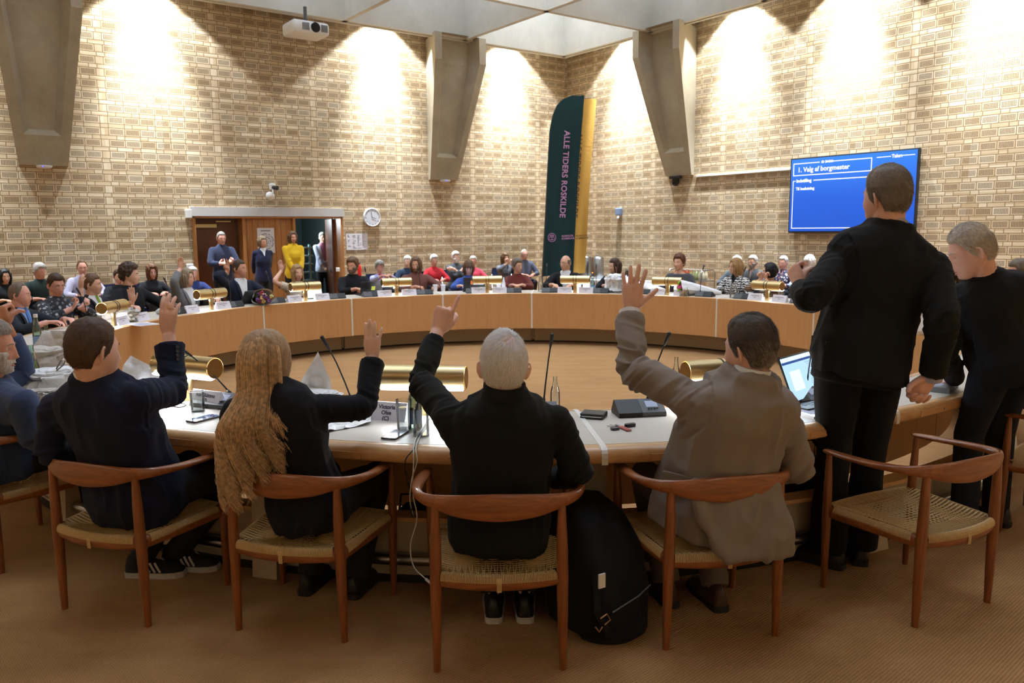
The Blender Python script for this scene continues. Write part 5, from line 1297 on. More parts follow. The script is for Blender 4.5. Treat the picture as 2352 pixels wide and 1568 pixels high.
# ---- woman with long blond hair, right hand up
def blond_woman():
    F, R = frame((.2247, .9744)); k = .97; J = dict(k=k)
    J['pelvis'] = V(-.84, 3.15, .52); J['neck'] = at_y(618, 893, 3.04)
    J['shL'] = at_y(541, 948, 3.10); J['shR'] = at_y(700, 938, 3.06)
    J['elR'] = reach(838, 938, J['shR'], .262); J['wrR'] = reach(857, 822, J['elR'], .235)
    J['elL'] = at_y(528, 1050, 3.22); J['wrL'] = V(-.95, 3.42, .59)
    J['handR'] = (at_y(853, 724, J['wrR'].y)-J['wrR'], V(.05, 1, 0), 'four'); J['handL'] = (F+R*.5, -UP, 'relax')
    J['head'] = head_matrix(at_y(612, 834, 3.05), F*.9+R*.45, 3, 0, .97)
    legs(J, F, R, k, ((-.86, 3.56, .50), (-.62, 3.52, .50)), ((-.92, 3.42, .085), (-.70, 3.38, .085)))
    p = Person(J, k, True, True, None, (234, 194, 174), 0, 'person seated from behind with very long wavy blond hair and black blazer, right hand raised')
    mat = cloth('black_wool_blazer', (22, 23, 29), weave=1400)
    def ex(b): b.tube([J['elR'].lerp(J['wrR'], .45), J['elR'].lerp(J['wrR'], .93)], [.046, .053], 18)
    p.top('blazer', mat, grow=.014, sleeve=.008, cuff=.93, fold=.010, extra=ex, slen=(2, 1.92), hem=1.0)
    p.collar('shirt_collar', SHIRTW, r0=.052, r1=.056, h0=.53, h1=.578, open_front=.6, thick=.004)
    p.trousers(PBLK)
    ring_on(p, 'R', 'finger_ring', SILVER, 2, .16, th=.0014)
    c = J['wrR']-p.base; ax = (J['wrR']-J['elR']).normalized(); x = ax.orthogonal(); y = ax.cross(x); b = MB(); b.tube([c-ax*.012+x*(math.cos(q)*.0285)+y*(math.sin(q)*.0285)+ax*(.003*math.sin(3*q)) for q in np.linspace(0, 2*PI, 33)], .0012, 5, caps=False); b.build('bracelet', GOLD, p.body, smooth=True)
    # hair: cap, hanging body and wavy strands down to the chair back
    hm = hairmat((158, 130, 98)); p.hair('long', hm, t=1.15, noise=.003)
    M = Matrix.Translation(-p.base) @ p.hM; Mi = p.hM.to_3x3()
    Rn = random.Random(5); hd = J['head'].to_translation()
    def path(t, rad, L, ph, wav):
        """one lock: t -1..1 across the back of the head, down over the back, waving towards the tips"""
        a = math.radians(180+92*t); d = V(-math.sin(a)*-1, math.cos(a), 0); pts = []
        for q in range(6):
            e = math.radians(84-84*q/5); pts.append(hd+Mi @ V(d.x*(.083+rad)*math.cos(e), d.y*(.102+rad)*math.cos(e)-.004, (.124+rad)*math.sin(e)))
        last = pts[-1]; n = 22; xt = hd.x-.024+.125*min(1, max(-1, (last.x-hd.x)/.085))
        for q in range(1, n+1):
            u = q/n; z = last.z-L*u; h = min(1, max(0, (J['neck'].z+.02-z)/.16)); h = h*h*(3-2*h)
            bk = J['neck'].lerp(J['pelvis'], min(1, max(0, (J['neck'].z-z)/(J['neck'].z-J['pelvis'].z)))); yb_ = bk.y-.150-rad+.05*min(1, abs(t))**3
            x = last.x+(xt-last.x)*h; y = last.y+(min(yb_, last.y+.06)-last.y)*h
            wv = wav*max(0, u-.42)/.58
            pts.append(V(x+wv*.024*math.sin(15*u+ph), y-wv*.014*(1+math.cos(15*u+ph)), z))
        return [x-p.base for x in pts]
    b = MB()
    for i in range(46):
        a = -1+2*i/45+Rn.uniform(-.02, .02); L = .36+.17*math.exp(-((i-24)/15)**2)+Rn.uniform(-.05, .03)
        P_ = path(a, Rn.uniform(-.004, .004), L, round((-1+2*i/45)*12)*1.9, 1.25); n = len(P_); b.tube(P_, [.004]+[.011+.003*math.sin(i*2.1)]*(n-7)+[.0105, .009, .0075, .006, .0045, .003], 8, flat=.6)
    b.build('hair_locks', hm, p.body, smooth=True)
    b = MB()
    for i in range(2200):
        a = Rn.uniform(-1.02, 1.02); L = .36+.18*math.exp(-((a-.05)/.65)**2)+Rn.uniform(-.08, .05)
        P_ = path(a, Rn.uniform(.004, .017), L, round(a*12)*1.9+Rn.uniform(-.22, .22), Rn.uniform(1.0, 1.5)); P_ = P_[::1]
        b.tube(P_, [.0009]*(len(P_)-3)+[.0008, .0006, .0003], 3, caps=False)
    b.build('hair_strands', strand_mat('strand_blond', (212, 180, 142), .38), p.body, smooth=True)
    return p
# ---- white-haired man in black sweater, pointing up with the left hand
def white_man():
    F, R = frame((-.0175, .9998)); k = 1.02; J = dict(k=k)
    J['pelvis'] = V(-.05, 2.92, .52); J['neck'] = at_y(1158, 915, 2.80)
    J['shL'] = at_y(1040, 962, 2.83); J['shR'] = at_y(1277, 968, 2.83)
    J['elL'] = reach(966, 878, J['shL'], .285); J['wrL'] = reach(1004, 762, J['elL'], .255)
    J['elR'] = at_y(1330, 1085, 2.88); J['wrR'] = V(.14, 3.12, .60)
    J['handL'] = (at_y(1022, 712, J['wrL'].y)-J['wrL'], V(.12, 1, -.05), 'point'); J['handR'] = (F-R*.4, -UP, 'relax')
    J['head'] = head_matrix(at_y(1157, 842, 2.80), (-.03, 1), 2, 2, 1.03)
    legs(J, F, R, k, ((-.16, 3.33, .50), (.06, 3.33, .50)), ((-.085, 3.16, .12), (.045, 3.16, .12)))
    p = Person(J, k, False, True, None, (232, 188, 170), .03, 'person seated from behind with white hair and black sweater, left index finger pointing up')
    mat = cloth('black_fine_knit', (21, 22, 21), weave=2200, var=.3)
    def ex(b): b.tube([J['elL'].lerp(J['wrL'], .5), J['elL'].lerp(J['wrL'], .80), J['elL'].lerp(J['wrL'], .86)], [.046, .042, .040], 18)
    p.top('sweater', mat, grow=.012, sleeve=.004, cuff=.93, fold=.013, slen=(1.86, 2), extra=ex)
    p.collar('collar', mat, r0=.066, r1=.078, h0=.515, h1=.600, open_front=.35, tilt=.008, thick=.008)
    p.trousers(PBLK, shoes=False)
    for sd in 'LR': p.shoe(sd, BLACKSHOE, simple('white_sneaker_sole', (186, 184, 182), rough=.7))
    p.hair('thincrown', hairmat((226, 218, 214)), t=.5, noise=.0015)
    sm = strand_mat('strand_white', (252, 250, 250), .06)
    rt, D, m = scalp('short', .45, .8)
    def flow(q):
        c = V(.028, -.040, .10); d = q-c; d = V(d.x, d.y, d.z); s = V(-d.y, d.x, 0)*.5
        return d.normalized()+s*2+V(0, 0, -.25)
    # thin over the pink crown
    rt = [r for r in rt if ((r[0][0]-.012)**2+(r[0][1]+.046)**2+(r[0][2]-.098)**2) > .038**2 or random.random() < .55]
    strands(p, 'hair_strands', sm, rt, 9000, .026, flow, rad=.00055, lift=.30, seed=8)
    p.glasses(GL_D)
    return p
# ---- man in taupe suit, left hand spread high
def taupe_man():
    F, R = frame((-.214, .9768)); k = 1.04; J = dict(k=k)
    J['pelvis'] = V(.80, 3.08, .52); J['neck'] = at_y(1718, 878, 2.98)
    J['shL'] = at_y(1592, 922, 2.99); J['shR'] = at_y(1800, 975, 3.07)
    J['elL'] = reach(1452, 848, J['shL'], .285); J['wrL'] = reach(1446, 712, J['elL'], .262)
    J['elR'] = at_y(1830, 1075, 3.12); J['wrR'] = V(1.02, 3.33, .58)
    J['handL'] = (at_y(1462, 600, J['wrL'].y)-J['wrL'], V(.06, 1, -.05), 'spread'); J['handR'] = (F-R*.4, -UP, 'relax')
    J['head'] = head_matrix(at_y(1722, 803, 2.99), (-.62, .80), 2, 0, 1.02)
    legs(J, F, R, k, ((.60, 3.48, .50), (.86, 3.50, .50)), ((.66, 3.28, .10), (.86, 3.24, .10)))
    p = Person(J, k, False, True, None, (224, 178, 160), .04, 'person seated from behind in taupe suit jacket, dark greying hair, left hand spread wide above')
    mat = cloth('taupe_suit_wool', (130, 119, 110), weave=1500, var=.14)
    up = p.up
    def ex(b):
        b.tube([J['elL'].lerp(J['wrL'], .5), J['elL'].lerp(J['wrL'], .90)], [.054, .058], 18)
        # jacket tail hanging out behind the seat
        w0 = J['pelvis']-F*.15; rows = []
        for i, (z, wd, y, th) in enumerate(((.66, .165, .0, .030), (.58, .175, -.02, .022), (.50, .165, -.045, .016), (.42, .150, -.062, .010), (.375, .138, -.070, .008))):
            c = V(w0.x+.02*i, w0.y, z)+F*y; rows.append((c, R, F, wd, th, th))
        sect(b, rows, 24, 3.5)
    p.top('suit_jacket', mat, grow=.028, sleeve=.014, cuff=.93, fold=.022, shoulder=1.08, hem=1.10, extra=ex, slen=(1.88, 2), smooth=4)
    p.collar('collar', mat, r0=.067, r1=.094, h0=.500, h1=.556, open_front=.5, tilt=.02, thick=.008)
    p.collar('shirt_collar', SHIRTW, r0=.062, r1=.067, h0=.52, h1=.604, open_front=.35, thick=.004)
    cuffring(p, 'L', 'shirt_cuff', SHIRTW, .86, .985, .042, flare=1.0)
    p.trousers(cloth('taupe_trousers', (110, 98, 88)), shoe=simple('brown_shoe_leather', (70, 46, 32), rough=.4))
    ax = (J['wrL']-J['elL']).normalized(); n = V(-1, -.2, 0); n = (n-ax*n.dot(ax)).normalized()
    buttons(p, 'L', [J['elL'].lerp(J['wrL'], .56+.075*i)+n*.058 for i in range(4)], n, simple('dark_button', (30, 26, 24), rough=.4))
    # pocket flap on the left hip and side vent seam
    P0 = p.J['pelvis']+p.up*.12-p.sx*.178-F*.07-p.base; b = MB(); y = (F*.72-R*.70); nrm = (-R*.72-F*.70)
    b.loft([[P0+y*u*.085+UP*v+nrm*w for u, v, w in ((-1, .0, .012), (1, .012, .012), (1, .012, .026), (-1, .0, .026))], [P0+y*u*.085+UP*v+nrm*w for u, v, w in ((-1, -.055, .014), (1, -.045, .014), (1, -.045, .026), (-1, -.055, .026))]]); b.build('pocket_flap', mat, p.body)
    p.hair('short', hairmat((70, 60, 52)), t=1.0, noise=.003)
    rt, D, m = scalp('short', 1.0, .8)
    fl = lambda q: V(q.x*.5, -1.0, -.2-.9*(q.z < .055))
    strands(p, 'hair_strands', strand_mat('strand_darkgrey', (84, 74, 66)), [r for r in rt if r[0][2] > .02], 5200, .030, fl, lift=.35, seed=11)
    strands(p, 'hair_strands_grey', strand_mat('strand_grey', (150, 142, 134), .25), [r for r in rt if r[0][2] < .045], 3000, .015, fl, lift=.4, seed=12)
    return p
# ---- tall standing man in black suit
def tall_man():
    F, R = frame((-.12, 1)); k = 1.07; J = dict(k=k)
    J['pelvis'] = at_y(1974, 826, 3.44); J['neck'] = at_y(2040, 534, 3.46)
    J['shL'] = at_y(1925, 606, 3.46); J['shR'] = at_y(2142, 614, 3.44)
    J['elL'] = reach(1862, 688, J['shL'], .300, far=False); J['wrL'] = reach(1838, 662, J['elL'], .245)
    J['elR'] = reach(2166, 740, J['shR'], .300, far=False); J['wrR'] = reach(2140, 866, J['elR'], .262)
    J['handL'] = (V(-.2, .45, .85), V(.9, .3, .1), 'fist'); J['handR'] = (V(-.42, .10, -.55), V(.12, -1, .12), 'hook')
    J['head'] = head_matrix(at_y(2036, 453, 3.46), (-.45, 1), -1, -2, 1.03)
    legs(J, F, R, k, ((1.50, 3.62, .52), (1.685, 3.66, .52)), ((1.505, 3.64, .088), (1.675, 3.69, .088)))
    J['toeL'] = J['anL']+V(-.10, .10, -.04); J['toeR'] = J['anR']+V(.04, .14, -.04)
    p = Person(J, k, False, True, None, (222, 176, 158), .0, 'person standing tallest from behind in black suit, grey hair, one hand behind the back')
    mat = cloth('black_suit_wool', (21, 22, 23), weave=1500, var=.2)
    rows_h = []
    def ex(b):
        up, x = p.up, p.hx; y = up.cross(x).normalized(); c = J['pelvis']
        sect(b, [(c+up*.30, x, y, .185, .130, .125), (c+up*.12, x, y, .198, .125, .150), (c-up*.02, x, y, .208, .120, .165), (c-up*.075+x*.005, x, y, .212, .118, .170)], 30)
        b.tube([J['elR'].lerp(J['wrR'], .5), J['elR'].lerp(J['wrR'], .93)], [.056, .056], 18)
    p.top('suit_jacket', mat, grow=.022, sleeve=.012, cuff=.95, fold=.010, shoulder=1.1, h0=0, extra=ex, slen=(1.9, 1.94))
    p.collar('collar', mat, r0=.066, r1=.092, h0=.508, h1=.574, open_front=.5, tilt=.02, thick=.008)
    p.collar('shirt_collar', C('grey_shirt', (170, 160, 160)), r0=.060, r1=.064, h0=.53, h1=.586, open_front=.4, thick=.004)
    cuffring(p, 'R', 'shirt_cuff', C('pale_blue_cuff', (170, 176, 204)), .86, 1.03, .040)
    p.trousers(cloth('black_suit_trouser', (19, 21, 26)), flare=1.35)
    P0 = J['pelvis']+p.up*.10-R*.205-p.base; b = MB(); b.box(-.008, .010, -.07, .06, -.06, .0, M=basis(R, F, UP, P0) @ Matrix.Rotation(math.radians(6), 4, 'X')); b.build('pocket_flap', mat, p.body)
    p.hair('short', hairmat((112, 102, 92)), t=.9, noise=.0025)
    rt, D, m = scalp('short', .9, .8)
    strands(p, 'hair_strands', strand_mat('strand_tallgrey', (134, 124, 112)), rt, 6000, .022, lambda q: V(q.x*.5, -.8, -.3-.8*(q.z < .06)), lift=.45, seed=15)
    return p
# ---- second standing man, right edge
def edge_man():
    F, R = frame((-.55, .83)); k = 1.04; J = dict(k=k)
    J['pelvis'] = V(2.50, 3.98, .97); J['neck'] = at_y(2262, 640, 3.98)
    J['shL'] = at_y(2182, 690, 4.02); J['shR'] = at_y(2352, 672, 3.98)
    J['elL'] = at_y(2176, 830, 3.98); J['wrL'] = at_y(2195, 872, 4.24)
    J['elR'] = at_y(2390, 850, 3.92); J['wrR'] = at_y(2340, 930, 4.15)
    J['handL'] = (V(-.5, .6, -.3), -UP, 'hook'); J['handR'] = (V(-.5, .6, -.3), -UP, 'relax')
    J['head'] = head_matrix(at_y(2232, 577, 3.94), (-.95, .28), 22, 0, 1.06)
    legs(J, F, R, k, ((2.40, 4.08, .52), (2.60, 4.14, .52)), ((2.37, 4.02, .088), (2.62, 4.16, .088)))
    p = Person(J, k, False, True, None, (226, 178, 160), .03, 'person standing at the right edge in black high-neck top, white hair, looking down in profile')
    mat = cloth('black_jersey', (22, 22, 24), weave=1500)
    p.top('sweater', mat, grow=.018, sleeve=.010, cuff=.95, fold=.010, h0=-.16, hem=1.05)
    p.collar('collar', mat, r0=.064, r1=.076, h0=.52, h1=.588, open_front=.2, tilt=.006, thick=.008)
    p.trousers(cloth('dark_navy_jeans', (26, 29, 38)), flare=1.1)
    p.hair('short', hairmat((178, 166, 150)), t=.7, noise=.002)
    rt, D, m = scalp('short', .7, .8)
    strands(p, 'hair_strands', strand_mat('strand_silver', (206, 196, 182), .2), rt, 5500, .022, lambda q: V(q.x*.6, .2-.9*(q.z < .06), .25-.9*(q.z < .07)), lift=.7, seed=21)
    return p
# ---- bearded man cut by the left edge
def left_man():
    F, R = frame((.545, .838)); k = 1.03; J = dict(k=k)
    J['pelvis'] = V(-2.56, 3.82, .52); J['neck'] = at_y(-22, 880, 3.78)
    J['shR'] = at_y(52, 925, 3.66); J['shL'] = at_y(-95, 910, 3.95)
    J['elR'] = at_y(82, 1010, 3.68); J['wrR'] = V(-2.16, 3.86, .58)
    J['elL'] = V(-2.60, 4.20, .86); J['wrL'] = at_y(14, 748, 4.12)
    J['handL'] = (V(-.1, .0, 1), V(.5, .6, -.1), 'fist'); J['handR'] = (F, -UP, 'relax')
    J['head'] = head_matrix(at_y(-22, 798, 3.78), (.93, .30), 6, 0, 1.05)
    legs(J, F, R, k, ((-2.42, 4.28, .50), (-2.2, 4.2, .50)), ((-2.42, 4.30, .085), (-2.2, 4.24, .085)))
    p = Person(J, k, False, True, None, (196, 138, 112), .02, 'person with grey beard and blue jacket cut off by the left edge, fist raised')
    mat = cloth('blue_flannel_jacket', (54, 68, 98), weave=900, var=.3)
    p.top('jacket', mat, grow=.022, sleeve=.012, fold=.008, cuff=.95, slen=(1.9, 2))
    p.collar('shirt_collar', C('pale_blue_collar', (160, 172, 200)), r0=.062, r1=.070, h0=.52, h1=.585, open_front=.4, thick=.005)
    p.trousers(PN); p.hair('short', hairmat((120, 110, 100))); p.beard(hairmat((190, 182, 170)), .006)
    return p
for f in (navy_man, blond_woman, white_man, taupe_man, tall_man, edge_man, left_man): f()
# ================================================================== things on walls
def wallM(F_, s, d, z, left=True):
    """frame on a wall: x along the picture (to the viewer's right), y out of the wall, z up"""
    x = -EL if left else ER; y = ER if left else EL
    return basis(x, y, V(0, 0, 1), F_(s, d, z))
def wl_hit(px, py, d=0.0):
    P = off_wall(px, py, d, True); return (P-C0).dot(EL), P.z
def wr_hit(px, py, d=0.0):
    P = off_wall(px, py, d, False); return (P-C0).dot(ER), P.z
def rootM(name, M, label, cat, group=None):
    o = empty(name, label=label, cat=cat, group=group); o.matrix_world = M; return o
# big screen
SCR = NT('blue_screen'); tc = SCR.n('ShaderNodeTexCoord'); sp = SCR.n('ShaderNodeSeparateXYZ'); SCR.l(tc.outputs['Object'], sp.inputs[0])
SCR.set(color=(0, 0, 0, 1), emis=SCR.ramp(SCR.math('ADD', SCR.math('MULTIPLY', sp.outputs[2], .75), .5), [(0, srgb(24, 84, 200)), (.45, srgb(28, 92, 212)), (1, srgb(50, 132, 242))]), emstr=1.2, rough=.35); SCR = SCR.mat
SCRT = emit('screen_white_text', (245, 248, 255), 1.25); SCRB = emit('screen_blue_panel', (30, 96, 214), 1.0)
W_, H_ = 2.245, 1.285
tv = rootM('wall_screen', wallM(RR, 7.245, .05, 2.165, False), 'large wall-mounted screen showing a blue agenda slide behind the tall standing man', 'screen')
b = MB(); b.rbox(-W_/2, W_/2, -.03, .035, -H_/2, H_/2, r=.008); b.build('housing', BLACK, tv)
b = MB(); b.box(-W_/2+.022, W_/2-.022, .035, .0365, -H_/2+.03, H_/2-.022); pn = b.build('display', SCR, tv)
b = MB()
def ln(x0, z0, x1, z1, t=.012): b.box(min(x0, x1)-t/2, max(x0, x1)+t/2, .0366, .038, min(z0, z1)-t/2, max(z0, z1)+t/2)
X0 = -W_/2
ln(X0+.07, .545, X0+.56, .545, .016); ln(X0+.80, .545, X0+1.49, .545, .016); ln(X0+1.49, .545, X0+1.49, .345, .016); ln(X0+1.49, .345, X0+.07, .345, .016); ln(X0+.07, .345, X0+.07, .545, .016)
ln(X0+.47, .25, X0+1.53, .25, .016); ln(X0+.07, .25, X0+.11, .25, .012); ln(X0+.07, .25, X0+.07, -.56, .014); ln(X0+.07, -.56, X0+1.55, -.56, .014)
ln(X0+1.58, .545, X0+1.80, .545, .013); ln(X0+1.97, .545, X0+2.18, .545, .013); ln(X0+1.58, .13, X0+2.16, .13, .013)
b.build('slide_lines', SCRT, tv)
for tx, sz, x, z in (('1. Valg af borgmester', .112, X0+.15, .435), ('Indstilling', .078, X0+.13, .25), ('Til beslutning', .066, X0+.13, .115), ('ID 304301', .052, X0+.60, .545), ('Taler:', .072, X0+1.82, .545)):
    text_obj('slide_text', tx, sz, basis(V(1, 0, 0), V(0, 0, 1), V(0, -1, 0), V(x, .0375, z)) @ Matrix.Rotation(0, 4, 'X') if 0 else basis(V(1, 0, 0), V(0, 0, 1), V(0, 1, 0), V(x, .0385, z)), SCRT, tv, depth=.0005, align='LEFT', weight=.003)
# screen text faces the room: mirror-safe frame (x right, z up, y out of the wall)
# conduit below the corbel
b = MB(); M = wallM(RR, 3.96, .014, 2.64, False); b.box(0, 2.25, -.012, .02, -.018, .018, M=M); c_ = b.build('cable_duct', WHITE); tag(c_, 'white cable duct running along the brick to the big screen', 'cable duct')
# wifi discs, dome camera
def disc(F_, sc, label, left=True):
    t = rootM('ceiling_access_point', wallM(F_, sc, .10, 2.67, left), label, 'access point', 'white access points under the corbels')
    b = MB(); b.lathe([(0, -.05), (.06, -.049), (.10, -.038), (.115, -.02), (.112, -.004), (.09, 0), (0, 0)], 28); b.build('cover', WHITE, t, smooth=True)
    b = MB(); b.sphere((-.03, .112, -.025), .008, 8, 6); b.build('status_light', emit('blue_led', (60, 60, 255), 6.0), t)
disc(RW, 3.45, 'round white access point under the corbel nearest the flag'); disc(RW, 10.79, 'round white access point under the far left corbel')
t = rootM('dome_camera', wallM(RR, 3.50, .12, 2.67, False), 'black dome camera hanging under the right-hand corbel', 'camera')
b = MB(); b.rbox(-.13, .13, -.06, .06, -.06, 0, r=.02); b.build('mount_plate', BLACK, t); b = MB(); b.lathe([(0, -.06), (.075, -.06), (.075, -.13), (.066, -.17), (.04, -.20), (0, -.212)], 20); b.build('dome', simple('dome_black', (14, 14, 15), rough=.15), t, smooth=50)
# projector
t = rootM('projector', wallM(RW, 6.75, .95, 5.06), 'white projector hanging below the ceiling grid at the upper left', 'projector')
b = MB(); b.rbox(-.33, .33, -.26, .26, -.10, .12, r=.05, seg=5); b.build('housing', WHITE, t, smooth=35)
b = MB(); b.lathe([(.0, .01), (.075, .01), (.085, .0), (.085, -.03)], 24, c=(.07, .262, .02), axis=(0, 1, 0)); b.build('lens', simple('projector_lens', (12, 12, 14), rough=.1), t, smooth=40)
for x0, x1 in ((-.17, -.04), (.17, .29)):
    b = MB()
    for k in range(9): b.box(x0+(x1-x0)*k/9+.002, x0+(x1-x0)*(k+.6)/9, .26, .266, -.045, .075)
    b.build('vent_grille', DGREY, t)
b = MB(); b.box(-.08, .08, -.06, .06, .12, .14); b.tube([V(0, 0, .12), V(0, -.0, .40)], .03, 10); b.build('ceiling_mount', DGREY, t)
# small wall devices
def small(name, px, py, left, label, cat, fn, d=0.0):
    s, z = (wl_hit if left else wr_hit)(px, py, d); t = rootM(name, wallM(RW if left else RR, s, d, z, left), label, cat); fn(t); return t
def f_cam(t):
    b = MB(); b.rbox(-.05, .05, 0, .05, -.06, .05, r=.01); b.tube([V(0, .04, -.05), V(0, .06, -.12)], .015, 8); b.build('bracket', WHITE, t)
    b = MB(); b.tube([V(.01, .03, -.02), V(.06, .13, -.035)], [.035, .04], 14); b.build('camera_body', BLACK, t)
small('wall_camera', 624, 428, True, 'small black and white camera above the doorway lintel', 'camera', f_cam)
def f_smk(t): b = MB(); b.lathe([(0, .07), (.05, .065), (.075, .04), (.08, 0)], 22, axis=(0, 1, 0)); b.build('cover', WHITE, t, smooth=True)
small('smoke_detector', 620, 450, True, 'round white detector just under the small camera', 'detector', f_smk)
def f_box(w, h, d, m=WHITE):
    def f(t): b = MB(); b.rbox(-w/2, w/2, 0, d, -h/2, h/2, r=.01); b.build('cover', m, t)
    return f
small('motion_sensor', 431, 491, True, 'white sensor box at the left end of the lintel', 'sensor', f_box(.10, .15, .09))
small('wall_switch', 436, 611, True, 'white switch plate beside the left door jamb', 'switch', f_box(.12, .08, .03))
small('door_switch', 775, 619, True, 'white switch on the right door jamb', 'switch', f_box(.07, .08, .04), d=.02)
def f_sen(t):
    b = MB(); b.rbox(-.07, .07, 0, .10, -.02, .13, r=.012); b.build('housing', simple('pale_blue_plastic', (128, 152, 190), rough=.4), t)
    b = MB(); b.tube([V(.02, .03, -.02), V(.03, .10, -.07), V(.05, .13, -.09)], .02, 10); b.tube([V(.03, .02, .13), V(.03, .02, .17)], .012, 6); b.build('swivel', WHITE, t)
small('wall_sensor', 1425, 492, False, 'pale blue wall sensor box casting a long shadow on the right brick wall', 'sensor', f_sen)
def f_clock(t):
    b = MB(); b.lathe([(0, .045), (.165, .045), (.172, .05), (.18, .045), (.18, .0)], 40, axis=(0, 1, 0)); b.build('case', simple('clock_face_white', (214, 218, 226), rough=.35), t, smooth=35)
    b = MB()
    for k in range(12):
        a = k*PI/6; b.box(-.004, .004, .046, .048, .135, .158, M=Matrix.Rotation(a, 4, 'Y'))
    b.build('hour_mark', DGREY, t)
    for nm, a, l, w in (('hour_hand', 1.9, .085, .008), ('minute_hand', -.25, .13, .006)):
        b = MB(); b.box(-w/2, w/2, .048, .050, -.02, l, M=Matrix.Rotation(a, 4, 'Y')); b.build(nm, DGREY, t)
small('wall_clock', 853, 499, True, 'round pale wall clock on the brick right of the doorway', 'clock', f_clock)
def f_sheet(t):
    b = MB(); b.box(-.23, .23, 0, .004, -.16, .16); b.build('sheet', PAPER, t)
    R_ = random.Random(4); b = MB()
    for c in range(4):
        z = .13
        while z > -.13:
            if R_.random() < .75: b.box(-.20+.105*c, -.20+.105*c+R_.uniform(.02, .085), .0042, .005, z, z+.006)
            z -= .016
    b.build('print', GREYINK, t)
small('notice_sheet', 820, 555, True, 'white printed notice sheet below the clock', 'notice', f_sheet, d=.003)
def f_poster(t):
    b = MB(); b.box(-.16, .16, 0, .003, -.23, .23); b.build('sheet', PAPER, t)
    b = MB()
    for r, w in ((.045, .008), (.075, .012), (.11, .006), (.135, .012)):
        n = 40; R_ = random.Random(int(r*1000))
        for k in range(n):
            if R_.random() < .25: continue
            a0, a1 = 2*PI*k/n, 2*PI*(k+1)/n; b.add([V(math.cos(a)*q, .0034, -.02+math.sin(a)*q) for a, q in ((a0, r), (a1, r), (a1, r+w), (a0, r+w))], [(0, 1, 2, 3)])
    b.box(-.09, .09, .0032, .0038, .17, .185)
    b.build('print', simple('poster_ink', (52, 56, 70), rough=.6), t)
small('door_poster', 611, 552, True, 'white poster with concentric circular print on the oak boards', 'poster', f_poster, d=-.057)
def f_ext(t):
    b = MB(); b.lathe([(0, -.22), (.035, -.22), (.037, -.20), (.037, .08), (.028, .11), (.015, .13), (0, .13)], 18, c=(0, .09, 0)); b.build('cylinder', simple('signal_red', (200, 30, 26), rough=.3), t, smooth=40)
    b = MB(); b.tube([V(0, .09, .12), V(0, .09, .16), V(.03, .09, .17)], .014, 8); b.build('valve', BLACK, t)
small('fire_extinguisher', 821, 622, True, 'red fire extinguisher on the wall beside the bearded person', 'fire extinguisher', f_ext)
# ------------------------------------------------------------------ feather flags in the corner
def flag(base, mat, prt, label, lines):
    t = empty('feather_flag', base, 0, label, 'flag', 'feather flags in the corner')
    zs = [.62, 1.0, 2.0, 3.0, 3.68, 4.0, 4.2, 4.32, 4.385]; le = [-.02, .0, .055, .105, .145, .21, .30, .42, .60]; ri = [.64, .655, .70, .755, .81, .835, .85, .86, .865]
    L = lambda z: float(np.interp(z, zs, le)); Rr = lambda z: float(np.interp(z, zs, ri))
    b = MB(); zz = [.05, .4]+list(np.linspace(.62, 4.385, 40)); pts = [V((L(z) if z > .62 else -.02)-.006, .0, z) for z in zz]+[V(.75, 0, 4.41), V(.86, 0, 4.39)]
    b.tube(pts, [.015-.010*k/len(pts) for k in range(len(pts))], 8); b.build('pole', simple('flag_pole_grey', (70, 72, 76), rough=.4), t, smooth=True)
    b = MB(); b.box(-.2, .3, -.035, .035, 0, .03); b.box(-.035, .035, -.3, .25, 0, .03); b.tube([V(-.02, 0, .02), V(-.02, 0, .25)], .025, 8); b.build('cross_base', DGREY, t)
    n, m = 60, 18
    def P(u, z, off=0.0):
        a = L(z); w = Rr(z)-a; f = min(1, (4.4-z)/1.2)
        return V(a+w*u, -.004-off+(.020*math.sin(8*u+z*1.1)+.012*math.sin(19*u-z))*f*(.3+.7*min(1, max(0, (3.2-z)/2.4))), z+(.05*u if z < .7 else 0))
    for_z = list(np.linspace(.62, 4.385, n+1)); b = MB()
    for off in (0, .003): b.loft([[P(j/m, z, off) for j in range(m+1)] for z in for_z], False, False, closed=False)
    b.build('banner_cloth', mat, t, smooth=True)
    for tx, sz, u, z, up, al in lines:
        c = P(u, z, .012)
        if up: d = (P(u, z-.4, .012)-P(u, z+.4, .012)); d.y = 0; d.normalize(); M = basis(d, V(d.z*-1, 0, d.x) if 0 else V(-d.z, 0, d.x), V(0, -1, 0), c+V(0, -.028, 0))
        else: M = basis(V(1, 0, .10), V(0, 0, 1), V(0, -1, 0), c+V(0, -.028, 0))
        text_obj('lettering', tx, sz, M, prt, t, depth=.001, align=al, spacing=1.05, weight=.004 if up else .0015)
    return t, P
LILAC = simple('flag_lilac_print', (206, 160, 216), rough=.8, var=0); OCHREP = simple('flag_dark_print', (90, 60, 40), rough=.8, var=0)
GREEN = cloth('flag_dark_green', (32, 62, 70), weave=500, var=.1); GOLDC = cloth('flag_ochre', (206, 160, 78), weave=500, var=.1)
ft, FP = flag((.69, 17.2, 0), GREEN, LILAC, 'dark green feather flag with lilac lettering in the corner', [('ALLE TIDERS ROSKILDE', .166, .55, 2.77, True, 'CENTER'), ('ROSKILDE', .052, .56, 1.475, False, 'LEFT'), ('KOMMUNE', .052, .56, 1.42, False, 'LEFT')])
c = FP(.24, 1.45, .034); b = MB()
b.tube([c+V(math.cos(a)*.083, 0, math.sin(a)*.088) for a in np.linspace(0, 2*PI, 33)], .006, 6, caps=False)
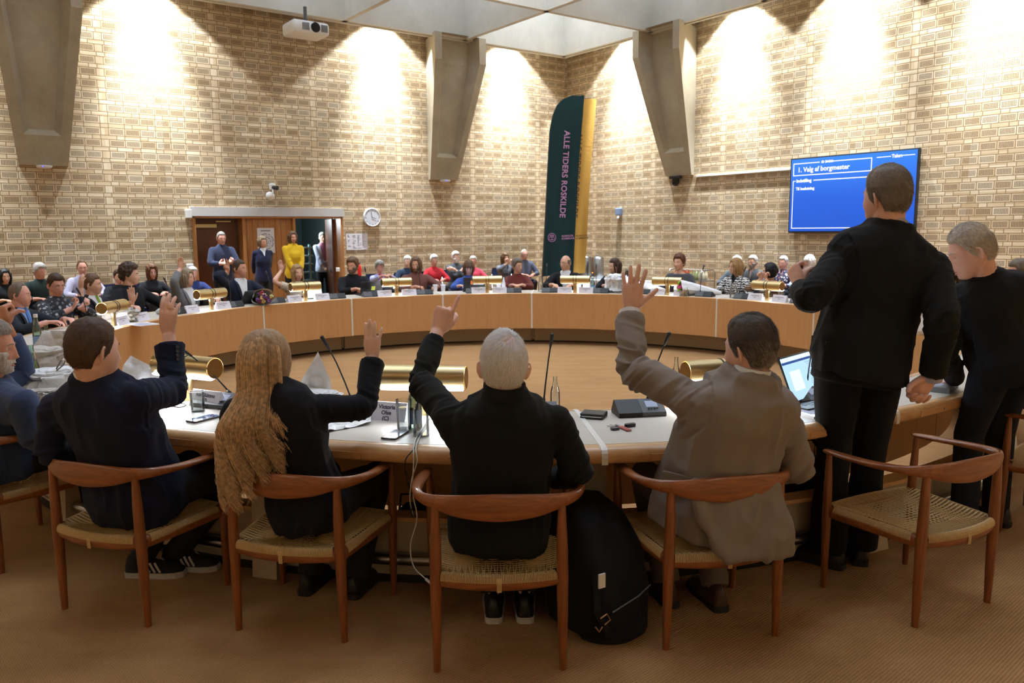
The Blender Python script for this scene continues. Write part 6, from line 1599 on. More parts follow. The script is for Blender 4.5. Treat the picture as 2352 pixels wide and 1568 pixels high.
b.tube([c+V(0, 0, -.06), c+V(0, 0, .07)], .007, 6); b.tube([c+V(-.045, 0, .03), c+V(.045, 0, .03)], .006, 6); b.tube([c+V(-.06, 0, -.03), c+V(-.03, 0, -.05), c+V(.03, 0, -.05), c+V(.06, 0, -.03)], .006, 6)
for sx in (-1, 1): b.tube([c+V(sx*.012, 0, 0), c+V(sx*.045, 0, .015), c+V(sx*.05, 0, -.02)], .006, 6); b.sphere(c+V(sx*.03, 0, .048), .012, 8, 6)
b.build('emblem', LILAC, ft)
flag((.985, 17.6, 0), GOLDC, OCHREP, 'ochre yellow feather flag tucked behind the green one', [('ALLE TIDERS ROSKILDE', .166, .55, 2.77, True, 'CENTER'), ('ROSKILDE', .052, .62, 1.475, False, 'LEFT'), ('KOMMUNE', .052, .62, 1.42, False, 'LEFT')])

# ------------------------------------------------------------------ coffee table and trolley along the right wall
CLOTHW = cloth('white_table_linen', (226, 228, 234), weave=400, var=.03)
ct = empty('coffee_table', label='long buffet table under a white cloth by the right wall behind the ring', cat='table'); ct.matrix_world = wallM(RR, 1.95, .60, 0, False)
b = MB(); b.rbox(-1.0, 1.1, -.36, .36, .52, .545, r=.01); b.build('tabletop', CLOTHW, ct)
b = MB(); n = 60; rs = []
for i in range(n+1):
    u = i/n*4; e = int(u) % 4; f = u-int(u); w = .012*math.sin(i*2.4)
    x, y = ((-1+2.1*f, .37+w), (1.11+w, .37-.74*f), (1.1-2.1*f, -.37-w), (-1.01-w, -.37+.74*f))[e]
    rs.append([V(x, y, .546), V(x*1.0, y*1.03, .30), V(x*1.005, y*1.07, .06)])
b.loft(rs, False, False, closed=False); b.build('tablecloth', CLOTHW, ct, smooth=30)
for x, y in ((-.9, .28), (1.0, .28), (-.9, -.28), (1.0, -.28)):
    b = MB(); b.tube([V(x, y, 0), V(x, y, .52)], .02, 8); b.build('leg', STEEL, ct)
def urn(s, d, label):
    t = empty('coffee_urn', label=label, cat='coffee urn', group='steel coffee urns'); t.matrix_world = wallM(RR, s, d, .547, False)
    b = MB(); b.lathe([(.0, 0), (.135, 0), (.14, .02), (.14, .44), (.13, .455), (0, .455)], 28); b.build('tank', STEEL, t, smooth=40)
    b = MB(); b.lathe([(.13, .455), (.12, .475), (.04, .495), (.0, .50)], 24); b.sphere((0, 0, .515), .022, 10, 8); b.build('lid', STEEL, t, smooth=True)
    b = MB(); b.box(-.155, -.14, -.05, .05, .0, .43); b.build('side_panel', BLACK, t)
    b = MB(); b.tube([V(0, .13, .07), V(0, .19, .07), V(0, .20, .045)], .012, 8); b.build('tap', BLACK, t); b = MB(); b.sphere((.0, .143, .14), .012, 8, 6); b.build('pilot_light', emit('orange_pilot', (255, 150, 60), 3), t); return t
urn(1.36, .62, 'steel coffee urn on the buffet table, the left one'); urn(1.80, .66, 'steel coffee urn on the buffet table, the right one')
def on_buffet(s, d): 
    return wallM(RR, s, d, .547, False)
GLASSM = glass('clear_glass', (251, 253, 253)); CUPW = simple('white_porcelain', (236, 236, 238), rough=.25, var=.01)
for k, (s, d) in enumerate(((2.25, .55), (2.42, .72), (2.58, .52), (2.76, .68))):
    t = empty('water_jug', label='clear glass water jug on the buffet behind the raised hand', cat='jug', group='glass jugs on the buffet'); t.matrix_world = on_buffet(s, d)
    b = MB(); b.lathe([(0, 0), (.055, 0), (.06, .02), (.058, .16), (.05, .20), (.058, .24), (.055, .24), (.047, .20), (.055, .16), (.055, .02), (0, .008)], 20); b.build('body', GLASSM, t, smooth=True)
    b = MB(); b.tube([V(.055, 0, .20), V(.10, 0, .18), V(.10, 0, .08), V(.06, 0, .06)], .007, 8); b.build('handle', GLASSM, t, smooth=True)
for k in range(8):
    t = empty('coffee_cup', label='white cup in the stack beside the coffee urns', cat='cup', group='white cups beside the urns'); t.matrix_world = on_buffet(.78+.1*(k % 4), .52+.11*(k//4))
    b = MB(); b.lathe([(0, 0), (.025, 0), (.04, .05), (.042, .08), (.038, .08), (.034, .05), (.02, .008), (0, .008)], 16); b.build('bowl', CUPW, t, smooth=True)
    b = MB(); b.tube([V(.04, 0, .065), V(.062, 0, .055), V(.058, 0, .03), V(.037, 0, .03)], .005, 6); b.build('handle', CUPW, t, smooth=True)
bx = empty('napkin_box', label='white box left of the coffee urns behind the bald person', cat='box'); bx.matrix_world = on_buffet(.50, .78); b = MB(); b.rbox(-.14, .14, -.09, .09, 0, .16, r=.01); b.build('carton', CUPW, bx)
b = MB(); b.box(-.05, .05, -.01, .03, .06, .161); b.build('opening', DGREY, bx)
def thermos(s, d, label, m):
    t = empty('thermos_jug', label=label, cat='thermos'); t.matrix_world = on_buffet(s, d); b = MB(); b.lathe([(0, 0), (.06, 0), (.065, .03), (.06, .2), (.045, .26), (.03, .28), (0, .285)], 18); b.build('body', m, t, smooth=True)
    b = MB(); b.tube([V(.055, 0, .22), V(.11, 0, .22), V(.11, 0, .08), V(.062, 0, .06)], .010, 8); b.build('handle', BLACK, t, smooth=True)
thermos(.36, .60, 'black vacuum jug behind the bald person', BLACK); thermos(.62, .62, 'white vacuum jug beside the black one behind the bald person', CUPW)
def trolley(s, d, rz, label):
    t = empty('serving_trolley', label=label, cat='trolley', group='steel serving trolleys'); t.matrix_world = wallM(RR, s, d, 0, False) @ Matrix.Rotation(rz, 4, 'Z')
    for x in (-.40, .40):
        b = MB(); b.tube([V(x, -.20, .09), V(x, -.20, .78), V(x, -.15, .84), V(x, .15, .84), V(x, .20, .78), V(x, .20, .09)], .013, 10); b.build('frame', STEEL, t, smooth=True)
    for z in (.24, .62):
        b = MB(); b.rbox(-.40, .40, -.20, .20, z, z+.02, r=.02); b.build('shelf', STEEL, t)
    for x in (-.38, .38):
        for y in (-.18, .18):
            b = MB(); b.lathe([(0, -.012), (.045, -.012), (.045, .012), (0, .012)], 14, c=(x, y, .045), axis=(1, 0, 0)); b.tube([V(x, y, .05), V(x, y, .1)], .01, 6); b.build('castor', BLACK, t)
    return t
TR = trolley(4.40, .62, .0, 'steel trolley of juice bottles behind the person in plain grey')
BOT = [simple('juice_red', (150, 60, 48), rough=.12), simple('juice_orange', (176, 104, 72), rough=.12), simple('juice_green', (140, 146, 104), rough=.12), simple('juice_clear', (206, 196, 170), rough=.12)]
for k in range(18):
    i, j = k % 6, k//6; t = empty('juice_bottle', label='small capped juice bottle standing on the steel trolley', cat='bottle', group='juice bottles on the trolley'); t.matrix_world = TR.matrix_world @ Matrix.Translation((-.34+.12*i+.02*j, -.12+.11*j, .641))
    b = MB(); b.lathe([(0, 0), (.030, 0), (.032, .01), (.032, .11), (.013, .16), (.013, .19), (0, .19)], 14); b.build('body', BOT[(0 if i < 3 else 2 if i < 5 else 3) if j else (1 if i < 3 else 3)], t, smooth=40); b = MB(); b.lathe([(.0145, .188), (.0145, .208), (0, .208)], 10); b.build('cap', WHITE, t)
# ladder-like rack in the corridor
t = empty('corridor_rack', label='pale metal rack standing in the dark corridor behind the yellow sweater', cat='rack'); t.matrix_world = wallM(RW, 6.25, -1.4, 0, True)
for x in (-.02, .36):
    b = MB(); b.box(x-.02, x+.02, -.02, .02, 0, 1.35); b.build('upright', simple('rack_pale_blue', (140, 172, 180), rough=.5), t)
for k in range(7):
    b = MB(); b.box(-.2, .42, -.06, .06, .25+.17*k, .28+.17*k); b.build('rung', simple('rack_pale_blue', (140, 172, 180), rough=.5), t)
# audience chairs: dark blue stackers
BLUEF = cloth('dark_blue_upholstery', (38, 46, 84))
def make_stacker():
    t = empty('stacking_chair', label='x', cat='chair')
    b = MB(); b.rbox(-.22, .22, -.21, .22, .365, .40, r=.05); b.build('seat', BLUEF, t, smooth=40)
    b = MB(); rs = []
    for z, y, w in ((.56, -.215, .19), (.62, -.235, .205), (.74, -.25, .205), (.80, -.255, .18)):
        rs.append([V(-w, y+.012, z), V(-w*.5, y-.008, z), V(0, y-.016, z), V(w*.5, y-.008, z), V(w, y+.012, z), V(w*.98, y-.008, z), V(0, y-.040, z), V(-w*.98, y-.008, z)])
    b.loft(rs); b.build('backrest', BLUEF, t, smooth=40)
    for sx in (-1, 1):
        b = MB(); b.tube([V(sx*.215, .20, 0), V(sx*.215, .18, .37), V(sx*.215, -.2, .37), V(sx*.205, -.235, .66)], .011, 8); b.build('leg', STEEL, t, smooth=True)
        b = MB(); b.tube([V(sx*.225, -.26, 0), V(sx*.217, -.15, .365)], .011, 8); b.build('leg', STEEL, t, smooth=True)
    return t
ST0 = make_stacker(); SU = [False]
for o in [o for o in COL.objects if o.get('category') == 'person' and o.parent is None]:
    P_ = PSEAT.get(o.name)
    if not P_: continue
    c = ST0 if not SU[0] else copy_tree(ST0); SU[0] = True
    c.location = (P_[0].x, P_[0].y, 0); c.rotation_euler = (0, 0, math.atan2(P_[1].y, P_[1].x)-PI/2)
    w_ = o['label'].split(); c['label'] = 'blue chair under the '+' '.join(w_[:10]).rstrip(','); c['category'] = 'chair'; c['group'] = 'blue stacking chairs of the audience'
# ================================================================== things lying on the ring table
def tz(px, py, z=TZ): p = at_z(px, py, z); p.z = z; return p
def face_out(p): d = p-RC; return math.atan2(d.y, d.x)-PI/2          # local +y towards the outside
PAPW = NT('crumpled_white_paper'); PAPW.set(color=(.80, .79, .78, 1), rough=.7); PAPW.bump(PAPW.noise(16, detail=4, rough=.6, dist=.8), .8, .02); PAPW = PAPW.mat
PAPG = NT('grey_paper_bag'); PAPG.set(color=srgb(186, 180, 172), rough=.75); PAPG.bump(PAPG.noise(14, detail=4, rough=.6, dist=.8), .8, .02); PAPG = PAPG.mat
def crumple(name, p, rz, size, mat, label, cat, seed=0, amp=.25, open_top=False, tilt=0.0, group=None):
    """creased paper bundle: faceted ridged noise on a flattened body resting on its base"""
    w, d, h = size; nu, nv = 44, 30; D = head_grid(nu, nv); P = D.copy()
    e = .62; P = np.sign(P)*np.abs(P)**e; P /= np.max(np.abs(P))
    q = D*np.array([2.6, 2.6, 2.6])+seed*3.7; r = np.abs(vnoise(q, seed))+.5*np.abs(vnoise(q*2.3, seed+1))
    s = 1+amp*(.9-2.0*r)
    X = P*s[:, None]*np.array([w/2, d/2, h/2]); X[:, 2] += h/2; X[:, 0] += tilt*X[:, 2]; X[:, 2] = np.maximum(X[:, 2], 0.001)
    b = MB(); b.add([tuple(v) for v in X], grid_faces(nu, nv)); t = empty(name, p, rz, label, cat, group); b.build('paper', mat, t, smooth=28)
    return t
def sheet(name, pts, mat, label, cat, seed=0, amp=.012, n=18):
    """a free-standing creased sheet spanned by four corners (thin but two sided)"""
    a, b_, c, d = [Vector(q) for q in pts]; base = a.copy(); base.z = min(q[2] for q in pts); g = []; P = []
    for i in range(n+1):
        for j in range(n+1):
            u, v = j/n, i/n; P.append(a*(1-u)*(1-v)+b_*u*(1-v)+c*u*v+d*(1-u)*v-base)
    nrm = ((b_-a).cross(d-a)).normalized(); A_ = np.array([tuple(x) for x in P]); r = np.abs(vnoise(A_*17+seed*5, seed))*1.2+.6*vnoise(A_*7+seed, seed+2)
    P = [x+nrm*(amp*(r[i]-.3)) for i, x in enumerate(P)]
    for x in P: x.z = max(x.z, .001)
    m = len(P); F = [(i*(n+1)+j, i*(n+1)+j+1, (i+1)*(n+1)+j+1, (i+1)*(n+1)+j) for i in range(n) for j in range(n)]
    mb = MB(); mb.add(P, F); mb.add([x+nrm*.0012 for x in P], F); t = empty(name, base, 0, label, cat); mb.build('sheet', mat, t, smooth=25); return t
def lathe_thing(name, p, parts, label, cat, group=None, rz=0, seg=24, z=0):
    t = empty(name, p, rz, label, cat, group)
    for nm, prof, m in parts: b = MB(); b.lathe(prof, seg); b.build(nm, m, t, smooth=45)
    return t
WATER = glass('still_water', (248, 252, 253), ior=1.33); GREENG = glass('pale_green_glass', (232, 246, 242)); LABELB = simple('blue_bottle_label', (120, 150, 190), rough=.5); CAPB = simple('blue_cap', (90, 130, 180), rough=.4)
def bottle(px, py, label, h=.25, r=.031, col=GREENG, lab=LABELB, cap=None, drink=None):
    p = tz(px, py); k = h/.25
    parts = [('body', [(0, 0), (r, 0), (r*1.03, .006), (r, .12*k), (r*.9, .15*k), (r*.45, .20*k), (r*.38, .235*k), (r*.42, .25*k), (r*.34, .25*k), (r*.32, .235*k), (r*.84, .145*k), (r*.93, .12*k), (r*.93, .008), (0, .008)], col)]
    if lab: parts.append(('label', [(r*1.035, .03*k), (r*1.035, .095*k)], lab))
    if cap: parts.append(('cap', [(r*.48, .232*k), (r*.48, .256*k), (0, .257*k)], cap))
    if drink: parts.append(('drink', [(0, .009), (r*.91, .009), (r*.91, .115*k), (r*.6, .165*k), (0, .166*k)], drink))
    return lathe_thing('bottle', p, parts, label, 'bottle', 'bottles on the ring table')
def tumbler(px, py, label, h=.125, r=.033, fill=.5):
    p = tz(px, py)
    return lathe_thing('drinking_glass', p, [('glass', [(0, 0), (r*.86, 0), (r*.88, .004), (r, h), (r*.95, h), (r*.83, .009), (0, .008)], GLASSM), ('water', [(0, .010), (r*.82, .010), (r*(.83+.11*fill), h*fill), (0, h*fill)], WATER)], label, 'glass', 'glasses on the ring table', seg=32)
def phone(px, py, rz, label, scr):
    t = empty('phone', tz(px, py), rz, label, 'phone'); b = MB(); b.rbox(-.036, .036, -.074, .074, 0, .0085, r=.011, seg=5); b.build('case', simple('phone_case', (60, 52, 50), rough=.35), t, smooth=40)
    b = MB(); b.rbox(-.0335, .0335, -.0715, .0715, .0085, .0090, r=.009, seg=5); b.build('screen', scr, t)
    b = MB(); b.tube([V(-.012, -.0745, .004), V(.012, -.0745, .004)], .002, 6); b.build('port', STEEL, t); return t
def crack():  # blue and white reflections painted into the screen colour
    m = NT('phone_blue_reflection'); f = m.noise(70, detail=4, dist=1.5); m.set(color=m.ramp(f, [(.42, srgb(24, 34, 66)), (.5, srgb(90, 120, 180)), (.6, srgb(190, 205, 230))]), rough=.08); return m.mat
phone(467, 963, -.55, 'phone with blue patterned screen lying in front of the short glass', crack())
phone(908, 1000, -.30, 'phone with pale reflecting screen lying in front of the tall glass', simple('phone_pale_glass', (150, 158, 168), rough=.06))
tumbler(455, 944, 'short glass half full of water beside the blond hair', .10, .036, .55); tumbler(929, 988, 'tall glass of water in front of the three-line name card', .14, .036, .72)
bottle(954, 985, 'green capped water bottle with blue label behind the raised black sleeve', .24, cap=simple('green_cap', (40, 110, 80))); bottle(968, 1000, 'clear bottle half hidden by the raised black sleeve', .20, .034, GLASSM, None)
bottle(1275, 938, 'clear empty bottle beside the shoulder of the white-haired man', .16, .024, GLASSM, None); bottle(1552, 905, 'clear bottle behind the raised taupe sleeve', .20, .024, GLASSM, None)
bottle(80, 903, 'tall bottle with yellow and red reflections beside the apple', .27, .036, drink=simple('yellow_juice', (196, 196, 90), rough=.1)); bottle(112, 828, 'green bottle between the two paper bags', .25); bottle(88, 800, 'capped water bottle in front of the balding person with blue tie', .26, cap=WHITE)
bottle(1242, 669, 'clear carafe bottle beside the bald person', .23, .036, GLASSM, None); bottle(1157, 668, 'white bottle beside the paper cup on the far ring', .20, .028, simple('milk_white', (226, 226, 230), rough=.2), None); bottle(1361, 667, 'bottle with blue label right of the bald person', .20, .034, GREENG, simple('teal_label', (110, 160, 200), rough=.5), WHITE)
bottle(1793, 692, 'clear bottle beside the person in striped top', .26, .03, GLASSM, None); bottle(1685, 684, 'clear bottle before the zigzag cardigan', .20, .05, GLASSM, None); bottle(1577, 680, 'small clear bottle beside the wrapped bouquet', .12, .03, GLASSM, None)
def cup(px, py, label): return lathe_thing('paper_cup', tz(px, py), [('cup', [(0, 0), (.028, 0), (.036, .085), (.039, .088), (.036, .09), (.026, .006), (0, .006)], CUPW), ('lid', [(.040, .088), (.040, .094), (.034, .10), (0, .10)], CUPW)], label, 'cup', 'white cups on the ring table')
cup(1146, 668, 'white paper cup before the person in dark red'); cup(1000, 669, 'white cup beside the hands of the long-haired person in rust'); cup(1018, 669, 'white cup left of the laptop of the woman in blue'); cup(588, 695, 'white cup behind the bouquet of dark flowers'); cup(1330, 668, 'white cup right of the lamp by the bald person')
# wallet and keys
t = empty('wallet', tz(1363, 958), -.35, 'black leather wallet with cards showing, on the table beside the taupe suit', 'wallet')
LEATH = simple('black_grained_leather', (26, 26, 27), rough=.45, bump=.5, bscale=500)
b = MB(); b.rbox(-.055, .055, -.045, .045, 0, .011, r=.008); b.rbox(-.055, .055, -.043, .045, .013, .025, r=.008); b.tube([V(-.055, .044, .0125), V(.055, .044, .0125)], .0125, 10); b.build('cover', LEATH, t, smooth=35)
b = MB(); b.box(-.045, .047, -.047, .0, .0105, .0118); b.box(-.04, .05, -.048, .0, .0119, .0130); b.build('card', CUPW, t)
t = empty('key_bunch', tz(1432, 985), .4, 'bunch of keys with a red leather strap on the table', 'keys')
b = MB(); b.rbox(-.013, .013, -.052, .03, .004, .008, r=.006); b.build('strap', simple('red_leather', (160, 56, 46), rough=.5), t, smooth=40)
b = MB(); b.rbox(.02, .075, .010, .036, .0, .016, r=.012); b.build('car_key', simple('key_black_gloss', (18, 18, 20), rough=.15), t, smooth=40)
b = MB(); b.rbox(-.062, -.022, -.012, .016, 0, .013, r=.010); b.build('key_fob', simple('fob_dark_blue', (48, 52, 62), rough=.4), t, smooth=40)
b = MB(); b.tube([V(-.012+math.cos(a)*.015, .030+math.sin(a)*.015, .009+.003*math.sin(a)) for a in np.linspace(0, 2*PI, 21)], .0013, 6, caps=False); b.build('ring', STEEL, t, smooth=True)
for rz in (-.5, .2, .9):
    b = MB(); M = Matrix.Translation((-.012, .042, .004)) @ Matrix.Rotation(rz, 4, 'Z'); b.box(-.003, .003, 0, .042, 0, .002, M=M); b.lathe([(.0, .0), (.011, .0), (.011, .0022), (0, .0022)], 14, c=M @ V(0, .0, 0)); b.build('key', STEEL, t)
# laptops
def laptop(p, rz, label, lid=105, scr=None, sticker=None, w=.34, dp=.23):
    t = empty('laptop', p, rz, label, 'laptop'); DK = simple('laptop_black', (30, 31, 34), rough=.4)   # local +y: towards the user
    b = MB(); b.rbox(-w/2, w/2, 0, dp, 0, .016, r=.012); b.build('base', DK, t, smooth=40)
    b = MB()
    for r in range(5):
        for c in range(13): x0 = -w/2+.022+c*(w-.044)/13; b.box(x0+.0015, x0+(w-.044)/13-.0015, .03+r*.021, .048+r*.021, .016, .0178)
    b.build('keyboard', simple('key_cap_grey', (52, 54, 60), rough=.5), t); b = MB(); b.rbox(-.05, .05, .15, .215, .016, .0166, r=.004); b.build('touchpad', simple('touchpad_grey', (44, 45, 48), rough=.3), t)
    a = math.radians(lid-90); M = Matrix.Translation((0, .004, .016)) @ Matrix.Rotation(a, 4, 'X')
    b = MB(); b.rbox(-w/2, w/2, -.009, 0, 0, dp-.01, r=.003, M=M); ld = b.build('lid', DK, t, smooth=40)
    b = MB(); b.box(-w/2+.008, w/2-.008, .0002, .0012, .014, dp-.018, M=M); b.build('screen', scr or simple('screen_off', (20, 22, 26), rough=.2), ld)
    if sticker:
        for k, (x, z, c, ww) in enumerate(sticker): b = MB(); b.box(x-ww, x+ww, -.0102, -.009, z-.03, z+.03, M=M); b.build('sticker', c, ld)
    return t, M, ld
LSC = NT('laptop_screen_glow'); LSC.set(color=(0, 0, 0, 1), emis=srgb(176, 214, 246), emstr=1.25); LSC = LSC.mat
p = ring(157.2, 3.86, TZ); lp, M, ld = laptop(p, face_out(p)+.42, 'open laptop with glowing pale blue page beside the tall standing man', 112, LSC, w=.36, dp=.25)
b = MB(); w, dp = .36, .25
b.box(-w/2+.008, w/2-.008, .0014, .0018, dp-.052, dp-.040, M=M); b.build('menu_bar', emit('screen_navy_bar', (40, 80, 150), 1.0), ld)
b = MB(); b.box(-w/2+.008, w/2-.008, .0014, .0018, dp-.038, dp-.020, M=M); b.box(.0, .12, .0014, .0018, .06, .16, M=M); b.build('page_panel', emit('screen_white', (225, 240, 252), 1.2), ld)
b = MB(); R_ = random.Random(2)
for k in range(16): z = .035+.010*k; b.box(-w/2+.03+.01*(k % 3), -w/2+.03+R_.uniform(.02, .07), .0014, .0018, z, z+.002, M=M)
b.build('page_text', emit('screen_text_grey', (120, 160, 200), .8), ld)
al = bpy.data.lights.new('laptop_glow', 'AREA'); al.shape = 'RECTANGLE'; al.size = .30; al.size_y = .18; al.energy = 1.2; al.color = (.62, .82, 1); ao = bpy.data.objects.new('laptop_glow', al); COL.objects.link(ao); ao.matrix_world = lp.matrix_basis @ M @ basis(V(1, 0, 0), V(0, 0, 1), V(0, -1, 0), V(0, .012, .12)) if 0 else (Matrix.Translation(p) @ Matrix.Rotation(face_out(p)+.42, 4, 'Z') @ M @ basis(V(1, 0, 0), V(0, 0, -1), V(0, -1, 0), V(0, .012, .12)))
YEL = simple('yellow_sticky_note', (214, 220, 90), rough=.7); ORA = simple('orange_sticker', (240, 130, 60), rough=.6); PNK = simple('pale_pink_sticker', (220, 170, 150), rough=.6)
p = ring(331.0, 4.02, TZ); laptop(p, face_out(p), 'dark laptop with a yellow sticker before the bearded person', 115, None, [(.02, .10, YEL, .028)], .32, .21)
p = ring(352.6, 4.05, TZ); laptop(p, face_out(p), 'dark laptop with orange and pink stickers before the woman in blue', 115, emit('far_screen_blue', (110, 130, 255), 3.0), [(.02, .14, PNK, .028), (-.045, .14, ORA, .032)], .36, .23)
p = ring(306.0, 4.0, TZ); laptop(p, face_out(p), 'grey laptop behind the bouquet of dark flowers', 125, None, None, .30, .2)
# tablet propped by the lamp of the floral dress
t = empty('tablet', ring(319.2, 3.98, TZ), face_out(ring(319.2, 3.98)), 'propped tablet with bright screen right of the blond floral-dress person', 'tablet'); M = Matrix.Rotation(-.25, 4, 'X'); b = MB(); b.rbox(-.12, .12, -.006, .006, 0, .17, r=.004, M=M); b.build('case', BLACK, t); b = MB(); b.box(-.11, .11, -.0075, -.006, .012, .16, M=M); b.build('screen', emit('tablet_white', (232, 246, 240), 1.3), t)
b = MB(); b.box(-.05, .05, .0, .09, 0, .006); b.build('stand', BLACK, t)
# papers, plates
def stack(px, py, rz, label, w=.21, d=.297, h=.006, mat=None, name='paper_sheet'):
    t = empty(name, tz(px, py), rz, label, 'papers'); b = MB(); b.box(-w/2, w/2, -d/2, d/2, 0, h); b.build('sheet', mat or CUPW, t); b = MB(); b.box(-w/2+.02, w/2-.05, -d/2+.04, d/2-.04, h, h+.0004); b.build('print', GREYINK, t); return t
stack(1862, 948, .4, 'white paper pad beside the laptop', .16, .21, .012)
b = MB(); t = empty('pen_case', tz(1858, 944)+V(0, 0, .0125), .6, 'black flat card holder on the white pad beside the laptop', 'card holder'); b.rbox(-.04, .04, -.025, .025, 0, .008, r=.006); b.build('case', BLACK, t)
stack(2153, 893, -.7, 'grey booklet stack behind the hand of the tall man', .16, .22, .03, simple('grey_booklets', (120, 120, 124), rough=.6))
stack(140, 822, .9, 'scattered white papers with dark print behind the brown-haired head', .22, .30, .01); stack(150, 795, .3, 'cream folder under the patterned sweater', .2, .26, .02, simple('cream_folder', (206, 196, 140)))
stack(330, 745, .9, 'white papers left of the first far lamp', .2, .28, .006)
# apple
t = empty('apple', tz(57, 872)+V(0, 0, .001), 0, 'red and yellow apple on the table by the blue jacket', 'apple'); AP = NT('apple_skin'); AP.set(color=AP.ramp(AP.noise(22, detail=3, stretch=(1, 1, .3)), [(.38, srgb(186, 34, 30)), (.62, srgb(222, 150, 84))]), rough=.3)
b = MB(); b.lathe([(0, .008), (.02, .0), (.034, .012), (.040, .036), (.036, .056), (.022, .068), (.008, .062), (0, .058)], 22); b.build('flesh', AP.mat, t, smooth=True); b = MB(); b.tube([V(0, 0, .058), V(.003, 0, .08)], .0016, 6); b.build('stem', BLACK, t)
# paper bags and bundles
p = tz(75, 862); crumple('paper_bag', p, .7, (.36, .22, .17), PAPG, 'long grey paper bag before the balding person on the left', 'bag', 3, .22)
sheet('paper_bag', [tz(60, 845)+V(0, 0, .06), tz(150, 830)+V(0, 0, .02), tz(145, 830)+V(.02, .02, .21), tz(108, 835)+V(0, 0, .23)], PAPG, 'open flap of grey paper standing up behind the bottles', 'bag', 5, .02)
p = tz(132, 905); crumple('paper_bag', p, .5, (.30, .24, .14), PAPW, 'white paper bag with a handle behind the navy blazer shoulder', 'bag', 6, .2)
b = MB(); q = p+V(.02, -.06, .12); t = empty('gift_tag', q, 0, 'round card tag lying on the white paper bag', 'tag'); b.lathe([(0, .0), (.035, .002), (.035, .004), (0, .006)], 20, axis=(.1, -.6, .8)); b.build('card', simple('kraft_card', (206, 190, 164)), t); b = MB(); b.tube([V(.02, 0, .02), V(.05, .02, .05), V(.06, .02, .07), V(.045, .01, .075), V(.02, 0, .03)], .004, 6); b.build('loop', simple('grey_cord', (120, 112, 104)), t, smooth=True)
p = tz(98, 925); crumple('paper_bag', p, .2, (.20, .14, .07), PAPG, 'low grey paper wrap at the navy shoulder', 'bag', 9, .25)
a = tz(268, 900); sheet('paper_wrap', [a+V(-.02, 0, .0), tz(372, 905)+V(0, 0, .0), tz(366, 905)+V(.02, .06, .10), a+V(.06, .08, .19)], PAPW, 'white tissue wrap behind the navy shoulder', 'paper wrap', 12, .035)
p = tz(715, 935); crumple('paper_wrap', p+V(0, .02, 0), -.3, (.30, .18, .08), PAPW, 'crumpled white wrap lying under the raised black sleeve of the blond woman', 'paper wrap', 15, .22)
sheet('paper_wrap', [tz(668, 930)+V(0, .0, .03), tz(765, 925)+V(0, 0, .0), tz(758, 925)+V(0, .02, .13), tz(732, 930)+V(0, .03, .27)], PAPW, 'tall pointed white paper standing behind the blond woman', 'paper wrap', 17, .04)
sheet('paper_wrap', [tz(716, 1000)+V(0, 0, .002), tz(852, 975)+V(0, 0, .002), tz(853, 945)+V(0, 0, .03), tz(716, 975)+V(0, 0, .03)], PAPW, 'flat white paper edge under the raised black sleeve', 'paper wrap', 19, .025)
def bouquet(p, rz, label, L=.45, cols=None, seed=0, cone=.14, stand=.0):
    """paper cone lying on the table, mouth towards local +x"""
    t = empty('bouquet', p, rz, label, 'bouquet'); n = 36; rs = []; R_ = random.Random(seed)
    for i in range(12):
        u = i/11; r = .028+(cone-.028)*u**.9
        rs.append([V(-L/2+L*u, math.cos(2*PI*k/n)*r*1.15*(1+.10*math.sin(5*2*PI*k/n+seed)*u), max(.002, r*.85+math.sin(2*PI*k/n)*r*.85+stand*u*(1 if math.sin(2*PI*k/n) > 0 else .3))) for k in range(n)])
    b = MB(); b.loft(rs, True, False); b.build('paper_cone', PAPW, t, smooth=30)
    cols = cols or [(230, 226, 220)]
    for ci, c in enumerate(cols):
        b = MB()
        for k in range(9 if len(cols) > 1 else 5):
            a, r = R_.uniform(0, 2*PI), R_.uniform(0, cone*.8); q = V(L/2-.01+R_.uniform(-.04, .02), math.cos(a)*r, cone*.85+math.sin(a)*r*.7)
            for m in range(5): b.sphere(q+V(R_.uniform(-.012, .012), math.cos(m*1.26)*.014, math.sin(m*1.26)*.014), .014, 8, 6)
        b.build('blossom', simple('petal_%d_%d_%d' % c, c, rough=.7), t, smooth=True)
    b = MB()
    for k in range(16): a, r = R_.uniform(0, 2*PI), R_.uniform(0, cone*.8); b.sphere((L/2-.04, math.cos(a)*r, cone*.85+math.sin(a)*r*.7), (.03, .012, .02), 8, 6)
    b.build('greenery', simple('leaf_green', (52, 78, 42), rough=.6), t, smooth=True); return t
p = ring(306.0, 3.83, TZ); bouquet(p, -.95, 'bouquet of purple and red flowers in grey paper beside the white-shirted person', .36, [(110, 70, 130), (150, 50, 60), (200, 180, 120)], 3, .12)
p = ring(286.5, 3.92, TZ); bouquet(p, -.6, 'small bouquet with white card before the grey-blazer person', .28, [(236, 232, 226)], 5, .08)
p = ring(27.5, 3.98, TZ); bouquet(p, 3.2, 'large white wrapped bouquet right of the raised hand', .62, None, 7, .15)
p = ring(38.8, 4.0, TZ); bouquet(p, 3.3, 'white wrapped bouquet with pink and green print lying before the person in grey', .60, [(236, 90, 170), (150, 220, 60)], 9, .13)
p = ring(21.8, 3.98, TZ); crumple('paper_wrap', p, 0, (.30, .24, .24), PAPW, 'white paper bundle left of the raised hand', 'paper wrap', 21, .32)
p = ring(72.5, 4.0, TZ); crumple('paper_wrap', p, .4, (.26, .22, .15), PAPW, 'pale crumpled paper against the tall man in black', 'paper wrap', 23, .25)
p = tz(2132, 772); crumple('paper_bag', p, .4, (.22, .20, .26), PAPW, 'white paper bag seen through the crook of the tall man', 'bag', 25, .12)
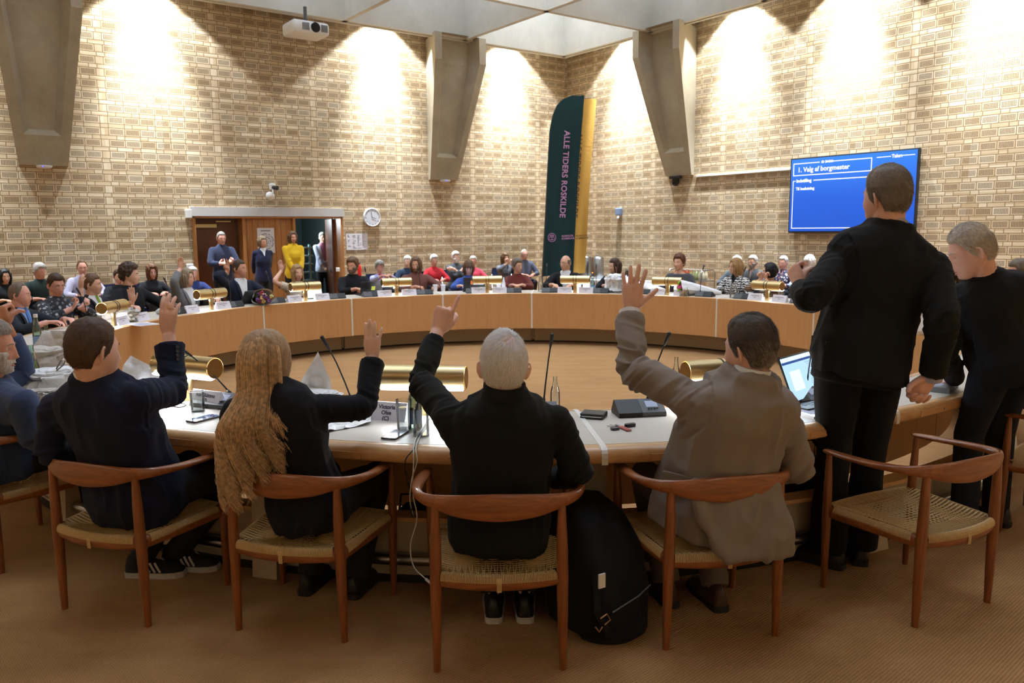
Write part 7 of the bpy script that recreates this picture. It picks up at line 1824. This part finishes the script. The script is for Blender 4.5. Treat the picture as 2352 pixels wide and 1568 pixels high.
p = ring(276, 3.95, TZ); crumple('paper_wrap', p, .4, (.34, .22, .13), PAPG, 'grey crumpled plastic behind the far left name cards', 'paper wrap', 27, .3)
t = empty('milk_carton', ring(15.6, 3.98, TZ), face_out(ring(15.6, 3.98)), 'white carton under the lamp by the bald person', 'carton'); b = MB(); b.rbox(-.05, .05, -.05, .05, 0, .15, r=.006); b.build('carton', CUPW, t); b = MB(); b.box(-.045, .045, .0502, .051, .04, .12); b.build('print', GREYINK, t)
# cables
def cable(name, pts, r, mat, label, n=40, cat='cable', plug=None):
    P = [V(*q) for q in crv([tuple(p) for p in pts], n)]; t = empty(name, (P[0].x, P[0].y, 0), 0, label, cat); b = MB(); b.tube([q-t.location for q in P], r, 8); b.build('cord', mat, t, smooth=True)
    if plug: e, d = P[-1]-t.location, (P[-1]-P[-4]).normalized(); b = MB(); b.tube([e-d*.005, e+d*plug], [.006, .005], 8); b.build('plug', mat, t)
    return t
CBW = simple('white_cable', (206, 204, 200), rough=.5); CBB = simple('black_cable', (20, 20, 20), rough=.5)
a = [tz(985, 960)+V(0, 0, .004), tz(970, 985)+V(0, 0, .004), tz(955, 1010)+V(0, 0, .006)]
rim = lambda px, py: at_y(px, py, 3.06)
for nm, mat, off, down, lab in (('w', CBW, .0, [(950, 1060, 3.03), (948, 1130, 3.05), (958, 1190, 3.07), (943, 1250, 3.08), (950, 1300, 3.05), (980, 1331, 3.0)], 'white charger cable hanging over the table edge to the floor by the chair'),
                            ('b', CBB, .007, [(930, 1060, 3.03), (938, 1110, 3.06), (950, 1150, 3.10), (944, 1180, 3.14), (960, 1185, 3.30)], 'black cable hanging over the table edge'),
                            ('w2', CBW, .013, [(958, 1060, 3.02), (946, 1100, 3.05), (942, 1150, 3.10), (950, 1185, 3.2)], 'second white cable beside the black one over the table edge')):
    cable('charger_cable', [q+V(off, 0, 0) for q in a]+[at_y(950+off*400, 1028, 3.075)]+[at_y(x, y, Y) for x, y, Y in down], .0024, mat, lab, plug=.03 if nm == 'w' else None)
cable('pen_cable', [tz(352, 945)+V(0, 0, .004), tz(380, 935)+V(0, 0, .004), tz(405, 928)+V(0, 0, .005), tz(428, 930)+V(0, 0, .004), tz(412, 937)+V(0, 0, .004), tz(385, 937)+V(0, 0, .012), tz(355, 950)+V(0, 0, .01)], .003, CBB, 'looped dark cable on the table beside the navy sleeve')
cable('floor_cable', [(1.62, 4.05, .006), (1.54, 4.06, .006), (1.50, 3.98, .006), (1.44, 3.88, .006), (1.40, 3.79, .006), (1.43, 3.75, .006), (1.50, 3.80, .006), (1.58, 3.86, .006)], .004, CBB, 'black cable curling on the carpet beside the black shoes')
t = empty('power_plug', (1.385, 3.745, 0), .3, 'black mains plug lying on the carpet', 'plug'); b = MB(); b.rbox(-.03, .03, -.022, .022, .0, .032, r=.01); b.build('body', BLACK, t, smooth=40); b = MB(); b.tube([V(-.012, -.022, .016), V(-.012, -.045, .016)], .003, 6); b.tube([V(.012, -.022, .016), V(.012, -.045, .016)], .003, 6); b.build('pin', STEEL, t)
# ------------------------------------------------------------------ bags on the floor
NYL = cloth('black_nylon', (17, 17, 18), weave=300, var=.25, rough=.7)
def bag(p, rz, rows, label, cat='bag', seed=1, amp=.03, straps=True, parts=None):
    t = empty('bag', p, rz, label, cat); b = MB(); rs = []
    for z, cx, cy, w, d in rows: rs.append([V(cx+math.copysign(abs(math.cos(a))**.75, math.cos(a))*w, cy+math.copysign(abs(math.sin(a))**.75, math.sin(a))*d, z) for a in np.linspace(0, 2*PI, 40, endpoint=False)])
    b.loft(rs); A_ = np.array(b.v); nz = vnoise(A_*9+seed*3, seed)*amp+vnoise(A_*24+seed, seed+1)*amp*.4; C_ = np.array([(r[1], r[2]) for r in rows]).mean(0)
    D_ = A_-np.array([C_[0], C_[1], .2]); D_ /= np.linalg.norm(D_, axis=1)[:, None]; A_ = A_+D_*nz[:, None]; A_[:, 2] = np.maximum(A_[:, 2], .002); b.v = [tuple(x) for x in A_]
    b.build('body', NYL, t, smooth=60)
    if parts: parts(t)
    return t
def bp1(t):
    b = MB(); b.tube([V(-.13, -.17, .30), V(-.16, -.22, .18), V(-.10, -.22, .06)], [(.016, .004)]*3, 6, ref=(1, 0, 0)); b.build('strap', NYL, t)
    b = MB(); b.box(-.165, -.135, -.235, -.228, .275, .330); b.build('tag', CUPW, t)
    b = MB(); b.tube([V(-.150, -.225, .150), V(-.125, -.232, .165), V(-.105, -.23, .135), V(-.13, -.225, .12)], .003, 6); b.tube([V(-.17, -.22, .12), V(-.155, -.225, .098), V(-.14, -.225, .115)], .003, 6); b.build('buckle', simple('copper_buckle', (200, 160, 120), rough=.3, metal=.8), t)
    b = MB(); b.tube([V(-.10, -.235, .165), V(0.02, -.24, .20), V(.10, -.22, .22)], .003, 6); b.build('zip', simple('zip_grey', (90, 90, 90), rough=.4), t)
bag((.335, 3.10, 0), .55, [(0, .0, .0, .13, .20), (.04, 0, 0, .16, .23), (.20, 0, .02, .165, .22), (.34, .0, .04, .16, .19), (.44, .0, .08, .14, .15), (.485, .02, .10, .09, .09), (.50, .03, .11, .03, .03)], 'large black backpack on the floor between the white-haired man and the taupe suit', 'bag', 2, .03, parts=bp1)
def bp2(t):
    for x in (-.03, .05): b = MB(); b.tube([V(x-.05, -.02, .30), V(x-.04, -.03, .38), V(x+.03, -.03, .38), V(x+.04, -.02, .30)], .006, 8); b.build('handle', BLACK, t, smooth=True)
    b = MB(); b.tube([V(-.05, -.12, .25), V(-.02, -.125, .25)], .003, 6); b.tube([V(-.06, -.12, .18), V(-.05, -.125, .20)], .003, 6); b.build('buckle', STEEL, t)
bag((-.46, 3.64, 0), .1, [(0, 0, 0, .12, .10), (.03, 0, 0, .13, .11), (.2, 0, 0, .12, .10), (.28, 0, 0, .10, .07), (.32, 0, 0, .06, .04)], 'black handbag with shiny buckles beside the hanging cables', 'handbag', 5, .015, parts=bp2)
def bp3(t):
    b = MB(); b.tube([V(.02, 0, .36), V(.03, 0, .47), V(.10, 0, .49), V(.14, 0, .44), V(.15, 0, .36)], .012, 8); b.build('handle', NYL, t, smooth=True)
bag((1.50, 4.16, 0), -.2, [(0, 0, 0, .22, .11), (.03, 0, 0, .24, .12), (.2, .02, 0, .22, .12), (.34, .05, 0, .15, .10), (.40, .07, 0, .06, .05)], 'black bag under the table edge behind the legs of the tall man', 'bag', 8, .02, parts=bp3)
finalize()
# ================================================================== camera, world, view
cd = bpy.data.cameras.new('camera'); cd.sensor_width = 36; cd.lens = 36*FPX/2352; cd.clip_start = .05; cd.clip_end = 100
cd.dof.use_dof = True; cd.dof.focus_distance = 2.85; cd.dof.aperture_fstop = 8.0
co = bpy.data.objects.new('camera', cd); COL.objects.link(co)
co.matrix_world = basis(_r2, _u2, -_fw, CAM); S.camera = co
w = bpy.data.worlds.new('world'); S.world = w; w.use_nodes = True
w.node_tree.nodes['Background'].inputs[0].default_value = (.5, .55, .6, 1); w.node_tree.nodes['Background'].inputs[1].default_value = .02
S.view_settings.view_transform = 'Standard'; S.view_settings.look = 'None'; S.view_settings.exposure = 0.0; S.view_settings.gamma = 1.0; S.view_settings.use_curve_mapping = False
S.cycles.max_bounces = 6; S.cycles.diffuse_bounces = 4; S.cycles.glossy_bounces = 3; S.cycles.transmission_bounces = 6; S.cycles.transparent_max_bounces = 6
S.cycles.use_adaptive_sampling = True; S.cycles.adaptive_threshold = .03; S.cycles.sample_clamp_indirect = 6.0
S.cycles.caustics_reflective = False; S.cycles.caustics_refractive = False
try:
    S.cycles.use_denoising = True; S.cycles.denoiser = 'OPENIMAGEDENOISE'
except Exception: pass
